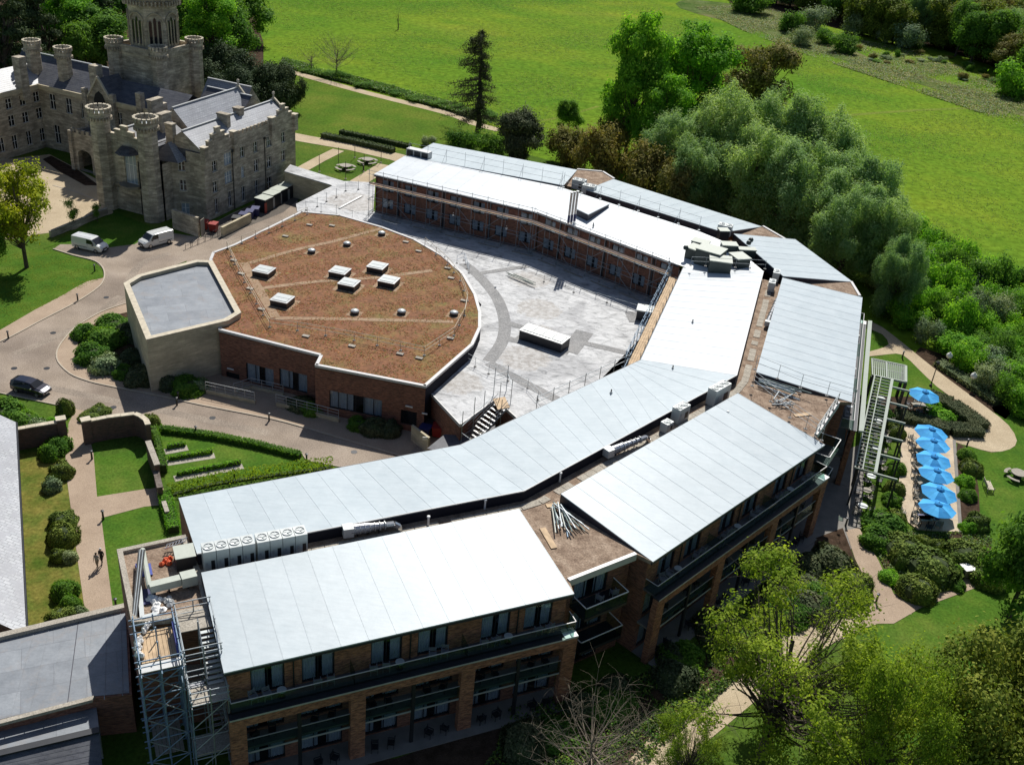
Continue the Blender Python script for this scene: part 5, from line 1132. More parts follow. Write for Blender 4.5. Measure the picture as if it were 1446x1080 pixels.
proto_tree('shrub3', 17, 4, 3, dome(nr_, 9, 1.9, .7, 3.0, 1.1), 170, 42, .13, .34, 'pale', .1, 10)
proto_tree('sapling', 18, 5, 1.6, dome(nr_, 7, .8, 1.8, 4.4, .6), 60, 26, .12, .26, 'green', .07, 12)
def cl_mound(key, seed, mat, leaf=.075, rag=.05):
    nr = np.random.default_rng(seed); n = 5200; d = nr.normal(size=(n, 3)); d[:, 2] = np.abs(d[:, 2])*.9-.12; d /= np.linalg.norm(d, axis=1, keepdims=True)
    f = 1+.13*np.sin(d[:, 0]*4+seed)*np.cos(d[:, 1]*3.7+seed)+.09*np.sin(d[:, 2]*7+d[:, 0]*6+seed*2)+nr.normal(size=n)*rag
    C = d*f[:, None]; C[:, 2] = C[:, 2]*.95+.02; cm = leafmesh('foliage', C, d*1.6, leaf, LM[mat], nr, .6)
    co = MB(); co.lathe((0, 0, 0), [(.80, 0), (.9, .25), (.8, .58), (.5, .82), (.01, .9)], 12); TP[key] = (1, 1, co.mesh('stems', M['hedge_core']), cm)
cl_mound('mound', 21, 'clip'); cl_mound('mound_green', 22, 'green', .09, .08); cl_mound('mound_dark', 23, 'holm', .08, .06); cl_mound('mound_pale', 24, 'pale', .09, .09); cl_mound('mound_lime', 25, 'lime', .1, .1)
TREES = bpy.data.collections.new('planting'); 
def depth(p): return CM[2] @ (np.array(p)-np.array([0, 0, CAMH]))
def put_tree(key, base, h, r, label, cat='tree', group=None, name=None, rz=None, trunk=True):
    ph, pr, tm, cm = TP[key]; nm = name or {'tree': 'broadleaf_tree', 'shrub': 'garden_shrub'}.get(cat, cat)
    o = thing(nm, base, label, cat, group); o.rotation_euler.z = rnd.uniform(0, 6.28) if rz is None else rz; o.scale = (r/pr, r/pr, h/ph)
    for n_, me in ((('trunk' if ph > 2 else 'stems'), tm), (('crown' if ph > 2 else 'foliage'), cm)):
        q = bpy.data.objects.new(n_, me); COL.objects.link(q); q.parent = o
    return o
def plant(key, bx, by, ty, wpx, label, cat='tree', group=None, name=None, h=None, z=0.0, rz=None):
    b = W(bx, by, z); hh = (topz(b, bx, ty)-z) if h is None else h; return put_tree(key, b, max(.3, hh), wpx/2*depth(b)/F, label, cat, group, name, rz)
# --- big trees behind the rear wing
plant('lime', 884, 215, 2, 100, 'tall bright green tree with dark trunk, left of the pair behind the hotel', name='lime_tree')
plant('lime', 968, 200, 22, 130, 'bright green tree behind the grey-green willows', name='lime_tree')
plant('lime', 925, 235, 95, 90, 'lower bright green tree between the tall tree and the willows', name='lime_tree')
plant('oak', 1060, 175, 48, 125, 'bronze-leaved rounded tree beside the far meadow', name='oak_tree')
plant('holm', 735, 228, 152, 82, 'dense dark evergreen tree behind the rear wing roof', name='holm_oak')
for i, (x, y, ty, w_) in enumerate(((800, 232, 172, 80), (845, 255, 165, 90), (905, 275, 190, 90), (865, 215, 150, 60), (960, 300, 215, 90))):
    plant('thicket', x, y, ty, w_, ['twiggy bronze shrub next to the dark evergreen', 'wide twiggy bronze shrub behind the rear wing', 'twiggy shrub under the bright green tree', 'reddish twiggy shrub against the meadow', 'dark twiggy shrub at the willows\' feet'][i], 'shrub', name='thicket_shrub')
plant('shrub', 655, 216, 180, 60, 'fresh green shrub at the foot of the tall conifer', 'shrub'); plant('shrub', 690, 222, 186, 55, 'green shrub between conifer and dark evergreen', 'shrub'); plant('shrub3', 605, 205, 190, 26, 'small pale shrub beside the conifer', 'shrub')
plant('green', 802, 190, 140, 46, 'small pale green tree at the meadow edge left of the tall bright tree', 'tree')
WL = [(950, 262, 150, 120), (1015, 282, 118, 135), (1090, 292, 116, 135), (1155, 312, 150, 130), (1200, 352, 205, 125), (1236, 405, 268, 105), (1120, 352, 195, 150), (1050, 318, 165, 140), (1180, 392, 250, 130), (985, 300, 190, 120), (1252, 446, 330, 80)]
for i, (x, y, ty, w_) in enumerate(WL): plant('willow' if i % 2 else 'willow2', x, y, ty, w_, ['leftmost grey-green willow, beside the bronze shrubs', 'second grey-green willow from the left, behind the bright trees', 'highest grey-green willow at the top of the clump', 'grey-green willow right of the highest one', 'grey-green willow at the right shoulder of the clump', 'grey-green willow low on the right, near the thicket', 'grey-green willow in the middle of the clump', 'grey-green willow in front of the second from the left', 'grey-green willow behind the corner block roof', 'grey-green willow nearest the rear wing roof', 'smallest grey-green willow by the gravel walk end'][i], group='willows behind the hotel', name='willow_tree')
# --- conifer with one-sided ragged crown
cb = W(675, 187, 0); ch_ = topz(cb, 662, 40); nr = np.random.default_rng(5); Cs = []; Ns = []
co = thing('conifer', cb, 'tall ragged dark conifer standing by the meadow path', 'tree'); tb = MB(); lean = Vector((-.5, 0, 0))
tp_ = [Vector((lean.x*(z/ch_)+(.25*math.sin(z)), 0, z)) for z in np.linspace(-.2, ch_*.98, 9)]
for i in range(8): tb.tube(tp_[i], tp_[i+1], .62*(1-i/9), .62*(1-(i+1)/9), 8, caps=False)
for i in range(90):
    z = ch_*(.14+.84*(i/90)); t = nr.uniform(0, 6.28); L = (1-z/ch_)**.5*6.0*(1.2 if math.cos(t) < 0 else .55)*nr.uniform(.3, 1.2)+.5
    s = Vector((lean.x*z/ch_, 0, z)); e = s+Vector((math.cos(t)*L, math.sin(t)*L, -.28*L)); tb.tube(s, e, .09, .03, 4, caps=False)
    for k in range(7): f = .3+.75*k/6; Cs.append(np.array(s.lerp(e, f))); Ns.append([math.cos(t)*.4, math.sin(t)*.4, .5])
Cs = np.array(Cs); Ns = np.array(Ns); ii = np.repeat(np.arange(len(Cs)), 26); off_ = nr.normal(size=(len(ii), 3))*np.array([.42, .42, .28])
q = bpy.data.objects.new('trunk', tb.mesh('trunk', M['bark'])); COL.objects.link(q); q.parent = co
q = bpy.data.objects.new('crown', leafmesh('crown', Cs[ii]+off_, Ns[ii], .20, LM['conif'], nr, .3, .6)); COL.objects.link(q); q.parent = co
# --- behind the castle
for x, y, ty, w_, k, lab in ((20, 150, -60, 120, 'cedar', 'dark cedar at the top left corner'), (70, 120, -50, 100, 'cedar', 'dark cedar behind the tall chimney turret'), (98, 95, -30, 95, 'lime', 'bright green tree between the cedars'), (152, 75, -25, 75, 'cedar', 'dark conifer just left of the octagonal tower'), (125, 118, 30, 70, 'green', 'green tree behind the left chimney turrets'), (300, 105, -30, 95, 'lime', 'bright green tree right of the octagonal tower'), (335, 100, 5, 80, 'green', 'mid green tree at the edge of the meadow'), (255, 60, -40, 90, 'green', 'green tree directly behind the tower'), (-20, 120, -60, 120, 'cedar', 'dark cedar cut by the left edge')):
    plant(k, x, y, ty, w_, lab, name='cedar_tree' if k == 'cedar' else 'broadleaf_tree')
for x, y in ((8, 120), (45, 95), (60, 140), (112, 75), (132, 100), (160, 55), (150, 110), (275, 80), (345, 60), (325, 70), (240, 20), (180, 20), (100, 20), (40, 30), (290, 20)):
    plant('green' if x > 80 else 'cedar', x, y, y-95, 95, 'tree in the dark mass behind the castle roofs', group='trees massed behind the castle')
for x, y, ty, w_, lab in ((408, 158, 92, 50, 'small dark yew at the right tip of the row'), (375, 165, 90, 80, 'broad dark yew low in front of the row'), (335, 160, 85, 80, 'broad dark yew rising behind the pale slate roofs'), (318, 130, 60, 85, 'dark yew at the left of the row behind the castle roofs'), (355, 140, 72, 90, 'dark yew in the middle of the row behind the castle roofs'), (395, 150, 82, 75, 'dark yew at the right of the row, nearest the meadow path'), (290, 112, 58, 70, 'dark yew beside the corner turret of the tower')):
    plant('yew', x, y, ty, w_, lab, name='yew_tree')
plant('shrub2', 372, 148, 118, 60, 'light green shrub in front of the dark yews', 'shrub')
# --- hedgerow and odd trees in the meadow
for i in range(12): plant('shrub', 410+i*26+rnd.uniform(-5, 5), 94+i*6.6+rnd.uniform(-3, 3), 82+i*5.0, 34, 'low scruffy bush in the hedgerow above the meadow path', 'shrub', 'bushes in the meadow hedgerow', h=rnd.uniform(.8, 1.8))
def bare(name, base, h, r, label, nb=34, tw=5, bark='pale_bark', tr=.16, seed=1, cat='tree', z0=.35):
    nr = np.random.default_rng(seed); T = []
    for i in range(nb): t = nr.uniform(0, 6.28); z = h*nr.uniform(z0, 1); f = r*math.sqrt(max(.05, 1-((z/h-.6)/.62)**2))*nr.uniform(.5, 1); T.append((f*math.cos(t), f*math.sin(t), z))
    o = thing(name, base, label, cat); q = bpy.data.objects.new('branches', trunkmesh('branches', seed, h*.6, tr, T, M[bark], twigs=tw)); COL.objects.link(q); q.parent = o; return o
bare('bare_tree', W(476, 108, 0), 10, 6, 'leafless spreading tree by the meadow path', seed=4, nb=60, tw=9); bare('dead_tree', W(562, 42, 0), 7, 1.2, 'thin dead tree alone in the meadow', nb=8, tw=2, seed=6, bark='bark')
bare('bare_tree', W(440, 98, 0), 5, 3.5, 'small leafless tree left of the spreading one', seed=9)
for i, (x, y) in enumerate(((488, -14), (558, -10), (652, -13), (745, -22))): plant('green', x, y, -120, 70, 'parkland tree whose shadow falls on the far meadow', group='parkland trees at the top edge', h=11)
# --- woodland, top right
edge = [(1030, 8), (1095, 20), (1180, 44), (1235, 60), (1306, 66), (1346, 82), (1397, 96), (1450, 128), (1500, 150)]
def edge_y(x):
    for (a, b_), (c_, d) in zip(edge[:-1], edge[1:]):
        if a <= x <= c_: return b_+(d-b_)*(x-a)/(c_-a)
    return 160
cnt = 0
for row in range(12):
    x = 1030+row*5
    while x < 1520:
        y = edge_y(x)-row*13-rnd.uniform(0, 8)
        if y > -75 and (row > 0 or x > 1200):
            k = rnd.choice(['green', 'olivetree', 'green', 'oak', 'olivetree', 'willow']); b_ = W(x, y, 0); hh = rnd.uniform(12, 19); cnt += 1
            put_tree(k, b_, hh, rnd.uniform(6.5, 9), 'woodland tree in the dark wood beyond the meadow', 'tree', 'trees of the far wood', 'woodland_tree')
        x += rnd.uniform(18, 28)
for x, y, w_, h_, k, lab in ((1117, 45, 44, 7, 'shrub', 'dark rounded bush at the left of the meadow clump'), (1128, 63, 46, 6, 'shrub3', 'grey thorny bush in the meadow clump'), (1165, 62, 40, 5, 'shrub', 'low bush in the middle of the meadow clump'), (1188, 74, 48, 6, 'shrub', 'dark bush at the right end of the meadow clump'), (1248, 60, 34, 6, 'shrub3', 'pale bush by the wood edge, left one'), (1284, 70, 56, 9, 'shrub3', 'large rounded pale bush at the wood edge'), (1430, 135, 80, 10, 'shrub2', 'rounded bright bush at the right edge of the meadow'), (1060, 18, 70, 8, 'shrub', 'dark bush at the wood corner'), (1145, 40, 60, 8, 'shrub3', 'pale willow scrub before the wood'), (1205, 48, 50, 8, 'shrub3', 'second pale willow scrub before the wood')):
    plant(k, x, y, 0, w_, lab, 'shrub', h=h_)
for i in range(34):
    f = rnd.random(); x = 1190+f*256; y = edge_y(x)+rnd.uniform(2, 30); plant(rnd.choice(['shrub3', 'thicket', 'shrub']), x, y, 0, rnd.uniform(10, 22), 'low scrub bush in the rough strip before the wood', 'shrub', 'scrub before the wood', h=rnd.uniform(.6, 2.4))
# --- thicket right of the gravel walk
TH = [(1250, 348), (1300, 345), (1360, 372), (1400, 395), (1470, 420), (1470, 600), (1440, 585), (1400, 562), (1350, 522), (1300, 485), (1268, 462), (1250, 440)]
def inside(x, y, P):
    c = False
    for i in range(len(P)):
        (x1, y1), (x2, y2) = P[i], P[i-1]
        if (y1 > y) != (y2 > y) and x < (x2-x1)*(y-y1)/(y2-y1)+x1: c = not c
    return c
n_ = 0; tries = 0; pts_ = []
while n_ < 74 and tries < 4000:
    tries += 1; x, y = rnd.uniform(1245, 1475), rnd.uniform(345, 600)
    if inside(x, y, TH) and all((x-a)**2+((y-b_)*1.5)**2 > 19**2 for a, b_ in pts_):
        pts_.append((x, y)); n_ += 1; hh = rnd.uniform(3.5, 7.0) if y < 480 else rnd.uniform(2.2, 4.2)
        plant(rnd.choice(['shrub', 'shrub2', 'shrub2', 'shrub2', 'shrub3']), x, y, 0, rnd.uniform(44, 74), 'leafy shrub in the dense thicket right of the gravel walk', 'shrub', 'shrubs of the thicket', name='thicket_shrub', h=hh)
# --- trees in front
plant('maple', 38, 378, 216, 118, 'yellow-green open-crowned tree on the lawn at left', name='maple_tree')
plant('green', -4, 395, 300, 62, 'green tree cut by the left edge on the lawn', name='broadleaf_tree')
plant('sapling', 104, 322, 275, 26, 'slim young green tree on the castle lawn', name='young_tree'); plant('sapling', 138, 313, 280, 20, 'thin young tree near the turret foot', name='young_tree')
plant('spring', 1074, 1068, 812, 360, 'large airy tree with fresh yellow-green leaves in front of the middle wing', name='spring_tree')
plant('spring2', 1200, 1165, 880, 220, 'airy spring-green tree at the bottom, right of the forked trunk', name='spring_tree')
plant('spring', 962, 1130, 1005, 130, 'light green young-leaved tree at the bottom centre, overlapping the path', name='spring_tree')
plant('darkolive', 1345, 1170, 868, 290, 'dense olive-green tree filling the bottom right corner', name='dark_tree')
plant('darkolive', 1475, 1120, 880, 220, 'olive-green tree cut by the right edge', name='dark_tree')
plant('green', 1425, 870, 705, 130, 'grey-green tree on the lawn at the right edge', name='broadleaf_tree')
bare('bare_tree', W(828, 1105, 0), 8.0, 5.6, 'bare pale-twigged tree before the front wing', nb=70, tw=10, seed=11, tr=.2, z0=.15)
# --- clipped shrubs and beds
BU = [(83, 630, 36, 1.3, 'mound_green', 'leafy green shrub left of the garden path, uppermost'), (72, 640, 32, 1.3, 'mound_green', 'loose shrub by the left garden wall'), (88, 665, 36, 1.4, 'mound', 'clipped dark shrub beside the dry lawn'), (74, 686, 26, 1.1, 'mound_pale', 'silvery shrub on the dry lawn'),
      (90, 735, 42, 1.3, 'mound', 'clipped mound on the dry lawn, upper of three'), (89, 757, 46, 1.5, 'mound', 'large clipped mound on the dry lawn'), (83, 785, 24, 1.0, 'mound', 'small clipped mound below the large one'), (99, 787, 22, .8, 'mound_pale', 'silvery low shrub at the path side'), (92, 835, 38, 1.2, 'mound_green', 'ragged shrub near the link building'), (100, 855, 30, 1.1, 'mound_green', 'green shrub close to the link parapet'), (88, 874, 44, 1.2, 'mound', 'clipped dark mound against the link parapet'), (115, 868, 22, .9, 'mound_pale', 'small pale shrub by the path end'),
      (93, 577, 25, 1.6, 'mound', 'upright dark bush at the path gateway, left'), (140, 580, 32, .9, 'mound', 'low mound bush right of the path gateway'), (128, 588, 34, .7, 'mound', 'flat-topped bush before the garden wall'), (212, 598, 32, 1.5, 'mound', 'rounded bush at the end of the curved wall'),
      (120, 470, 34, 1.3, 'mound_green', 'green shrub at the left of the bed beside the stone hall'), (130, 500, 48, 1.5, 'mound_green', 'broad green shrub in the bed by the curved kerb'), (150, 478, 56, 1.6, 'mound_green', 'large rounded shrub in the bed by the stone hall'), (160, 458, 50, 1.5, 'mound_green', 'leafy shrub with lime tips near the hall corner'), (152, 515, 46, 1.4, 'mound_pale', 'grey-green shrub at the bed tip'), (182, 470, 46, 1.5, 'mound_dark', 'dark shrub in the hall shadow'), (186, 505, 42, 1.3, 'mound_dark', 'dark shrub under the hall wall'), (176, 526, 30, 1.1, 'mound_green', 'low green shrub near the bollard'), (200, 530, 50, 1.6, 'mound_dark', 'dark low shrub at the hall corner'),
      (240, 540, 40, 1.3, 'mound_dark', 'dark glossy shrub under the hall wall, left'), (265, 545, 48, 1.4, 'mound_green', 'flowering green shrub under the hall wall'), (282, 545, 30, 1.2, 'mound_pale', 'white-flecked shrub at the railing end'),
      (425, 570, 44, .9, 'mound_dark', 'dark low shrub under the podium windows'), (440, 577, 34, .9, 'mound_green', 'green shrub behind the second railing'), (505, 598, 30, 1.1, 'mound_green', 'small bright shrub in the shade by the podium'), (530, 603, 44, 1.3, 'mound_dark', 'dark shrub right of the bright one'), (550, 606, 36, 1.2, 'mound_dark', 'dark shrub before the double door'),
      (8, 585, 60, 1.8, 'mound_green', 'shrub cut by the left edge near the dark car'), (35, 598, 50, 1.7, 'mound_green', 'loose green shrub left of the garden wall'), (58, 605, 34, 1.5, 'mound_pale', 'pale feathery shrub behind the garden wall'), (76, 605, 34, 1.2, 'mound_lime', 'low lime shrub behind the garden wall'), (42, 615, 34, 1.6, 'mound', 'olive shrub right behind the garden wall'),
      (1262, 690, 32, 1.3, 'mound', 'clipped ball bush by the pergola, upper'), (1264, 662, 30, .9, 'mound_green', 'green low shrub between the terrace and pergola'), (1258, 705, 28, .9, 'mound_green', 'green ground shrub at the terrace side'), (1262, 732, 34, 1.2, 'mound', 'clipped ball bush by the pergola, lower'), (1245, 585, 34, 1.0, 'mound_green', 'shrub under the pergola top end'), (1262, 608, 34, 1.2, 'mound', 'round bush by the terrace corner'),
      (1248, 738, 60, 1.5, 'mound_green', 'leafy dark shrub below the pergola'), (1240, 760, 52, 1.5, 'mound_green', 'leafy shrub beside the ramp path'), (1274, 775, 68, 1.6, 'mound', 'broad clipped mound below the terrace, left'), (1310, 800, 82, 1.9, 'mound', 'largest clipped mound below the terrace'), (1292, 832, 58, 1.5, 'mound', 'clipped mound at the path corner'), (1270, 795, 26, 1.2, 'mound', 'small clipped ball beside the path'), (1302, 765, 28, 1.0, 'mound', 'small olive ball under the last parasol'), (1322, 772, 28, 1.2, 'mound', 'second small ball under the last parasol'), (1362, 785, 66, 1.8, 'mound', 'large clipped mound right of the terrace foot'), (1396, 812, 60, 1.7, 'mound', 'clipped mound by the grey-green tree'), (1344, 808, 30, 1.2, 'mound_green', 'small mound next to the white box'), (1328, 820, 30, .7, 'mound_pale', 'grey-green low shrub behind the slab path'), (1350, 826, 26, .6, 'mound_green', 'low green tuft by the slab path'), (1255, 815, 30, .7, 'mound_lime', 'leafy low plant by the ramp path'),
      (1204, 828, 60, 1.7, 'mound', 'big clipped mound left of the ramp path'), (1170, 795, 70, 1.8, 'mound_dark', 'dark mound in the shade of the middle wing'), (1140, 800, 60, 1.7, 'mound_dark', 'dark shrub by the wing corner'),
      (1364, 642, 26, 1.0, 'mound_green', 'green shrub at the top of the terrace side bed'), (1370, 660, 34, 1.3, 'mound', 'dark bush in the terrace side bed'), (1362, 680, 26, .9, 'mound_lime', 'bright low shrub in the terrace side bed'), (1366, 700, 26, .9, 'mound_green', 'leafy low shrub lower in the side bed'), (1378, 738, 36, 1.3, 'mound', 'round dark bush at the foot of the side bed'), (1366, 745, 24, .9, 'mound_lime', 'lime shrub at the foot of the side bed')]
for x, y, w_, h_, k, lab in BU: plant(k, x, y+h_*4, 0, w_*.92, lab, 'shrub', h=h_*rnd.uniform(.9, 1.1), name='clipped_shrub' if k == 'mound' else 'garden_shrub')
for i in range(26): 
    x, y = rnd.choice([(rnd.uniform(720, 1000), 0), (rnd.uniform(1000, 1180), 0)]); y = 1050-(x-720)*.52+rnd.uniform(-12, 34)
    plant(rnd.choice(['mound_dark', 'mound_green']), x, y, 0, rnd.uniform(40, 70), 'leafy shrub in the shaded bed before the hotel', 'shrub', 'shrubs in the shaded front bed', h=rnd.uniform(.7, 1.5))
def hedge(label, pts, wd, h, mat='green', seed=1, leaf=.09, group=None, name='hedge', dens=520, z=0.0, core_h=.88):
    P = [W(x, y, z) for x, y in pts]; nr = np.random.default_rng(seed); root = thing(name, P[0], label, 'hedge', group); core = MB(); Cs, Ns = [], []
    for a, b_ in zip(P[:-1], P[1:]):
        d = (b_-a); L = d.length; d.normalize(); nn = Vector((d.y, -d.x, 0)); core.obox(a-P[0]-nn*wd*.4, d*L, nn*wd*.8, (0, 0, h*core_h)); k = int(L*dens*(wd+2*h)/2.4)
        s = nr.uniform(0, L, k); q = nr.uniform(-h, wd+h, k)
        for si, qi in zip(s, q):
            if qi < 0: off2, z_, nv = -wd/2, h+qi, -nn
            elif qi > wd: off2, z_, nv = wd/2, h-(qi-wd), nn
            else: off2, z_, nv = qi-wd/2, h, Vector((0, 0, 1))
            j = nr.normal(size=3)*.06; Cs.append(((a-P[0]+d*si+nn*off2).x+j[0], (a-P[0]+d*si+nn*off2).y+j[1], z_+j[2])); Ns.append(tuple(nv))
    q = bpy.data.objects.new('stems', core.mesh('stems', M['hedge_core'])); COL.objects.link(q); q.parent = root
    q = bpy.data.objects.new('foliage', leafmesh('foliage', np.array(Cs), np.array(Ns)*1.5, leaf, LM[mat], nr, .6)); COL.objects.link(q); q.parent = root; return root
hedge('long clipped green hedge between the road and the orchard lawn', [(224, 608), (300, 618), (360, 630), (424, 646)], .65, .55, 'green', 2)
hedge('espalier row of pale green trained fruit trees beside the front wing roof', [(238, 700), (300, 684), (380, 672), (470, 660)], .5, 1.2, 'spring', 3, core_h=.1, leaf=.11, dens=90, name='trained_fruit_row')
hedge('green climbing plants along the lawn side of the curved wall', [(218, 612), (226, 640), (232, 668)], .6, 1.0, 'green', 5, dens=320, name='climber_row')
hedge('tall mixed border between the corner lawn and the front wing', [(232, 700), (238, 722), (246, 752)], 1.1, .7, 'lime', 6, dens=320)
hedge('low dark hedge beside the pale path above the hotel, left piece', [(455, 194), (500, 203), (556, 216)], 1.4, .9, 'dark', 7, dens=60, leaf=.16); hedge('second low hedge behind the rear wing end', [(480, 189), (530, 199), (580, 210)], 1.0, .8, 'dark', 8, dens=60, leaf=.16)
hedge('thick dark lavender hedge along the upper side of the triangular bed', [(1308, 562), (1340, 574), (1372, 596), (1384, 607)], 2.4, .8, 'holm', 9)
hedge('thick dark lavender hedge along the lower side of the triangular bed', [(1262, 590), (1300, 598), (1340, 610), (1384, 612)], 2.2, .8, 'holm', 10)
plant('mound_lime', 1330, 594, 0, 34, 'olive-yellow clipped mound in the triangular bed, lower', 'shrub', h=1.0); plant('mound_lime', 1318, 580, 0, 24, 'olive-yellow clipped mound in the triangular bed, upper', 'shrub', h=1.0)
hedge('low border of grey plants below the gravel walk', [(1325, 515), (1370, 545), (1410, 572)], 2.0, .7, 'pale', 12, dens=70); 
for i, (a, b_) in enumerate((((236, 634), (262, 629)), ((238, 650), (300, 640)), ((250, 672), (340, 655)))):
    hedge(['short bare vine row in the orchard lawn', 'middle vine row in the orchard lawn', 'longest vine row in the orchard lawn'][i], [a, b_], .3, .5, 'lime', 20+i, dens=260, name='vine_row')
    ribbon('soil_strip', [(a[0]-4, a[1]+4), (b_[0]+3, b_[1]+3)], 1.0, 0, .015+.002*i, 'concrete')

# --- ground cover that nobody could count
def cover(name, poly, n, size, mats, z=0.0, px=True, patch=.05, hgt=.2, seed=1, world=None, up=.7):
    nr = np.random.default_rng(seed); P = [W(x, y, z) for x, y in poly] if px else [Vector((x, y, z)) for x, y in poly]; xs = [p.x for p in P]; ys = [p.y for p in P]; out = []
    while len(out) < n:
        m_ = n*2; X = nr.uniform(min(xs), max(xs), m_); Y = nr.uniform(min(ys), max(ys), m_); ok = np.zeros(m_, bool)
        for i in range(len(P)):
            x1, y1, x2, y2 = P[i].x, P[i].y, P[i-1].x, P[i-1].y; c = ((y1 > Y) != (y2 > Y)) & (X < (x2-x1)*(Y-y1)/((y2-y1) if abs(y2-y1) > 1e-9 else 1e-9)+x1); ok ^= c
        dn = np.sin(X*patch*6.1+seed)*np.cos(Y*patch*5.3)+np.sin(X*patch*2.3-Y*patch*3.1+seed)*.8+nr.normal(size=m_)*.8; ok &= dn > .0
        out += list(zip(X[ok], Y[ok]))
        if not ok.any(): break
    A = np.array(out[:n]); k = len(mats)
    for i, mk in enumerate(mats):
        B = A[i::k]; C = np.column_stack([B, z+nr.uniform(.02, hgt, len(B))]); N_ = nr.normal(size=(len(B), 3))*.6; N_[:, 2] = abs(N_[:, 2])+up
        q = bpy.data.objects.new(name, leafmesh(name, C, N_, size, LM[mk], nr, .6)); COL.objects.link(q); q['kind'] = 'stuff'
LM['sedum_red'] = leafmat('sedum_red', [(.16, .06, .03), (.25, .10, .045), (.32, .16, .06)], .05); LM['sedum_green'] = leafmat('sedum_green', [(.10, .12, .03), (.18, .17, .04), (.26, .23, .06)], .05); LM['straw'] = leafmat('straw_grass', [(.18, .17, .07), (.30, .26, .12), (.42, .37, .20)], .15); LM['meadow_tuft'] = leafmat('meadow_tuft', [(.05, .13, .012), (.08, .18, .015), (.16, .25, .02)], .2)
LM['meadow_tuft2'] = leafmat('meadow_tuft_light', [(.12, .22, .015), (.19, .27, .02), (.28, .32, .03)], .2)
cover('sedum_clumps', [tuple(p) for p in inset(pp, .5)], 17000, .10, ['sedum_red', 'sedum_red', 'sedum_red', 'sedum_green'], z=ZP-.10, px=False, patch=.35, hgt=.022, seed=3, up=4)
cover('meadow_tufts', [(430, 95), (520, 125), (640, 160), (800, 175), (845, 100), (1130, 60), (1200, 80), (1446, 160), (1560, 330), (1330, 340), (1240, 230), (1130, 110), (900, -10), (300, -10)], 60000, .16, ['meadow_tuft2', 'meadow_tuft'], px=True, patch=.03, hgt=.05, seed=5, up=4, z=-.05)
cover('rough_grass', [(1080, 8), (1190, 52), (1290, 72), (1400, 110), (1470, 150), (1470, 190), (1340, 145), (1230, 108), (1150, 82), (1050, 44), (980, 10)], 64000, .22, ['straw', 'pale', 'meadow_tuft2'], px=True, patch=.05, hgt=.25, seed=7, up=3)
cover('hedgerow_plants', [(398, 96), (425, 102), (520, 126), (632, 157), (700, 180), (706, 172), (632, 146), (520, 116), (430, 92), (398, 84)], 30000, .22, ['green', 'meadow_tuft', 'pale'], px=True, patch=.06, hgt=.7, seed=14, up=1)
cover('bed_plants', [(1215, 740), (1270, 745), (1300, 755), (1360, 750), (1400, 760), (1400, 800), (1364, 812), (1300, 830), (1264, 836), (1243, 790)], 9000, .10, ['green', 'clip', 'pale'], px=True, patch=.5, hgt=.25, seed=8)
cover('bed_plants', [(700, 1060), (720, 1000), (900, 955), (1000, 900), (1090, 850), (1150, 800), (1180, 830), (1050, 950), (930, 1060), (860, 1150), (600, 1200)], 26000, .12, ['green', 'dark', 'clip'], px=True, patch=.4, hgt=.3, seed=9)
cover('lawn_tufts', [(0, 1200), (0, 345), (60, 352), (130, 370), (146, 392), (50, 437), (0, 466)], 9000, .05, ['meadow_tuft2'], px=True, patch=.4, hgt=.03, seed=10, up=3, z=.02)
M['dull_tube'] = plain('dull_green_tube', (.16, .22, .21), .7, .2, var=.3)
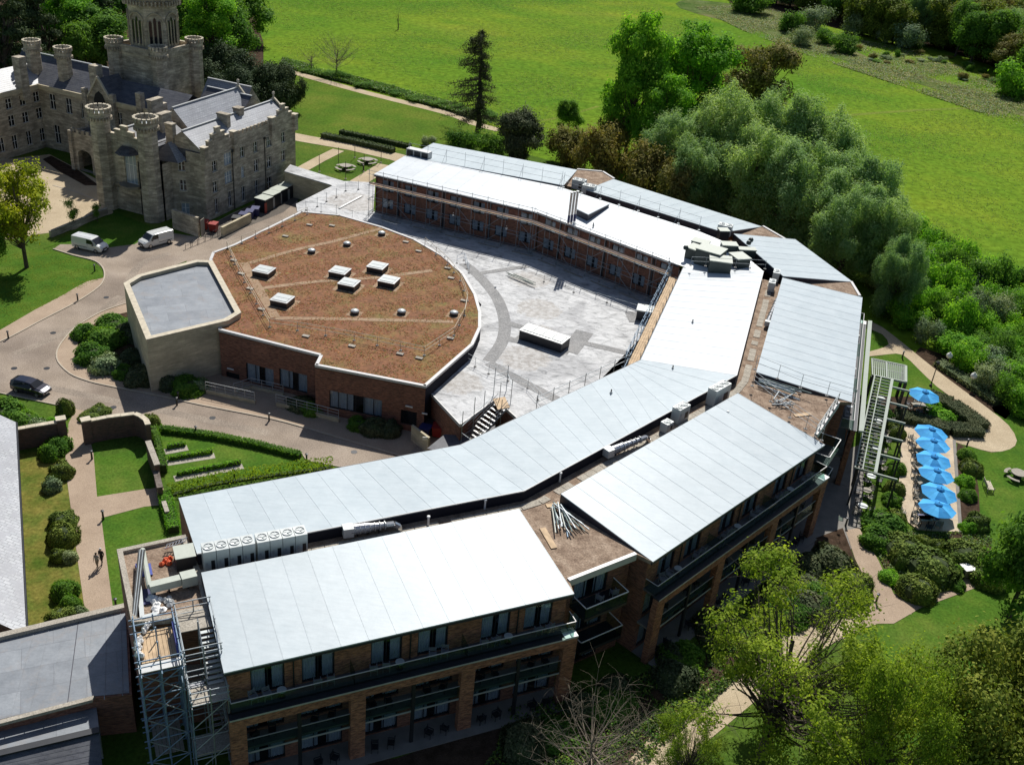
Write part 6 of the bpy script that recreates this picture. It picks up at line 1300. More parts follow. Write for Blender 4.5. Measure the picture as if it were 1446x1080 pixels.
# ================================================================ scaffolding
def part(root, name, mb, mat, **k): return mb.build(name, M[mat], root, **k)
def scaffold(label, p, q, n, offs, z0, z1, lifts, step=2.1, top=1.2, boards=(), brace=True, mat='galv', toe=None, name='scaffold', end=True):
    """tube scaffold along p-q; n = outward direction; two rows of standards at offs"""
    p, q = Vector((p[0], p[1], 0)), Vector((q[0], q[1], 0)); L = (q-p).length; u = (q-p)/L; root = thing(name, (p.x, p.y, z0), label, 'scaffold'); k = max(1, round(L/step)); R_ = .036
    for i in range(k+1):
        for j, o_ in enumerate(offs):
            s = p+u*(L*i/k)+n*o_; a = Vector((s.x, s.y, z0)); t = z1+(top if j == len(offs)-1 or top < 0 else .25); lean_ = Vector((rnd.uniform(-.04, .04), rnd.uniform(-.04, .04), 0))
            part(root, 'standard', MB().tube(a, Vector((s.x, s.y, t))+lean_, R_, None, 6), mat)
            part(root, 'base_plate', MB().box(a, .25, .25, .04), 'timber')
    for z in lifts:
        for o_ in offs:
            a = p+n*o_-u*.3; b_ = q+n*o_+u*.3; part(root, 'ledger', MB().tube(Vector((a.x, a.y, z)), Vector((b_.x, b_.y, z)), R_, None, 6), mat)
        for i in range(k+1):
            a = p+u*(L*i/k+.06)+n*(offs[0]-.15); b_ = p+u*(L*i/k+.06)+n*(offs[-1]+.3); part(root, 'transom', MB().tube(Vector((a.x, a.y, z+.05)), Vector((b_.x, b_.y, z+.05)), R_*.9, None, 6), mat)
    for z in (z1+.5, z1+1.05) if top > 0 else ():
        a = p+n*offs[-1]-u*.3; b_ = q+n*offs[-1]+u*.3; part(root, 'guard_rail', MB().tube(Vector((a.x, a.y, z)), Vector((b_.x, b_.y, z)), R_*.9, None, 6), mat)
    if brace:
        for i in range(0, k, 2):
            for z_a, z_b in zip([z0]+list(lifts)[:-1], lifts):
                s0, s1 = (i, i+1) if (i//2) % 2 == 0 else (i+1, i); a = p+u*(L*s0/k)+n*(offs[-1]+.05); b_ = p+u*(L*s1/k)+n*(offs[-1]+.05)
                part(root, 'brace', MB().tube(Vector((a.x, a.y, z_a+.1)), Vector((b_.x, b_.y, z_b)), R_*.9, None, 6), mat)
    for z in boards:
        w_ = offs[-1]-offs[0]; m_ = max(1, int(w_/.26))
        for i in range(k):
            for j in range(m_):
                a = p+u*(L*i/k+.03)+n*(offs[0]+.05+j*.26); part(root, 'board', MB().obox(Vector((a.x, a.y, z+.1+rnd.uniform(0, .015))), u*(L/k-.05), n*.235, (0, 0, .04)), 'board')
    if toe:
        a = p+n*(offs[-1]-.04); part(root, 'toe_board', MB().obox(Vector((a.x, a.y, toe)), u*L, n*.04, (0, 0, .24)), 'pink_board')
    return root
def rail_line(label, pts, h=1.1, step=2.2, brace=False, mat='galv', name='guard_rail', levels=(.55, 1.08), feet=True, r=.025, cat='railing', back=None):
    root = thing(name, pts[0], label, cat)
    for a, b_ in zip(pts[:-1], pts[1:]):
        L = (b_-a).length; k = max(1, round(L/step)); up = Vector((0, 0, 1)); d = (b_-a).normalized(); nn = Vector((d.y, -d.x, 0))
        for i in range(k+(1 if b_ is pts[-1] else 0)):
            s = a.lerp(b_, i/k); part(root, 'post', MB().tube(s, s+up*h*rnd.uniform(1.0, 1.25 if brace else 1.0), r, None, 6), mat)
            if feet: part(root, 'foot', MB().box(s, .3, .3, .06), 'black' if not brace else 'galv')
            if brace and i % 2 == 0: part(root, 'brace', MB().tube(s+nn*.9*(back or 1)+Vector((0, 0, -.05)), s+up*h*.95, r*.8, None, 5), mat)
        for z in levels: part(root, 'rail', MB().tube(a+up*z*h/1.1, b_+up*z*h/1.1, r*.85, None, 6), mat)
    return root
# rear facade scaffolds, standing on the courtyard roof
for i, (lab, f0, f1) in enumerate((('long scaffold against the left part of the rear facade, on the courtyard roof', 0.0, 1.0), ('long scaffold against the right part of the rear facade, on the courtyard roof', 0.0, .97))):
    a, b_ = E4[i], E4[i+1]; d = (b_-a); d.z = 0; d.normalize(); nn = Vector((d.y, -d.x, 0))
    scaffold(lab, a.lerp(b_, f0), a.lerp(b_, f1), nn, (.15, 1.35), ZC, 9.9, (ZC+.25, ZC+2.3, ZC+4.5), step=2.5, boards=(ZC+4.5,), toe=ZC+4.75, top=1.25)
    for k in range(5):
        s = a.lerp(b_, (k+.5)/5); part(CHS := thing('scaffold_sole_board', (s.x+nn.x*2.2, s.y+nn.y*2.2, ZC), 'scaffold sole board lying on the shaded courtyard roof', 'board', 'sole boards on the courtyard roof'), 'board', MB().obox(Vector((s.x, s.y, ZC+.03))+nn*1.9, d*3.2, nn*.25, (0, 0, .06)), 'timber')
# guard rails along the rear ridge and eaves
rail_line('braced guard rail on the ridge of the rear white roof, left run', [R4[0]+Vector((.5, 1.2, -.2)), R4[1]+Vector((.3, .8, -.2))], 1.9, 3.2, True, back=2)
rail_line('braced guard rail on the ridge of the rear white roof, right run', [R4[1]+Vector((.6, .6, -.2)), R4[2]+Vector((.3, .8, -.2))], 1.9, 3.0, True, back=2)
rail_line('guard rail across the roof junction beside the plant enclosures', [W(975, 375, 10.9), W(1080, 380, 10.9)], 1.2, 2.0)
# east side scaffold on the courtyard edge
a, b_ = W(908, 510, 10), W(963, 385, 10); a, b_ = IE[2]+Vector((-.2, 0, 0)), IE[3]+Vector((-.2, 0, 0)); d = (b_-a); d.z = 0; d.normalize(); nn = Vector((-d.y, d.x, 0))
scaffold('scaffold with tan boards along the courtyard side of the white sloping roof', a+d*.5, b_, nn, (.25, 1.5), ZC, 9.2, (ZC+2.0, ZC+4.2), step=2.3, boards=(ZC+4.2,), top=1.3, mat='blue_tube')
a, b_ = IE[1].lerp(IE[2], .45), IE[2]; d = (b_-a); d.z = 0; d.normalize(); nn = Vector((-d.y, d.x, 0))
scaffold('scaffold with boards along the courtyard side of the folded grey roof', a, b_, nn, (.25, 1.5), ZC, 8.9, (ZC+2.0, ZC+4.0), step=2.5, boards=(ZC+4.0,), top=1.3)
# stair scaffold in the corner of the courtyard roof
ss = thing('stair_scaffold', W(690, 640, 0), 'small scaffold stair with metal treads by the service corner of the courtyard', 'scaffold')
c0, c1, c2, c3 = W(702, 568, 5.0), W(716, 577, 5.0), W(684, 625, 2.2), W(664, 616, 2.2)
def flight(root, top_a, top_b, bot_a, bot_b, n_, mat='galv', tread='steel'):
    for i in range(n_):
        f = (i+.5)/n_; a, b_ = top_a.lerp(bot_a, f), top_b.lerp(bot_b, f); d = (bot_a-top_a); d.z = 0; d.normalize(); part(root, 'tread', MB().obox(a, b_-a, d*.26, (0, 0, .05)), tread)
    for a, b_ in ((top_a, bot_a), (top_b, bot_b)):
        part(root, 'stringer', MB().beam(a, b_, .06, .22), mat); part(root, 'handrail', MB().tube(a+Vector((0, 0, 1)), b_+Vector((0, 0, 1)), .03), mat); part(root, 'handrail', MB().tube(a+Vector((0, 0, .5)), b_+Vector((0, 0, .5)), .03), mat)
flight(ss, c0, c1, W(660, 612, 2.4), W(676, 622, 2.4), 9)
part(ss, 'landing', MB().prism([W(696, 563, 5.0).xy[:], W(713, 560, 5.0).xy[:], W(720, 575, 5.0).xy[:], W(703, 578, 5.0).xy[:]], 4.9, 5.0), 'board'); part(ss, 'landing', MB().prism([W(656, 611, 2.4).xy[:], W(668, 603, 2.4).xy[:], W(690, 617, 2.4).xy[:], W(672, 628, 2.4).xy[:]], 2.3, 2.4), 'concrete')
for px, py, z1 in ((652, 610, 6), (668, 602, 7), (676, 628, 5.5), (690, 617, 6.4), (696, 566, 7.6), (714, 560, 7.4), (720, 578, 7.2), (704, 580, 7.0), (682, 590, 6.8), (706, 600, 6.6)):
    g = W(px, py, 3.5); part(ss, 'standard', MB().tube(Vector((g.x, g.y, 0)), Vector((g.x, g.y, z1)), .04), 'galv')
for (x0, y0), (x1, y1), z in (((652, 610), (676, 628), 3.4), ((676, 628), (706, 600), 3.4), ((696, 566), (714, 560), 6.0), ((696, 566), (714, 560), 6.6), ((714, 560), (720, 578), 6.4), ((652, 610), (696, 566), 4.2), ((652, 610), (682, 590), 3.0)):
    a, b_ = W(x0, y0, 3.5), W(x1, y1, 3.5); part(ss, 'ledger', MB().tube(Vector((a.x, a.y, z)), Vector((b_.x, b_.y, z)), .035), 'galv')
rail_line('tube guard rail above the service corner of the courtyard roof', [W(652, 508, ZC), W(690, 528, ZC), W(745, 548, ZC), W(790, 600, ZC)], 1.2, 2.4)
rail_line('thin line of guard posts near the shade edge on the courtyard roof', [W(768, 398, ZC), W(810, 413, ZC), W(905, 442, ZC)], 1.0, 4.2, levels=(1.0,))
# end scaffold tower with boarded hoist deck and stair, lower left
ua, va = (C1-D1).normalized(), None; ua.z = 0; ua.normalize(); na = Vector((ua.y, -ua.x, 0))
t0 = W(190, 893, 9.6); T = lambda s, t, z: Vector((t0.x+ua.x*s+na.x*t, t0.y+ua.y*s+na.y*t, z))
tw = thing('scaffold_tower', T(0, 0, 0), 'tall blue and silver scaffold tower with boarded deck at the end of the front wing', 'scaffold')
xs_, ys_ = (0, 1.25, 2.5), (0, 1.3, 2.7, 4.0); top_ = 9.6
for s in xs_:
    for t in ys_: part(tw, 'standard', MB().tube(T(s, t, 0), T(s+rnd.uniform(-.03, .03), t, top_+1.3), .05), 'blue_tube')
for z in (1.6, 3.6, 5.6, 7.6, 9.5, 10.2, 10.7):
    for t in ((0, 4.0) if z > 9.6 else ys_): part(tw, 'ledger', MB().tube(T(-.3, t, z), T(2.7, t, z), .045), 'blue_tube')
    for s in ((0, 2.5) if z > 9.6 else xs_): part(tw, 'transom', MB().tube(T(s, -.3, z+.08), T(s, 4.3, z+.08), .045), 'blue_tube')
for z in (0, 1.6, 3.6, 5.6, 7.6):
    z2_ = z+2 if z else 1.6
    part(tw, 'brace', MB().tube(T(0, 4.05, z), T(2.5, 4.05, z2_), .04), 'blue_tube'); part(tw, 'brace', MB().tube(T(-.05, 4, z), T(-.05, 0, z2_), .04), 'blue_tube'); part(tw, 'brace', MB().tube(T(2.5, 4.05, z), T(0, 4.05, z2_), .04), 'galv'); part(tw, 'brace', MB().tube(T(0, 1.3, z), T(2.5, 1.3, z2_), .04), 'blue_tube')
for i in range(9): part(tw, 'board', MB().obox(T(.15+i*.245, .2, 9.62+rnd.uniform(0, .015)), ua*.225, na*2.9, (0, 0, .045)), 'board')
for i in range(7): part(tw, 'board', MB().obox(T(.3+i*.27, .6, 1.75+rnd.uniform(0, .015)), ua*.24, na*3.2, (0, 0, .045)), 'timber')
part(tw, 'deck_edge', MB().obox(T(-.1, 3.2, 9.6), ua*2.7, na*.75, (0, 0, .08)), 'grey_metal')
st = thing('stair_tower', T(3.5, 0, 0), 'silver scaffold stair tower with landings beside the front wing', 'scaffold')
S_ = lambda s, t, z: T(2.7+s, t-.5, z)
for s in (0, 1.2, 2.3):
    for t in (0, 2.2, 4.6, 6.6): part(st, 'standard', MB().tube(S_(s, t, 0), S_(s, t, 11.0 if t < 5 else 9.2), .045), 'galv' if s else 'blue_tube')
for z in (1.0, 3.0, 5.0, 7.9, 8.5, 9.0, 9.9, 10.4, 10.9):
    tt = 6.6 if z < 9.5 else 4.6
    for s in (0, 2.3): part(st, 'ledger', MB().tube(S_(s, -.2, z), S_(s, tt+.2, z), .04), 'galv')
    for t in (0, 2.2, 4.6, 6.6):
        if t <= tt and (t != 2.2 or z < 8): part(st, 'transom', MB().tube(S_(-.1, t, z+.07), S_(2.4, t, z+.07), .04), 'galv')
for z in (0, 2, 4, 6): part(st, 'brace', MB().tube(S_(0, 6.65, z), S_(2.3, 6.65, z+2), .04), 'galv'); part(st, 'brace', MB().tube(S_(2.3, 6.6, z), S_(2.3, 0, z+2), .04), 'galv')
part(st, 'landing', MB().obox(S_(.0, -.4, 9.9), ua*2.3, na*2.2, (0, 0, .07)), 'concrete'); part(st, 'landing', MB().obox(S_(0, 5.0, 7.9), ua*2.3, na*1.6, (0, 0, .07)), 'concrete'); part(st, 'landing', MB().obox(S_(0, .2, 5.6), ua*2.3, na*1.6, (0, 0, .07)), 'concrete'); part(st, 'landing', MB().obox(S_(0, 5.0, 3.4), ua*2.3, na*1.6, (0, 0, .07)), 'concrete')
flight(st, S_(1.25, 1.8, 9.9), S_(2.25, 1.8, 9.9), S_(1.25, 5.0, 7.95), S_(2.25, 5.0, 7.95), 11, 'galv', 'unit_white'); flight(st, S_(.1, 5.0, 7.9), S_(1.1, 5.0, 7.9), S_(.1, 1.8, 5.65), S_(1.1, 1.8, 5.65), 10); flight(st, S_(1.25, 1.8, 5.6), S_(2.25, 1.8, 5.6), S_(1.25, 5.0, 3.45), S_(2.25, 5.0, 3.45), 10)
# loose tubes, blue sheets and guard frames on the middle gravel roof
def tube_pile(label, px, py, z, n_, L, az0, sp, mat='galv', name='tube_pile'):
    c = W(px, py, z); r = thing(name, c, label, 'tubes')
    for i in range(n_):
        a_ = math.radians(az0+rnd.uniform(-sp, sp)); d = Vector((math.sin(a_), math.cos(a_), rnd.uniform(-.02, .03))); s = c+Vector((rnd.uniform(-.5, .5), rnd.uniform(-.5, .5), .1+rnd.uniform(0, .5))); LL = L*rnd.uniform(.6, 1)
        part(r, 'tube', MB().tube(s-d*LL*.15, s+d*LL*.85, .055), rnd.choice(['blue_tube', 'galv', 'greenish', 'dull_tube']) if mat == 'pole_mix' else mat)
    return r
tube_pile('fanned pile of loose scaffold tubes on the gravel roof between front and middle wings', 788, 722, ZW, 22, 4.0, 152, 24, 'pole_mix')
tube_pile('bundle of long pale scaffold tubes on the cluttered gravel roof', 1082, 545, ZW+.2, 12, 5.2, 120, 4, 'pole_mix')
tube_pile('short loose tubes beside the long bundle', 1098, 572, ZW, 9, 2.5, 80, 60)
for px, py, az_, L_, lab in ((770, 745, 158, 2.6, 'tan plank lying on the gravel roof below the tube pile'), (770, 712, 70, 2.4, 'short tan plank at the top of the gravel roof'), (1120, 585, 70, 1.8, 'pale plank on the cluttered gravel roof')):
    c = W(px, py, ZW+.03); d = hv(az_); nn = Vector((d.y, -d.x, 0)); MB().obox(c, d*L_, nn*.5, (0, 0, .06)).build('plank', M['board'], None, loc=c, label=lab, category='plank')
rail_line('tall tube guard rail standing on the upper edge of the middle wing roof', [W(1062, 545, 10.6), W(1115, 590, 10.2), W(1160, 622, 10.1)], 1.7, 2.4, levels=(.5, .8, 1.1))
rail_line('tube guard rail along the lower edge of the east wing roof', [W(1066, 522, 10.9), W(1130, 548, 10.4), W(1205, 570, 10.0)], 1.6, 2.6, levels=(.6, 1.1))
rail_line('double handrail at the edge of the cluttered gravel roof', [W(1150, 618, 10), W(1182, 570, 10)], 1.3, 1.6, levels=(.4, .75, 1.08), r=.04)
for px, py, lab in ((1086, 520, 'wire'),): pass
# ================================================================ plant on the roofs
def local(root, name, mb, mat, smooth=False, parent=None):
    o = bpy.data.objects.new(name, mb.mesh(name, M[mat], (0, 0, 0), smooth)); COL.objects.link(o); o.parent = parent or root; return o
def ac_unit(label, base, rz, lx=1.15, ly=1.15, h=2.0, fans=1, group='outdoor units in the row above the front wing'):
    r = thing('air_conditioner', base, label, 'air conditioner', group, rz); local(r, 'casing', MB().box((0, 0, .1), lx, ly, h-.1), 'unit_white'); local(r, 'plinth', MB().box((0, 0, 0), lx*.94, ly*.9, .1), 'black')
    for i in range(fans):
        x = (i-(fans-1)/2)*lx/fans; w_ = min(lx/fans, ly)*.43; rim = MB().lathe((x, 0, h), [(w_, 0), (w_, .07), (w_*.88, .07), (w_*.88, .01)], 16); local(r, 'fan_ring', rim, 'unit_white'); local(r, 'fan_well', MB().lathe((x, 0, h+.003), [(w_*.87, 0), (w_*.87, .004)], 16), 'grey_metal')
        f = MB(); 
        for k in range(5): t = k*1.2566; f.obox((x, 0, h+.03), (math.cos(t)*w_*.82, math.sin(t)*w_*.82, .02), (-math.sin(t)*.09, math.cos(t)*.09, -.02), (0, 0, .006))
        local(r, 'fan', f, 'unit_white'); local(r, 'fan_hub', MB().lathe((x, 0, h+.03), [(.13, 0), (.11, .05)], 10), 'unit_white')
    local(r, 'vent_panel', MB().box((lx*.22, -ly/2-.006, .35), lx*.30, .012, h*.42), 'black'); local(r, 'service_box', MB().box((-lx*.3, -ly/2-.02, .8), .16, .05, .28), 'grey_metal'); return r
q0, q1 = W(294, 772, 11.9), W(421, 749, 11.9); dq = (q1-q0); dq.z = 0; rz1 = math.atan2(dq.y, dq.x)
for i in range(8):
    c = q0.lerp(q1, i/7)+(dq.normalized()*(.12 if i > 3 else 0)); ac_unit(['first', 'second', 'third', 'fourth', 'fifth', 'sixth', 'seventh', 'last'][i]+' white outdoor unit from the left in the row above the front wing', Vector((c.x, c.y, ZW)), rz1, lx=dq.length/7-.04)
rz2 = math.atan2((B2-A2).y, (B2-A2).x)
for px, py, lx, ly, h, f, lab in ((1016, 549, 2.6, 1.0, 1.9, 3, 'large twin-louvred unit at the bend of the walkway'), (962, 577, 1.7, .9, 1.6, 2, 'tall white unit left of the large louvred one'), (942, 598, 1.0, .8, 1.1, 1, 'small white unit on the middle wing walkway')):
    c = W(px, py, ZW+h*.8); ac_unit(lab, Vector((c.x, c.y, ZW)), rz2, lx, ly, h, f, group=None)
for px, py, lab in ((1096, 388, 'dark-sided unit at the top end of the east walkway'), (1090, 402, 'second unit below it on the east walkway')):
    c = W(px, py, ZW+.8); ac_unit(lab, Vector((c.x, c.y, ZW)), math.radians(75), 1.4, .8, 1.3, 1, group=None)
for (x0, y0, z_), (x1, y1, z1_), r_, lab in (((495, 748, 10.6), (545, 741, 10.6), .42, 'silver insulated duct with elbow on the front walkway'), ((862, 637, 10.6), (905, 620, 10.6), .40, 'silver ribbed duct on the middle walkway'), ((1084, 455, 10.5), (1096, 425, 10.5), .3, 'silver duct on the east walkway')):
    a, b_ = W(x0, y0, z_), W(x1, y1, z1_); d = (b_-a).normalized(); r = thing('air_duct', Vector((a.x, a.y, ZW)), lab, 'duct'); part(r, 'duct_body', MB().tube(a, a+d*1.4, r_, r_*.9, 10).tube(a+d*1.4, b_, r_*.8, r_*.55, 10), 'steel'); part(r, 'elbow', MB().path([b_, b_+d*.6, b_+d*1.0+Vector((0, 0, -.3)), b_+d*1.1+Vector((0, 0, -.7))], r_*.6, 8), 'steel'); part(r, 'inlet_box', MB().box(a-d*.2+Vector((0, 0, -r_)), r_*1.9, r_*1.9, r_*1.9, math.atan2(d.y, d.x)), 'unit_white')
    for f in (.2, .5, .8): s = a.lerp(b_, f); part(r, 'support', MB().tube(Vector((s.x, s.y, ZW)), s, .05), 'black')
    for f in np.linspace(.1, .95, 7): s = a.lerp(b_, f); part(r, 'band', MB().tube(s, s+d*.06, r_*(1.02 if f < .4 else .86), None, 10), 'grey_metal')
for px, py in ((685, 711), (791, 673), (605, 735), (1027, 586)):
    c = W(px, py, ZW+.5); r = thing('vent_cowl', Vector((c.x, c.y, ZW)), 'small white pipe cowl against the dark upstand of the walkway', 'vent', 'pipe cowls on the walkway'); part(r, 'pipe', MB().tube(Vector((c.x, c.y, ZW)), c+Vector((0, 0, .35)), .09), 'white'); part(r, 'cap', MB().lathe(c+Vector((0, 0, .35)), [(.15, 0), (.13, .1), (.001, .14)], 8), 'white')
for px, py, f in ((640, 304, 1), (715, 323, 1), (945, 372, 0), (978, 455, 1), (1015, 548, 0), (863, 554, 1), (950, 520, 1), (838, 318, 1)):
    c = W(px, py, 10.4); r = thing('roof_outlet', c, 'tiny dark pipe outlet poking through the roof sheets', 'vent', 'pipe outlets through the roofs'); part(r, 'pipe', MB().tube(c+Vector((0, 0, -.3)), c+Vector((0, 0, .35)), .07), 'dark_metal'); part(r, 'collar', MB().lathe(c, [(.16, -.1), (.1, .1)], 8), 'grey_metal')
vp_ = thing('flue_stack', W(806, 316, 10.2), 'three tall silver flue pipes standing on the rear white roof', 'flue')
for i in range(3):
    c = W(802.5+i*4.2, 315-i*1.0, 10.3); part(vp_, 'flue_pipe', MB().tube(c+Vector((0, 0, -.2)), c+Vector((0, 0, 4.2)), .17, None, 10), 'steel')
    part(vp_, 'wrap', MB().tube(c+Vector((0, 0, .1)), c+Vector((0, 0, 1.1)), .185, None, 10), 'navy'); part(vp_, 'cap', MB().tube(c+Vector((0, 0, 4.2)), c+Vector((0, 0, 4.35)), .21, None, 10), 'grey_metal')
ht = thing('roof_hatch_housing', W(835, 300, 10.4), 'raised white wedge-shaped roof housing beside the flue pipes', 'roof housing')
hp = [W(814, 292, 11.5), W(831, 300, 11.5), W(860, 290, 11.0), W(832, 280, 11.3)]
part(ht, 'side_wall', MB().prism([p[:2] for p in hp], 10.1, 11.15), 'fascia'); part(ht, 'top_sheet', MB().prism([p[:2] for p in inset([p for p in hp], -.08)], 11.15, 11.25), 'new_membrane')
ct = thing('roof_access_box', W(912, 447, ZC), 'white-topped dark box at the courtyard edge under the scaffold', 'roof box'); part(ct, 'body', MB().box(W(912, 450, ZC), 2.4, 1.8, 1.3, math.radians(-10)), 'dark_metal'); part(ct, 'lid', MB().box(W(912, 450, ZC)+Vector((0, 0, 1.3)), 2.6, 2.0, .15, math.radians(-10)), 'unit_white')
# plant enclosures at the rear junction
pe = thing('plant_enclosure', W(1010, 372, 10), 'cluster of dark green plant housings with pale tops at the roof junction', 'plant housing')
for px, py, sx, sy, h, rz, m_ in ((1005, 352, 3.2, 2.6, 2.2, -.5, 'dark_green'), (1018, 366, 2.7, 2.2, 1.9, -.1, 'dark_green'), (983, 350, 1.9, 2.0, 1.6, -.6, 'dark_green'), (1030, 345, 2.0, 1.4, 1.5, .1, 'dark_green'), (1045, 362, 1.9, 2.2, 1.6, .4, 'dark_green'), (990, 341, 2.2, 1.5, 1.2, -.4, 'dark_green'), (1055, 352, 2.2, 1.0, 1.3, .1, 'dark_green'), (1022, 325, 1.3, 1.2, 1.5, .2, 'dark_metal')):
    c = W(px, py, 10.0+h); c.z = 10.0; b_ = part(pe, 'housing', MB().box(c, sx, sy, h, rz), m_); o = MB().box(c+Vector((0, 0, h)), sx+.15, sy+.15, .12, rz).build('housing_lid', M['greenish'], b_)
for px, py in ((968, 352), (1057, 345), (1060, 341)): c = W(px, py, 11.5); part(pe, 'valve_wheel', MB().lathe(c, [(.3, 0), (.36, .25), (.2, .5), (.01, .55)], 9), 'dark_green')
pu = thing('plant_rack', W(600, 212, 10.6), 'dark louvred plant rack at the far end of the rear roof', 'plant housing'); a, b_ = W(575, 217, 10.9), W(606, 224, 10.9); d = (b_-a); d.z = 0; nn = Vector((d.y, -d.x, 0)).normalized()
part(pu, 'frame', MB().obox(Vector((a.x, a.y, 10.0))-nn*-.3, d, -nn*1.2, (0, 0, 1.8)), 'grey_metal')
for i in range(3): part(pu, 'louvre_panel', MB().obox(Vector((a.x, a.y, 10.7))+nn*.32+d*(i/3+.03), d*.27, nn*.02, (0, 0, .95)), 'dark_metal')
for px, py, lab in ((818, 258, 'grey rooftop unit between the two rear wings, left'), (832, 266, 'grey rooftop unit between the two rear wings, right'), (1024, 322, 'grey boxed unit on the walkway near the corner block')):
    c = W(px, py, 10.9); ac_unit(lab, Vector((c.x, c.y, 9.9)), -.35, 1.9, 1.3, 1.5, 2, group=None)
# clutter on the stair block roof
Zs = ZW-.13
def box_thing(name, label, cat, px, py, z, sx, sy, h, rz, mat, lid=None, parts=()):
    c = W(px, py, z+h*.5); c.z = z; r = thing(name, c, label, cat); part(r, 'body', MB().box(c, sx, sy, h, rz), mat)
    if lid: part(r, 'lid', MB().box(c+Vector((0, 0, h)), sx+.08, sy+.08, .05, rz), lid)
    part(r, 'base', MB().box(c+Vector((0, 0, .0)), sx*1.03, sy*1.03, .05, rz), 'black'); return r
box_thing('cabinet', 'pale green plant cabinet in the corner of the stair block roof', 'cabinet', 261, 787, Zs, 1.35, 1.5, 1.1, rz1, 'dark_metal', 'greenish')
dk = thing('air_duct', W(215, 835, Zs), 'long pale L-shaped duct crossing the stair block roof', 'duct'); a, b_, c_ = W(201, 776, 10.6), W(211, 828, 10.6), W(277, 812, 10.6)
part(dk, 'round_leg', MB().tube(a, b_, .2, None, 10), 'greenish'); d = (c_-b_).normalized(); nn = Vector((d.y, -d.x, 0)); part(dk, 'square_duct', MB().obox(b_-nn*.3+Vector((0, 0, -.4)), (c_-b_)*.66, nn*.6, (0, 0, .6)), 'greenish'); part(dk, 'end_unit', MB().obox(b_+(c_-b_)*.67-nn*.4+Vector((0, 0, -.5)), (c_-b_)*.33, nn*.85, (0, 0, .8)), 'greenish')
for f in (.1, .4, .8): s = b_.lerp(c_, f); part(dk, 'support', MB().box(Vector((s.x, s.y, Zs)), .1, .4, .5, rz1), 'black')
for px, py, sx, sy, lab in ((199, 804, .6, 1.5, 'blue sheet under the round duct leg'), (209, 804, .5, 1.3, 'second blue sheet right of the duct leg'), (206, 842, 1.3, 1.6, 'dark blue sheet below the square duct')):
    c = W(px, py, Zs+.08); MB().box(c-Vector((0, 0, .05)), sx, sy, .08, rz1).build('tarpaulin', M['blue' if sx < 1 else 'navy'], None, loc=c, label=lab, category='sheet')
def crumple(name, label, cat, px, py, z, r_, mat, seed=1):
    c = W(px, py, z); nr = np.random.default_rng(seed); mb = MB(); 
    for i in range(9): t = nr.uniform(0, 6.28); rr = nr.uniform(0, r_); p = c+Vector((rr*math.cos(t), rr*math.sin(t), 0)); mb.lathe(p, [(r_*.5, 0), (r_*nr.uniform(.35, .6), .12), (r_*.2, nr.uniform(.18, .35)), (.001, .3)], 6, nr.uniform(0, 6))
    return mb.build(name, M[mat], None, loc=c, label=label, category=cat)
crumple('orange_mesh', 'heap of orange safety mesh on the stair block roof', 'mesh', 236, 794, Zs, .42, 'orange', 2); crumple('dust_sheet', 'crumpled white sheet beside the square duct', 'sheet', 216, 846, Zs, .5, 'white', 3); crumple('dust_sheet', 'white sheet folded over the dark blue one', 'sheet', 226, 860, Zs, .5, 'white', 4); crumple('rubble_bag', 'grey bag lying on the brown gravel of the stair block', 'bag', 240, 850, Zs, .5, 'grey_metal', 5)
for i, (px, py) in enumerate(((203, 890), (208, 884), (197, 905), (194, 915), (198, 925))): crumple('rubble_bag', 'white rubble bag piled on the left of the hoist deck', 'bag', px, py, 9.75, .28, 'white', 10+i).__setitem__('group', 'white rubble bags by the hoist')
c = W(246, 905, 9.8); part(thing('tarpaulin', c, 'bright blue sheet hung on the right rail of the hoist deck', 'sheet'), 'sheet', MB().box(c+Vector((.1, 0, -.3)), .12, 2.2, 1.1, rz1), 'blue')
for px, py, lab in ((193, 800, 'long thin poles leaning over the stair block, left'),):
    r = thing('pole_bundle', W(px, py, Zs), lab, 'poles')
    for i in range(5): part(r, 'pole', MB().tube(W(186+i*1.5, 880, Zs+.1), W(196+i*2.0, 776, Zs+1.0+.1*i), .05), 'galv' if i % 2 else 'black')
r = thing('ladder', W(247, 768, Zs), 'aluminium ladder laid against the parapet of the stair block', 'ladder'); a, b_ = W(232, 775, Zs+.4), W(262, 764, Zs+.7)
for o_ in (0, .45): part(r, 'rail', MB().beam(a+Vector((0, o_, 0)), b_+Vector((0, o_, 0)), .06, .09), 'steel')
for f in np.linspace(.05, .95, 7): part(r, 'rung', MB().tube(a.lerp(b_, f), a.lerp(b_, f)+Vector((0, .45, 0)), .03), 'steel')
r = thing('kerb_frame', W(195, 860, Zs), 'white L-shaped metal frame on the stair block gravel', 'frame'); part(r, 'long_side', MB().beam(W(197, 828, Zs+.15), W(201, 873, Zs+.15), .3, .25), 'unit_white'); part(r, 'short_side', MB().beam(W(201, 873, Zs+.15), W(222, 868, Zs+.15), .35, .3), 'unit_white')
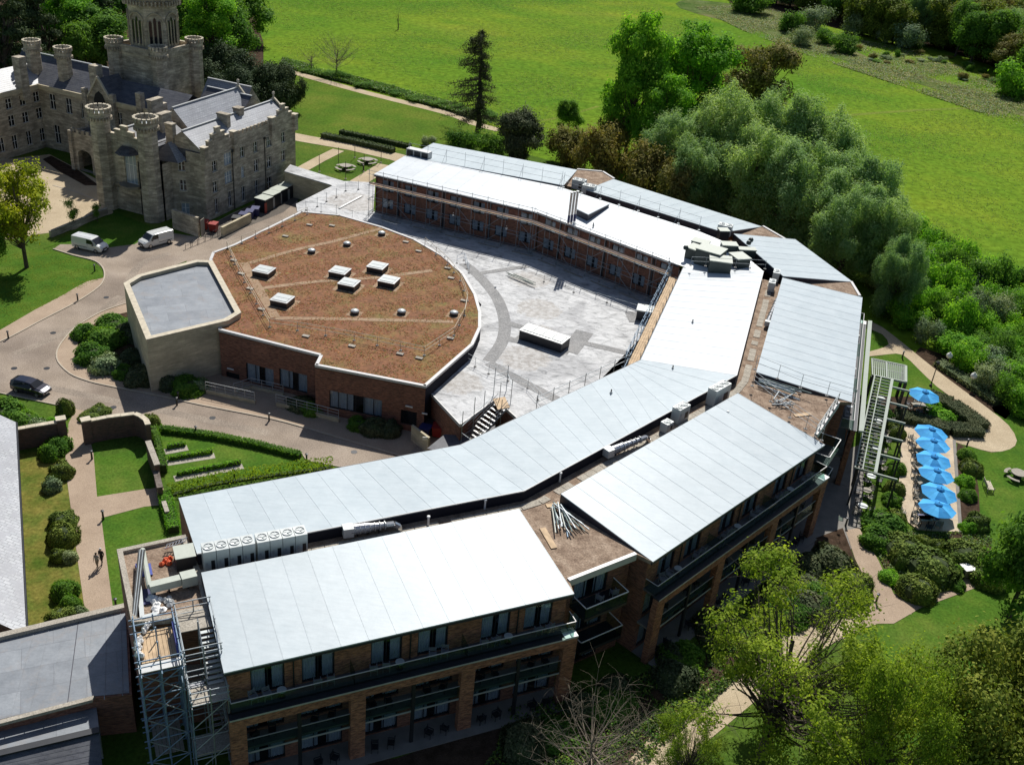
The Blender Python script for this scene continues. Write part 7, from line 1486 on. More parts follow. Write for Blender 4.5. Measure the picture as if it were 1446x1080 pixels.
# podium guard rail with counterweights
rp = [(321, 352), (337, 385), (381, 462), (420, 467), (500, 481), (599, 502), (641, 474), (656, 446), (660, 425), (650, 397), (632, 374), (600, 346)]
zp = ZP-.1; rail_line('double tube guard rail running round the sedum roof', [W(x, y, zp) for x, y in rp], 1.1, 3.0, levels=(.6, 1.08), mat='coping', r=.035)
rail_line('straight tube guard rail on the far left edge of the sedum roof', [W(321, 352, zp), W(380, 329, zp), W(434, 303, zp)], 1.1, 3.0, levels=(.6, 1.08), mat='coping', r=.035)
rail_line('thin dark guard posts along the back edge of the sedum roof', [W(432, 297, ZC), W(475, 303, ZC), W(520, 318, ZC), W(560, 330, ZC)], 1.5, 3.0, levels=(1.0,))
rail_line('small step-over gate with blue-grey rails where the podium meets the courtyard', [W(645, 372, zp), W(655, 368, zp), W(662, 386, zp)], 1.1, 1.2, mat='blue_tube')
for px, py in ((330, 368), (341, 387), (353, 408), (369, 437), (432, 475), (497, 489), (565, 500), (592, 506), (636, 478), (655, 425), (637, 393), (632, 379), (591, 355), (573, 342), (403, 334), (437, 318), (469, 319)):
    c = W(px, py, zp+.05); part(thing('counterweight', c, 'pale counterweight block at the foot of the podium guard rail', 'block', 'guard rail counterweights'), 'block', MB().box(c, .8, .45, .12, PA), 'concrete')
# ladder-like pale tubes lying on the courtyard roof
tube_pile('long green-grey tubes lying on the courtyard roof', 725, 392, ZC, 5, 5.0, 128, 3, 'greenish'); c = W(487, 290, ZC+.1); d = (W(510, 278, ZC)-c).normalized(); part(thing('cable_tray', c, 'white strip lying on the pale roof near the castle corridor', 'tray'), 'strip', MB().beam(W(479, 294, ZC+.1), W(511, 277, ZC+.1), .3, .12), 'white')
for px, py in ((448, 292), (461, 285), (475, 279), (488, 270), (506, 268)): rail_line('single guard post with dark foot on the pale roof by the corridor', [W(px, py, ZC), W(px+.1, py+.1, ZC)], 1.5, 3, levels=(), name='guard_post')['group'] = 'guard posts by the corridor'

# ================================================================ pergola
pg = thing('pergola', W(1234, 600, 0), 'sage green timber pergola with long slatted strip beside the east wing', 'pergola'); zg = 4.3
k0, k1 = W(1234, 531, zg), W(1206, 661, zg); gu = (k1-k0); gl = gu.length; gu.normalize(); gn = Vector((-gu.y, gu.x, 0)); gn = gn if gn.x > 0 else -gn
gw = 1.9
for o_, w_ in ((0, .14), (.75, .10), (gw, .32)): part(pg, 'long_beam', MB().obox(k0+gn*o_, gu*gl, gn*w_, (0, 0, .22)), 'pergola')
for i in range(29): part(pg, 'slat', MB().obox(k0+gu*(gl*i/28)+Vector((0, 0, .02)), gu*.07, gn*gw, (0, 0, .16)), 'pergola')
for i in range(6):
    s = k0+gu*(gl*(.08+.92*i/5)); part(pg, 'arm', MB().obox(s+gn*gw+Vector((0, 0, -.05)), gu*.16, gn*2.3, (0, 0, .22)), 'pergola'); e = s+gn*(gw+2.1); part(pg, 'post', MB().obox(Vector((e.x, e.y, 0)), gu*.18, gn*.18, (0, 0, zg-.05)), 'dark_metal'); e = s+gn*.3; part(pg, 'post', MB().obox(Vector((e.x, e.y, 0)), gu*.18, gn*.18, (0, 0, zg)), 'dark_metal')
pb = thing('pergola', W(1255, 520, 0), 'square sage green slatted pergola roof at the top end of the long one', 'pergola'); h0, h1, h2, h3 = W(1231, 507, zg), W(1279, 517, zg), W(1279, 540, zg), W(1232, 530, zg)
for a, b_ in ((h0, h1), (h1, h2), (h2, h3), (h3, h0), (h0.lerp(h1, .42), h3.lerp(h2, .42))): part(pb, 'frame_beam', MB().beam(a, b_, .28 if a is h1 else .16, .25), 'pergola')
for i in range(1, 17): part(pb, 'slat', MB().beam(h0.lerp(h1, i/17), h3.lerp(h2, i/17), .10, .18), 'pergola')
part(pb, 'frame_beam', MB().beam(h0.lerp(h3, .5), h1.lerp(h2, .5), .06, .1), 'pergola')
for p in (h2, h3, h1): part(pb, 'post', MB().box(Vector((p.x, p.y, 0)), .3, .3, zg-.1), 'dark_metal')
# pale ledge beam of the east wing
a, b_ = W(1231, 455, ZL+.25), W(1219, 611, ZL+.25); d = (b_-a); part(pg, 'ledge_beam', MB().obox(a, d, Vector((-.5, 0, 0)), (0, 0, .2)), 'pergola')

# ================================================================ terrace furniture
m, t, b = newmat('parasol_cloth'); b.inputs['Base Color'].default_value = (.025, .31, .72, 1); b.inputs['Roughness'].default_value = .8
tl = t.nodes.new('ShaderNodeBsdfTranslucent'); tl.inputs[0].default_value = (.06, .40, .8, 1); ms = t.nodes.new('ShaderNodeMixShader'); ms.inputs[0].default_value = .25; t.links.new(b.outputs[0], ms.inputs[1]); t.links.new(tl.outputs[0], ms.inputs[2]); t.links.new(ms.outputs[0], t.nodes['Material Output'].inputs[0]); M['parasol'] = m
M['parasol_sunlit'] = plain('sunlit_parasol_cloth', (.06, .40, .78), .85, var=.1)  # same cloth in a lighter tone: sunlight on alternate panels put into the colour
def parasol(label, px, py, rz):
    c = W(px, py, 2.95); c.z = .1; r = thing('parasol', c, label, 'parasol', 'blue parasols on the terrace', rz); r.rotation_euler.x = rnd.uniform(-.05, .05); r.rotation_euler.y = rnd.uniform(-.05, .05); R_ = 1.85; local(r, 'pole', MB().tube((0, 0, 0), (0, 0, 2.85), .035, None, 8), 'timber'); local(r, 'base', MB().lathe((0, 0, 0), [(.35, 0), (.35, .07), (.06, .1), (.05, .3)], 12), 'concrete')
    for i in range(8):
        a0_, a1_ = i*math.pi/4, (i+1)*math.pi/4; am = (a0_+a1_)/2; p = lambda a, rr, z: (rr*math.cos(a), rr*math.sin(a), z); mb = MB()
        mb.quad(p(a0_, .22, 2.72), p(a0_, R_*.6, 2.50), p(am, R_*.6*.90, 2.46), p(am, .2, 2.70)); mb.quad(p(am, .2, 2.70), p(am, R_*.6*.90, 2.46), p(a1_, R_*.6, 2.50), p(a1_, .22, 2.72)); mb.quad(p(a0_, R_*.6, 2.50), p(a0_, R_, 2.2), p(am, R_*.925, 2.17), p(am, R_*.54, 2.46)); mb.quad(p(am, R_*.54, 2.46), p(am, R_*.925, 2.17), p(a1_, R_, 2.2), p(a1_, R_*.6, 2.50)); local(r, 'canopy_panel', mb, 'parasol' if i % 2 else 'parasol_sunlit')
        local(r, 'rib', MB().tube((0, 0, 2.45), p(a0_, R_*.97, 2.19), .012, None, 4), 'timber')
    mb = MB(); mb.lathe((0, 0, 2.74), [(.42, 0), (.3, .09), (.06, .16)], 8); local(r, 'vent_cap', mb, 'parasol'); local(r, 'finial', MB().lathe((0, 0, 2.88), [(.05, 0), (.03, .1), (.001, .12)], 6), 'timber')
    for i in range(8): a_ = i*math.pi/4; local(r, 'vent_tab', MB().box((.34*math.cos(a_), .34*math.sin(a_), 2.73), .07, .18, .02, a_), 'navy')
    return c
chair_root = thing('armchair', (0, 0, 0), 'proto', 'chair')
def build_chair(r, mat):
    local(r, 'seat', MB().box((0, 0, .42), .52, .5, .05), mat); bk = MB()
    for z in (.58, .70, .82): bk.obox((-.24, .22+.03*(z-.42), z), (.48, 0, 0), (0, .03, 0), (0, 0, .07))
    bk.obox((-.26, .22, .42), (.04, 0, 0), (0, .04, .0), (0, .04, .5)); bk.obox((.22, .22, .42), (.04, 0, 0), (0, .04, .0), (0, .04, .5)); local(r, 'backrest', bk, mat)
    for sx in (-.25, .21):
        for sy in (-.24, .2): local(r, 'leg', MB().obox((sx, sy, 0), (.04, 0, 0), (0, .04, 0), (0, 0, .42)), mat)
        local(r, 'armrest', MB().obox((sx-.01, -.24, .64), (.06, 0, 0), (0, .48, 0), (0, 0, .03)).obox((sx, -.24, .42), (.04, 0, 0), (0, .04, 0), (0, 0, .22)), mat)
build_chair(chair_root, 'timber'); reg(chair_root)
chair_dark = thing('armchair', (0, 0, 0), 'proto', 'chair'); M['chair_grey'] = plain('grey_chair_metal', (.20, .20, .22), .6); build_chair(chair_dark, 'chair_grey'); reg(chair_dark)
chair_navy = thing('armchair', (0, 0, 0), 'proto', 'chair'); build_chair(chair_navy, 'dark_metal'); reg(chair_navy)
def table(label, c, r_=.45, h=.72, mat='unit_white', group=None, square=None, rz=0):
    r = thing('table', c, label, 'table', group, rz)
    if square: local(r, 'tabletop', MB().box((0, 0, h), square[0], square[1], .05), mat)
    else: local(r, 'tabletop', MB().lathe((0, 0, h), [(r_, 0), (r_, .04)], 14), mat)
    if square:
        for sx in (-1, 1):
            for sy in (-1, 1): local(r, 'leg', MB().box((sx*(square[0]/2-.08), sy*(square[1]/2-.08), 0), .06, .06, h), 'dark_metal')
    else: local(r, 'pedestal', MB().tube((0, 0, 0), (0, 0, h), .04), 'dark_metal'); local(r, 'foot', MB().lathe((0, 0, 0), [(.25, 0), (.22, .03)], 10), 'dark_metal')
    return r
used = {}
def chair(src, loc, rz, label, group):
    if src.name not in used: used[src.name] = 1; src.location = loc; src.rotation_euler.z = rz; src['label'] = label; src['group'] = group; return src
    c = copy_tree(src, loc, rz, label); c['group'] = group; return c
PS = [(1306, 551, 'blue parasol on its own by the triangular bed, farthest up'), (1316, 604, 'first blue parasol at the top of the terrace row'), (1320, 621, 'second blue parasol from the top of the terrace row'), (1321, 642, 'third blue parasol from the top of the terrace row'), (1324, 663, 'fourth blue parasol from the top of the terrace row'), (1327, 688, 'fifth blue parasol from the top of the terrace row'), (1326, 711, 'last blue parasol at the bottom of the terrace row')]
for i, (px, py, lab) in enumerate(PS):
    c = parasol(lab, px, py, rnd.uniform(0, .6)); cc = Vector((c.x-.5, c.y+.35, .1)) if i else Vector((c.x, c.y+.4, 0))
    table('slatted table shaded by the %s' % ('lone parasol', 'first terrace parasol', 'second terrace parasol', 'third terrace parasol', 'fourth terrace parasol', 'fifth terrace parasol', 'last terrace parasol')[i], cc, square=(1.6, .9), rz=.2, mat='timber', group='tables under the parasols')
    for k in range(6 if i in (0, 6) else 4):
        t = k*6.283/(6 if i in (0, 6) else 4)+.5; p = cc+Vector((math.cos(t)*1.25, math.sin(t)*1.05, 0)); chair(chair_root if k % 2 else chair_navy, p, t-math.pi/2, 'slatted armchair drawn up to a table under the blue parasols', 'armchairs under the parasols')
for px, py, rz in ((1284, 622, 1.2), (1296, 662, 1.4), (1274, 728, 1.4), (1290, 734, .3), (1326, 744, 2.8), (1292, 700, 1.1)): chair(chair_root, W(px, py, .1), rz, 'pale slatted armchair standing free on the terrace paving', 'free-standing armchairs on the terrace')
for px, py in ((1315, 737), (1302, 738)): table('dark table below the last parasol', W(px, py, .1), square=(1.1, .9), mat='navy', group='dark tables at the terrace foot')
for i, (px, py) in enumerate(((1242, 570), (1250, 592), (1238, 602), (1246, 622), (1236, 640), (1240, 660), (1228, 680), (1222, 700), (1216, 722))):
    c = W(px, py, 0); table('small table in the shade of the long pergola', c, .5, group='tables under the pergola', mat='timber' if i % 2 else 'unit_white')
    for k in range(3): t = k*2.1+i; chair(chair_root if (k+i) % 2 else chair_navy, c+Vector((math.cos(t)*.9, math.sin(t)*.9, 0)), t-math.pi/2, 'armchair in the shade of the long pergola', 'armchairs under the pergola')
box_thing('planter_box', 'white square box standing among the shrubs by the slab path', 'planter', 1366, 806, 0, 1.2, 1.0, .9, .3, 'timber', 'white')
# benches and round picnic tables
def picnic(label, px, py, R_=1.15):
    c = W(px, py, .3); c.z = 0; r = thing('picnic_table', c, label, 'picnic table'); part(r, 'tabletop', MB().lathe(c, [(R_*.62, .72), (R_*.62, .78)], 16), 'timber'); part(r, 'pedestal', MB().box(c, .6, .6, .72), 'dark_metal')
    for k in range(4):
        t0_ = k*math.pi/2+.25; mb = MB()
        for j in range(4):
            a, b_ = t0_+j*.27, t0_+(j+1)*.27; f = lambda a, rr: (c.x+rr*math.cos(a), c.y+rr*math.sin(a), .45); p = [f(a, R_*.85), f(a, R_*1.12), f(b_, R_*1.12), f(b_, R_*.85)]; mb.quad(*p); mb.quad(*[(x, y, .40) for x, y, z in p][::-1])
            mb.quad(p[1], p[2], (p[2][0], p[2][1], .4), (p[1][0], p[1][1], .4))
        part(r, 'curved_bench', mb, 'timber'); tm = t0_+.54; part(r, 'bench_leg', MB().beam((c.x, c.y, .2), (c.x+R_*math.cos(tm), c.y+R_*math.sin(tm), .38), .09, .09), 'dark_metal')
picnic('round picnic table cut by the right edge on the lawn', 1437, 672, 1.3); picnic('round white picnic table on the small lawn, left one', 488, 237, 1.7); picnic('round white picnic table on the small lawn, right one', 519, 228, 1.7)
bc = W(1395, 690, 0); bn = thing('garden_bench', bc, 'pale slatted bench on the lawn right of the parasols', 'bench')
for i in range(5): part(bn, 'seat_slat', MB().box(bc+Vector((-.3+i*.14, 0, .45)), .11, 1.7, .04, -.1), 'coping')
for i in range(4): part(bn, 'back_slat', MB().box(bc+Vector((-.42-.02*i, 0, .52+i*.12)), .03, 1.7, .09, -.1), 'coping')
for sy in (-.75, .75):
    for sx in (-.35, .3): part(bn, 'leg', MB().box(bc+Vector((sx, sy, 0)), .07, .07, .62), 'timber')
# balcony furniture on the second-floor decks
for nm, g in (('front', g1), ('middle', g2), ('east', g3)):
    for i in range(6):
        s = g['mod']*(i+.5); b_ = g['wl0']+g['u']*s+g['n']*.62; b_ = Vector((b_.x, b_.y, ZL)); rz = math.atan2(g['u'].y, g['u'].x)
        if i % 2 == 0: tp_ = b_+g['u']*(1.3); table('small round table on the second-floor balcony of the %s wing' % nm, tp_+g['n']*.1, .32, .6, group='round balcony tables of the %s wing' % nm, mat='unit_white')
        for k in (-.55, .35): chair(chair_dark, b_+g['u']*(k+(.2 if i % 2 else 0)), rz+rnd.uniform(-.5, .5)+math.pi*(1 if i % 3 else 0), 'light metal armchair on the second-floor balcony of the %s wing' % nm, 'balcony armchairs of the %s wing' % nm)
        if nm != 'east':
            for z, d_ in ((3.36, .6), (.08, 1.5)):
                for k in (-.6, .6): bb = g['wl0']+g['u']*(s+k)+g['n']*d_; chair(chair_navy, Vector((bb.x, bb.y, z)), rnd.uniform(0, 6), 'armchair on the shaded %s of the %s wing' % ('first-floor balcony' if z > 1 else 'ground terrace', nm), 'lower armchairs of the %s wing' % nm)
for s, lab in ((1.9, 'left'), (3.5, 'right')):
    p = fr[0]
for k in range(2): bb = W(846+k*20, 850-k*8, ZL+.1); chair(chair_dark, bb, 2.6+k, 'armchair on the glass-sided corner balcony', 'armchairs on the corner balcony')

# ================================================================ vehicles
def loft(mb, secs):
    """secs: list of rings (equal point counts) of (x,y,z)"""
    k = len(mb.v); n = len(secs[0])
    for s in secs: mb.v += [tuple(p) for p in s]
    for i in range(len(secs)-1):
        for j in range(n): j2 = (j+1) % n; mb.f.append((k+i*n+j, k+(i+1)*n+j, k+(i+1)*n+j2, k+i*n+j2))
    mb.f.append(tuple(k+j for j in range(n))); mb.f.append(tuple(k+(len(secs)-1)*n+j for j in reversed(range(n)))); return mb
def car_section(x, w_, zb, zs, zt, wt):
    return [(x, -w_*.94, zb), (x, -w_, zb+.18), (x, -w_, zs-.06), (x, -w_*.97, zs), (x, -wt, zt-.05), (x, -wt*.86, zt), (x, wt*.86, zt), (x, wt, zt-.05), (x, w_*.97, zs), (x, w_, zs-.06), (x, w_, zb+.18), (x, w_*.94, zb)]
def paint(name, c, rough=.25, metal=.0):
    m, t, b = newmat(name); b.inputs['Base Color'].default_value = (*c, 1); b.inputs['Roughness'].default_value = rough; b.inputs['Metallic'].default_value = metal; b.inputs['Coat Weight'].default_value = .8; b.inputs['Coat Roughness'].default_value = .06; return m
M['van_white'] = paint('van_white_paint', (.66, .67, .66)); M['car_dark'] = paint('midnight_paint', (.012, .014, .03), .2, .3); M['tyre'] = plain('tyre_rubber', (.02, .02, .02), .85); M['glass_dark'] = M['dark_glass']; M['lamp'] = plain('lamp_lens', (.75, .75, .75), .15)
def wheel(root, x, y, r_, side):
    w_ = MB(); w_.tube((x, y-.11, r_), (x, y+.11, r_), r_, None, 18); t_ = local(root, 'tyre', w_, 'tyre'); yy = y+side*.112; rm = MB().tube((x, yy-.008, r_), (x, yy+.008, r_), r_*.62, None, 12); local(root, 'rim', rm, 'steel', parent=t_)
def van(label, px, py, rz):
    c = W(px, py, 0); r = thing('parked_van', c, label, 'van', None, rz); S = [(-2.35, .90, .35, 1.15, 1.86, .80), (-2.28, .94, .28, 1.15, 1.93, .84), (-1.6, .95, .26, 1.15, 1.95, .85), (.6, .95, .26, 1.15, 1.94, .85), (.95, .95, .26, 1.14, 1.88, .82), (1.65, .95, .26, 1.14, 1.22, .80), (2.15, .90, .28, 1.02, 1.06, .74), (2.42, .78, .34, .80, .86, .62)]
    local(r, 'body', loft(MB(), [car_section(*s) for s in S]), 'van_white')
    ws = MB(); ws.quad((.99, -.76, 1.83), (1.66, -.80, 1.235), (1.66, .80, 1.235), (.99, .76, 1.83)); 
    for v in range(len(ws.v)): ws.v[v] = (ws.v[v][0]+.02, ws.v[v][1], ws.v[v][2]+.02)
    local(r, 'windscreen', ws, 'glass_dark')
    for sd in (-1, 1):
        g = MB(); y0, y1 = sd*.945, sd*.865; g.quad((.15, y0, 1.2), (1.35, y0*.985, 1.2), (.98, y1, 1.76), (.15, y1, 1.82)); local(r, 'side_window', g, 'glass_dark'); local(r, 'mirror', MB().box((1.25, sd*1.06, 1.12), .12, .2, .22), 'black')
        local(r, 'headlight', MB().box((2.22, sd*.66, .72), .22, .26, .18), 'lamp'); local(r, 'door_handle', MB().box((.3, sd*.955, 1.0), .16, .03, .04), 'black'); local(r, 'side_rail', MB().box((-.9, sd*.952, .62), 2.2, .02, .06), 'black')
        local(r, 'tail_light', MB().box((-2.33, sd*.8, 1.0), .06, .1, .5), 'red')
        for x in (-1.45, 1.55): wheel(r, x, sd*.84, .33, sd)
    local(r, 'grille', MB().box((2.42, 0, .5), .05, .9, .22), 'black'); local(r, 'bumper', MB().box((2.36, 0, .28), .2, 1.5, .2), 'black'); local(r, 'number_plate', MB().box((2.475, 0, .4), .015, .5, .11), 'white'); local(r, 'roof_swage', MB().box((-.7, .45, 1.945), 2.6, .05, .02), 'van_white'); local(r, 'roof_swage', MB().box((-.7, -.45, 1.945), 2.6, .05, .02), 'van_white'); return r
def aimrz(x0, y0, x1, y1): a, b_ = W(x0, y0, 0), W(x1, y1, 0); return math.atan2(b_.y-a.y, b_.x-a.x)
van('white panel van parked nose to the right, beside the lawn', 128, 352, aimrz(108, 351, 148, 360)); van('silver-white panel van parked nose to the left, half in the castle shade', 221, 345, aimrz(243, 341, 203, 352))
c = W(45, 553, 0); cr = thing('parked_car', c, 'dark blue hatchback at the road edge on the left', 'car', None, aimrz(22, 549, 68, 560))
S = [(-2.05, .72, .42, .80, .98, .60), (-1.98, .82, .28, .86, 1.30, .62), (-1.5, .87, .22, .88, 1.45, .62), (-.2, .88, .22, .90, 1.48, .64), (.45, .88, .22, .90, 1.38, .63), (1.05, .88, .22, .90, .98, .70), (1.6, .84, .24, .80, .86, .66), (2.02, .70, .32, .60, .66, .54)]
local(cr, 'body', loft(MB(), [car_section(*s) for s in S]), 'car_dark', smooth=False)
ws = MB().quad((.50, -.60, 1.40), (1.08, -.70, 1.0), (1.08, .70, 1.0), (.50, .60, 1.40)); local(cr, 'windscreen', ws, 'glass_dark'); local(cr, 'rear_window', MB().quad((-2.03, -.56, 1.02), (-2.0, -.58, 1.28), (-2.0, .58, 1.28), (-2.03, .56, 1.02)), 'glass_dark')
for sd in (-1, 1):
    local(cr, 'side_window', MB().quad((-1.6, sd*.885, .93), (.85, sd*.885, .93), (.42, sd*.66, 1.34), (-1.45, sd*.65, 1.40)), 'glass_dark'); local(cr, 'mirror', MB().box((.75, sd*.98, .92), .12, .18, .14), 'steel'); local(cr, 'headlight', MB().box((1.86, sd*.52, .6), .22, .24, .12), 'lamp'); local(cr, 'tail_light', MB().box((-2.02, sd*.66, .82), .06, .12, .22), 'red'); local(cr, 'door_handle', MB().box((-.1, sd*.89, .78), .16, .03, .03), 'steel')
    for x in (-1.28, 1.28): wheel(cr, x, sd*.78, .31, sd)
local(cr, 'grille', MB().box((2.02, 0, .44), .03, .7, .14), 'black'); local(cr, 'number_plate', MB().box((2.045, 0, .34), .015, .5, .1), 'white')

# ================================================================ street furniture
def bollard(px, py, lab, h=1.0):
    c = W(px, py, .03); r = thing('bollard_light', c, lab, 'bollard', 'bollard lights along the road and paths'); part(r, 'post', MB().lathe(c, [(.11, 0), (.10, .08), (.085, h-.22)], 10), 'black'); part(r, 'lamp_glass', MB().lathe(c, [(.07, h-.22), (.07, h-.10)], 10), 'pale'); part(r, 'lamp_hood', MB().lathe(c, [(.16, h-.10), (.15, h-.03), (.02, h)], 10), 'dark_metal')
M['pale'] = M['pale_glass']
for px, py, lab in ((12, 478, 'leftmost black bollard light on the lawn pavement'), (110, 425, 'black bollard light between kerb and lawn near the stone hall'), (134, 383, 'black bollard light on the lawn tip below the van'), (159, 528, 'black bollard light beside the shrub bed tip'), (252, 564, 'black bollard light on the pavement before the stone hall'), (380, 594, 'black bollard light on the pavement before the podium'), (277, 613, 'black bollard light just behind the long hedge'), (433, 652, 'black bollard light at the right end of the long hedge'), (331, 673, 'black bollard light by the trained fruit row'), (130, 648, 'black bollard light inside the walled lawn corner'), (146, 733, 'black bollard light where the garden paths meet'), (164, 858, 'black bollard light near the stair block'), (156, 293, 'black bollard at the turret foot'), (1274, 505, 'black bollard light on the lawn by the gravel walk'), (1365, 630, 'black bollard light at the end of the gravel walk'), (1237, 850, 'black bollard light beside the big clipped mound'), (1194, 742, 'black bollard light in the shade of the middle wing'), (513, 240, 'black bollard in the picnic lawn'), (250, 572, 'small black marker post on the kerb')):
    bollard(px, py, lab)
c = W(1314, 545, 0); lp_ = thing('lamp_post', c, 'tall dark lamp post beside the lone blue parasol', 'lamp post'); part(lp_, 'pole', MB().lathe(c, [(.10, 0), (.08, .3), (.05, 3.1)], 8), 'black'); part(lp_, 'lantern', MB().lathe(c, [(.06, 3.0), (.22, 3.15), (.26, 3.4), (.05, 3.55)], 8), 'dark_metal'); part(lp_, 'base', MB().lathe(c, [(.2, 0), (.16, .25)], 8), 'black')
for px, py, lab in ((1335, 520, 'white globe lantern in the thicket, nearest the lamp post'), (1369, 549, 'white globe lantern in the thicket, middle one'), (1425, 574, 'white globe lantern in the thicket, by the right bend')):
    c = W(px, py, 0); r = thing('garden_lantern', c, lab, 'lantern'); part(r, 'pole', MB().tube(c, c+Vector((0, 0, 1.5)), .04), 'black'); part(r, 'globe', MB().lathe(c, [(.15, 1.5), (.36, 1.65), (.42, 1.9), (.3, 2.15), (.12, 2.25), (.10, 2.35), (.001, 2.4)], 14), 'white', smooth=True)
for px, py in ((451, 243), (478, 233), (488, 253), (514, 243), (501, 223), (538, 230)):
    c = W(px, py, 0); r = thing('festoon_pole', c, 'thin dark pole standing on the picnic lawn', 'pole', 'thin poles round the picnic lawn'); part(r, 'pole', MB().tube(c, c+Vector((0, 0, 3.2)), .05), 'bark'); part(r, 'foot', MB().lathe(c, [(.2, 0), (.2, .1)], 8), 'timber')
# brick garden walls with piers
def garden_wall(label, pts, h, th=.45, piers=(), mat='old_brick', cope='coping'):
    P = [Vector((*W(x, y, h).xy, 0)) for x, y in pts]; r = thing('garden_wall', P[0], label, 'wall'); mb = MB(); cp = MB()
    for a, b_ in zip(P[:-1], P[1:]):
        d = (b_-a).normalized(); nn = Vector((d.y, -d.x, 0)); mb.obox(a-nn*th/2-d*.02, b_-a+d*.04, nn*th, (0, 0, h-.12))
        L = (b_-a).length; k = max(1, round(L/1.1))
        for j in range(k): part(r, 'coping_stone', MB().obox(a+d*(L*j/k+.01)-nn*(th/2+.05)+Vector((0, 0, h-.12)), d*(L/k-.02), nn*(th+.1), (0, 0, .12+rnd.uniform(-.01, .01))), cope)
    part(r, 'brickwork', mb, mat, uv=True)
    for i, hh in piers:
        p = P[i]; d = (P[min(i+1, len(P)-1)]-P[max(i-1, 0)]).normalized(); part(r, 'pier', MB().box(p, .8, .7, hh, math.atan2(d.y, d.x)), mat, uv=True); part(r, 'pier_cap', MB().box(p+Vector((0, 0, hh)), .95, .85, .14, math.atan2(d.y, d.x)), cope)
garden_wall('brick garden wall left of the path gateway, with end pier', [(22, 605), (50, 600), (86, 594)], 2.4, piers=((2, 2.6),))
garden_wall('taller curved brick garden wall right of the path gateway', [(121, 594), (150, 588), (190, 583), (198, 586), (206, 592), (209, 599)], 2.6, piers=((0, 2.7),))
garden_wall('short stepped brick wall on the right of the walled lawn', [(209, 622), (222, 656)], 2.2, cope='concrete'); garden_wall('low end of brick wall beside the walled lawn', [(220, 664), (226, 688)], 1.5, cope='old_brick')
garden_wall('short pale wall at the corner of the mixed border', [(231, 707), (236, 722)], .9, .3, mat='concrete', cope='concrete')
# railings and ramp by the podium door
def rail_px(label, pts, z, wallh=.5, h=1.1):
    P = [W(x, y, z) for x, y in pts]; r = thing('ramp_railing', Vector((P[0].x, P[0].y, 0)), label, 'railing')
    for a, b_ in zip(P[:-1], P[1:]):
        d = (b_-a); L = d.length; d = d/L; nn = Vector((d.y, -d.x, 0)); part(r, 'plinth_wall', MB().obox(Vector((a.x, a.y, 0)), d*L, -nn*.25, (0, 0, z+wallh)), 'ashlar', uv=True); k = max(2, round(L/1.2))
        for i in range(k+1): s = a.lerp(b_, i/k); part(r, 'post', MB().tube(s+Vector((0, 0, wallh)), s+Vector((0, 0, wallh+h)), .03), 'grey_metal')
        for zz in (.35, .7, 1.08): part(r, 'rail', MB().tube(a+Vector((0, 0, wallh+zz)), b_+Vector((0, 0, wallh+zz)), .022 if zz < 1 else .035), 'grey_metal')
rail_px('ramp railing on a low wall before the podium door, left run', [(291, 556), (360, 571)], 0.0, .45); rail_px('ramp railing on a low wall before the podium windows, right run', [(390, 574), (478, 597)], 0.0, .5); rail_px('inner ramp railing turning to the podium door', [(330, 556), (355, 548), (400, 558)], 0.1, .2)
# loop railings on the road edge by the castle
for i in range(7):
    a = W(262+i*9.5, 352-i*3.9, 0); b_ = W(262+i*9.5+7.5, 352-i*3.9-3.1, 0); r = thing('hoop_barrier', a, 'dark metal hoop barrier on the road edge behind the stone hall', 'barrier', 'hoop barriers behind the stone hall'); up = Vector((0, 0, 1)); part(r, 'hoop', MB().path([a, a+up*.9, a.lerp(b_, .15)+up*1.05, a.lerp(b_, .85)+up*1.05, b_+up*.9, b_], .035), 'dark_metal'); part(r, 'mid_bar', MB().tube(a+up*.5, b_+up*.5, .025), 'dark_metal')
# bins, lockers and service clutter
def bin_(label, px, py, mat, rz=0, group=None, s=1.0):
    c = W(px, py, 0); r = thing('wheelie_bin', c, label, 'bin', group, rz); local(r, 'body', loft(MB(), [[(-.5*s*f, -.45*s*f, z), (.5*s*f, -.45*s*f, z), (.5*s*f, .45*s*f, z), (-.5*s*f, .45*s*f, z)][::-1] for f, z in ((.82, .15), (1.0, 1.1*s))]), mat); local(r, 'lid', MB().obox((-.54*s, -.5*s, 1.1*s), (1.08*s, 0, 0), (0, 1.0*s, .12), (0, 0, .06)), mat)
    for sx in (-.35, .35): local(r, 'wheel', MB().tube((sx*s-.04, .36*s, .1), (sx*s+.04, .36*s, .1), .1, None, 10), 'black')
for px, py, m_, lab in ((289, 324, 'red', 'red wheeled bin at the castle corner, left'), (302, 327, 'red', 'red wheeled bin at the castle corner, right'), (344, 313, 'navy', 'blue wheeled bin in the service yard, front'), (353, 309, 'navy', 'blue wheeled bin in the service yard, middle'), (361, 305, 'navy', 'blue wheeled bin in the service yard, back'), (334, 318, 'dark_metal', 'grey wheeled bin at the service yard entrance'), (600, 618, 'navy', 'navy bin in the brick bin bay'), (608, 612, 'dark_metal', 'dark bin at the back of the brick bin bay'), (618, 616, 'red', 'dark red bin in the brick bin bay')): bin_(lab, px, py, m_, rnd.uniform(-.3, .3), s=1.15)
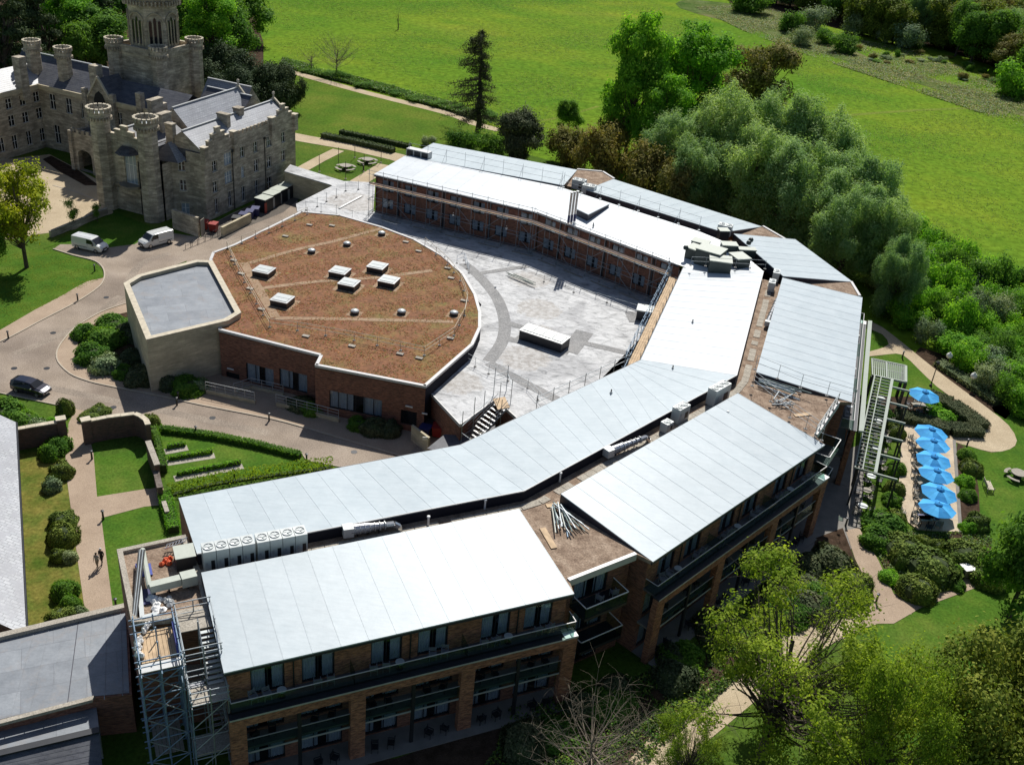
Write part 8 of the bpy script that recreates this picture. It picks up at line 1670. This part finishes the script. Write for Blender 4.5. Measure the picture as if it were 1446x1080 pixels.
for i, (px, py) in enumerate(((373, 297), (384, 290), (394, 284), (405, 278))):
    c = W(px, py, 0); d = CA; r = thing('storage_cage', c, ['orange-sided storage cage with pale lid, first of the service yard row', 'dark storage cage with pale lid, second of the row', 'dark storage cage with pale lid, third of the row', 'dark storage cage with pale lid, last of the row'][i], 'cage'); part(r, 'body', MB().box(c, 2.1, 2.0, 2.1, CRZ), 'dark_metal'); part(r, 'lid', MB().box(c+Vector((0, 0, 2.1)), 2.2, 2.1, .08, CRZ), 'greenish'); part(r, 'side_panel', MB().box(c-CA*.95+CB*1.02, .6, .04, 1.7, CRZ), 'red' if i == 0 else 'grey_metal')
bb = thing('bin_bay', W(600, 625, 0), 'low brick bin bay with sloping grey roof beside the service corner', 'bin store'); a, b_ = W(580, 622, 0), W(604, 640, 0); part(bb, 'front_wall', MB().obox(a, b_-a, Vector((.15, .2, 0)), (0, 0, 1.9)), 'ashlar', uv=True)
lr_ = [W(603, 633, 1.9), W(628, 613, 2.4), W(668, 616, 2.4), W(700, 600, 2.4), W(700, 640, 1.9), W(640, 640, 1.9)]; mb = MB(); mb.poly([p for p in lr_][::-1]); part(bb, 'canopy_roof', mb, 'slate', uv=True)
rail_line('dark railing of the service ramp beside the scaffold stair', [W(668, 640, 1.2), W(725, 605, 1.2)], 1.2, .5, levels=(.1, 1.08), mat='dark_metal', feet=False, r=.02)
sg = thing('warning_sign', W(604, 632, 1.9), 'small white sign on the bin bay edge catching the sun', 'sign'); part(sg, 'plate', MB().box(W(600, 621, 1.9), .5, .05, .35, .2), 'white'); part(sg, 'bracket', MB().box(W(600, 621, 1.8), .06, .06, .1), 'black')
for px, py, s in ((326, 521, .8), (578, 574, .8), (600, 584, .6)):
    s_, z_ = onwall(px, py, pp[0 if px < 400 else 2], (pp[1 if px < 400 else 3]-pp[0 if px < 400 else 2]).normalized()); d = (pp[1 if px < 400 else 3]-pp[0 if px < 400 else 2]); d.z = 0; d.normalize(); nn = Vector((d.y, -d.x, 0)); c = Vector((*(pp[0 if px < 400 else 2].xy), 0))+d*s_+nn*.1; c.z = z_; MB().box(c, s, .12, .12, math.atan2(d.y, d.x)).build('door_light', M['white'], pod)
# ================================================================ people on the garden path
def person(label, px, py, h, top, legs, hair, rz, stride=.18):
    c = W(px, py, .03); r = thing('person', c, label, 'person', None, rz)
    J = dict(pel=(0, 0, .95), sp=(0, 0, 1.15), ch=(0, .01, 1.38), nk=(0, .01, 1.5), hd=(0, .02, 1.62), hl=(-.09, 0, .90), kl=(-.09, stride*.6, .50), al=(-.09, stride*.9, .09), fl=(-.10, stride*.9+.17, .04), hr=(.09, 0, .90), kr=(.09, -stride*.1, .48), ar=(.09, -stride, .12), fr=(.10, -stride+.17, .04), sl=(-.18, 0, 1.42), el=(-.25, -.04, 1.14), wl=(-.24, .10, .92), pl=(-.24, .14, .84), sr=(.18, 0, 1.42), er=(.25, -.03, 1.14), wr=(.24, .09, .92), pr=(.24, .12, .84))
    Rd = dict(pel=.145, sp=.13, ch=.145, nk=.055, hd=.085, hl=.095, kl=.06, al=.045, fl=.035, hr=.095, kr=.06, ar=.045, fr=.035, sl=.065, el=.042, wl=.03, pl=.032, sr=.065, er=.042, wr=.03, pr=.032)
    names = list(J); E_ = [('pel', 'sp'), ('sp', 'ch'), ('ch', 'nk'), ('nk', 'hd'), ('pel', 'hl'), ('hl', 'kl'), ('kl', 'al'), ('al', 'fl'), ('pel', 'hr'), ('hr', 'kr'), ('kr', 'ar'), ('ar', 'fr'), ('ch', 'sl'), ('sl', 'el'), ('el', 'wl'), ('wl', 'pl'), ('ch', 'sr'), ('sr', 'er'), ('er', 'wr'), ('wr', 'pr')]
    me = bpy.data.meshes.new('body'); me.from_pydata([J[n_] for n_ in names], [(names.index(a), names.index(b_)) for a, b_ in E_], [])
    o = bpy.data.objects.new('body', me); COL.objects.link(o); md = o.modifiers.new('skin', 'SKIN'); 
    if not me.skin_vertices: 
        bpy.context.view_layer.objects.active = o; o.select_set(True); bpy.ops.object.modifier_remove(modifier='skin'); md = o.modifiers.new('skin', 'SKIN'); 
        try: bpy.ops.mesh.customdata_skin_add()
        except Exception: pass
    sv = me.skin_vertices[0].data
    for i, n_ in enumerate(names): sv[i].radius = (Rd[n_], Rd[n_]*.85); sv[i].use_root = (n_ == 'pel')
    o.modifiers.new('sub', 'SUBSURF').levels = 2; o.modifiers['sub'].render_levels = 2
    dg = bpy.context.evaluated_depsgraph_get(); m2 = bpy.data.meshes.new_from_object(o.evaluated_get(dg)); bpy.data.objects.remove(o)
    for mm in (M['skin'], top, legs, M['black']): m2.materials.append(mm)
    for p in m2.polygons:
        z = p.center.z; x = abs(p.center.x); p.material_index = 3 if z < .1 else (2 if z < .96 and x < .2 else (0 if (z > 1.49 or (x > .2 and z < .98)) else 1)); p.use_smooth = True
    b_ = bpy.data.objects.new('body', m2); COL.objects.link(b_); b_.parent = r; hd = MB().lathe((0, 0, 1.62), [(.085, -.02), (.10, .04), (.09, .10), (.05, .135), (.001, .145)], 12); hm = local(r, 'hair', hd, 'black'); hm.data.materials[0] = hair
    for sx in (-.035, .035): local(r, 'eye', MB().box((sx, .10, 1.63), .015, .01, .01), 'black')
    local(r, 'nose', MB().box((0, .105, 1.60), .02, .025, .03), 'skin'); r.scale = (h/1.76,)*3
    for sd in (-1, 1):
        for k in range(4): local(r, 'finger', MB().tube((sd*.24-.022+.015*k, .14, .83), (sd*.24-.022+.015*k, .165, .76+.006*abs(k-1)), .008, .006, 5), 'skin')
        local(r, 'thumb', MB().tube((sd*.24, .16, .86), (sd*.225, .195, .80), .009, .007, 5), 'skin')
M['shirt_grey'] = plain('grey_shirt', (.30, .29, .29), .9); M['dark_cloth'] = plain('dark_clothes', (.018, .018, .022), .9); M['beige_cloth'] = plain('beige_trousers', (.28, .24, .2), .9); M['hair_brown'] = plain('brown_hair', (.04, .03, .02), .8); M['hat_white'] = plain('white_cap', (.6, .6, .58), .8)
person('person in dark clothes and white cap walking on the garden path', 144.5, 797, 1.8, M['dark_cloth'], M['dark_cloth'], M['hat_white'], 2.9); person('person in a grey top walking beside the dark-clothed one', 138, 802, 1.68, M['shirt_grey'], M['beige_cloth'], M['hair_brown'], 3.0, .12)
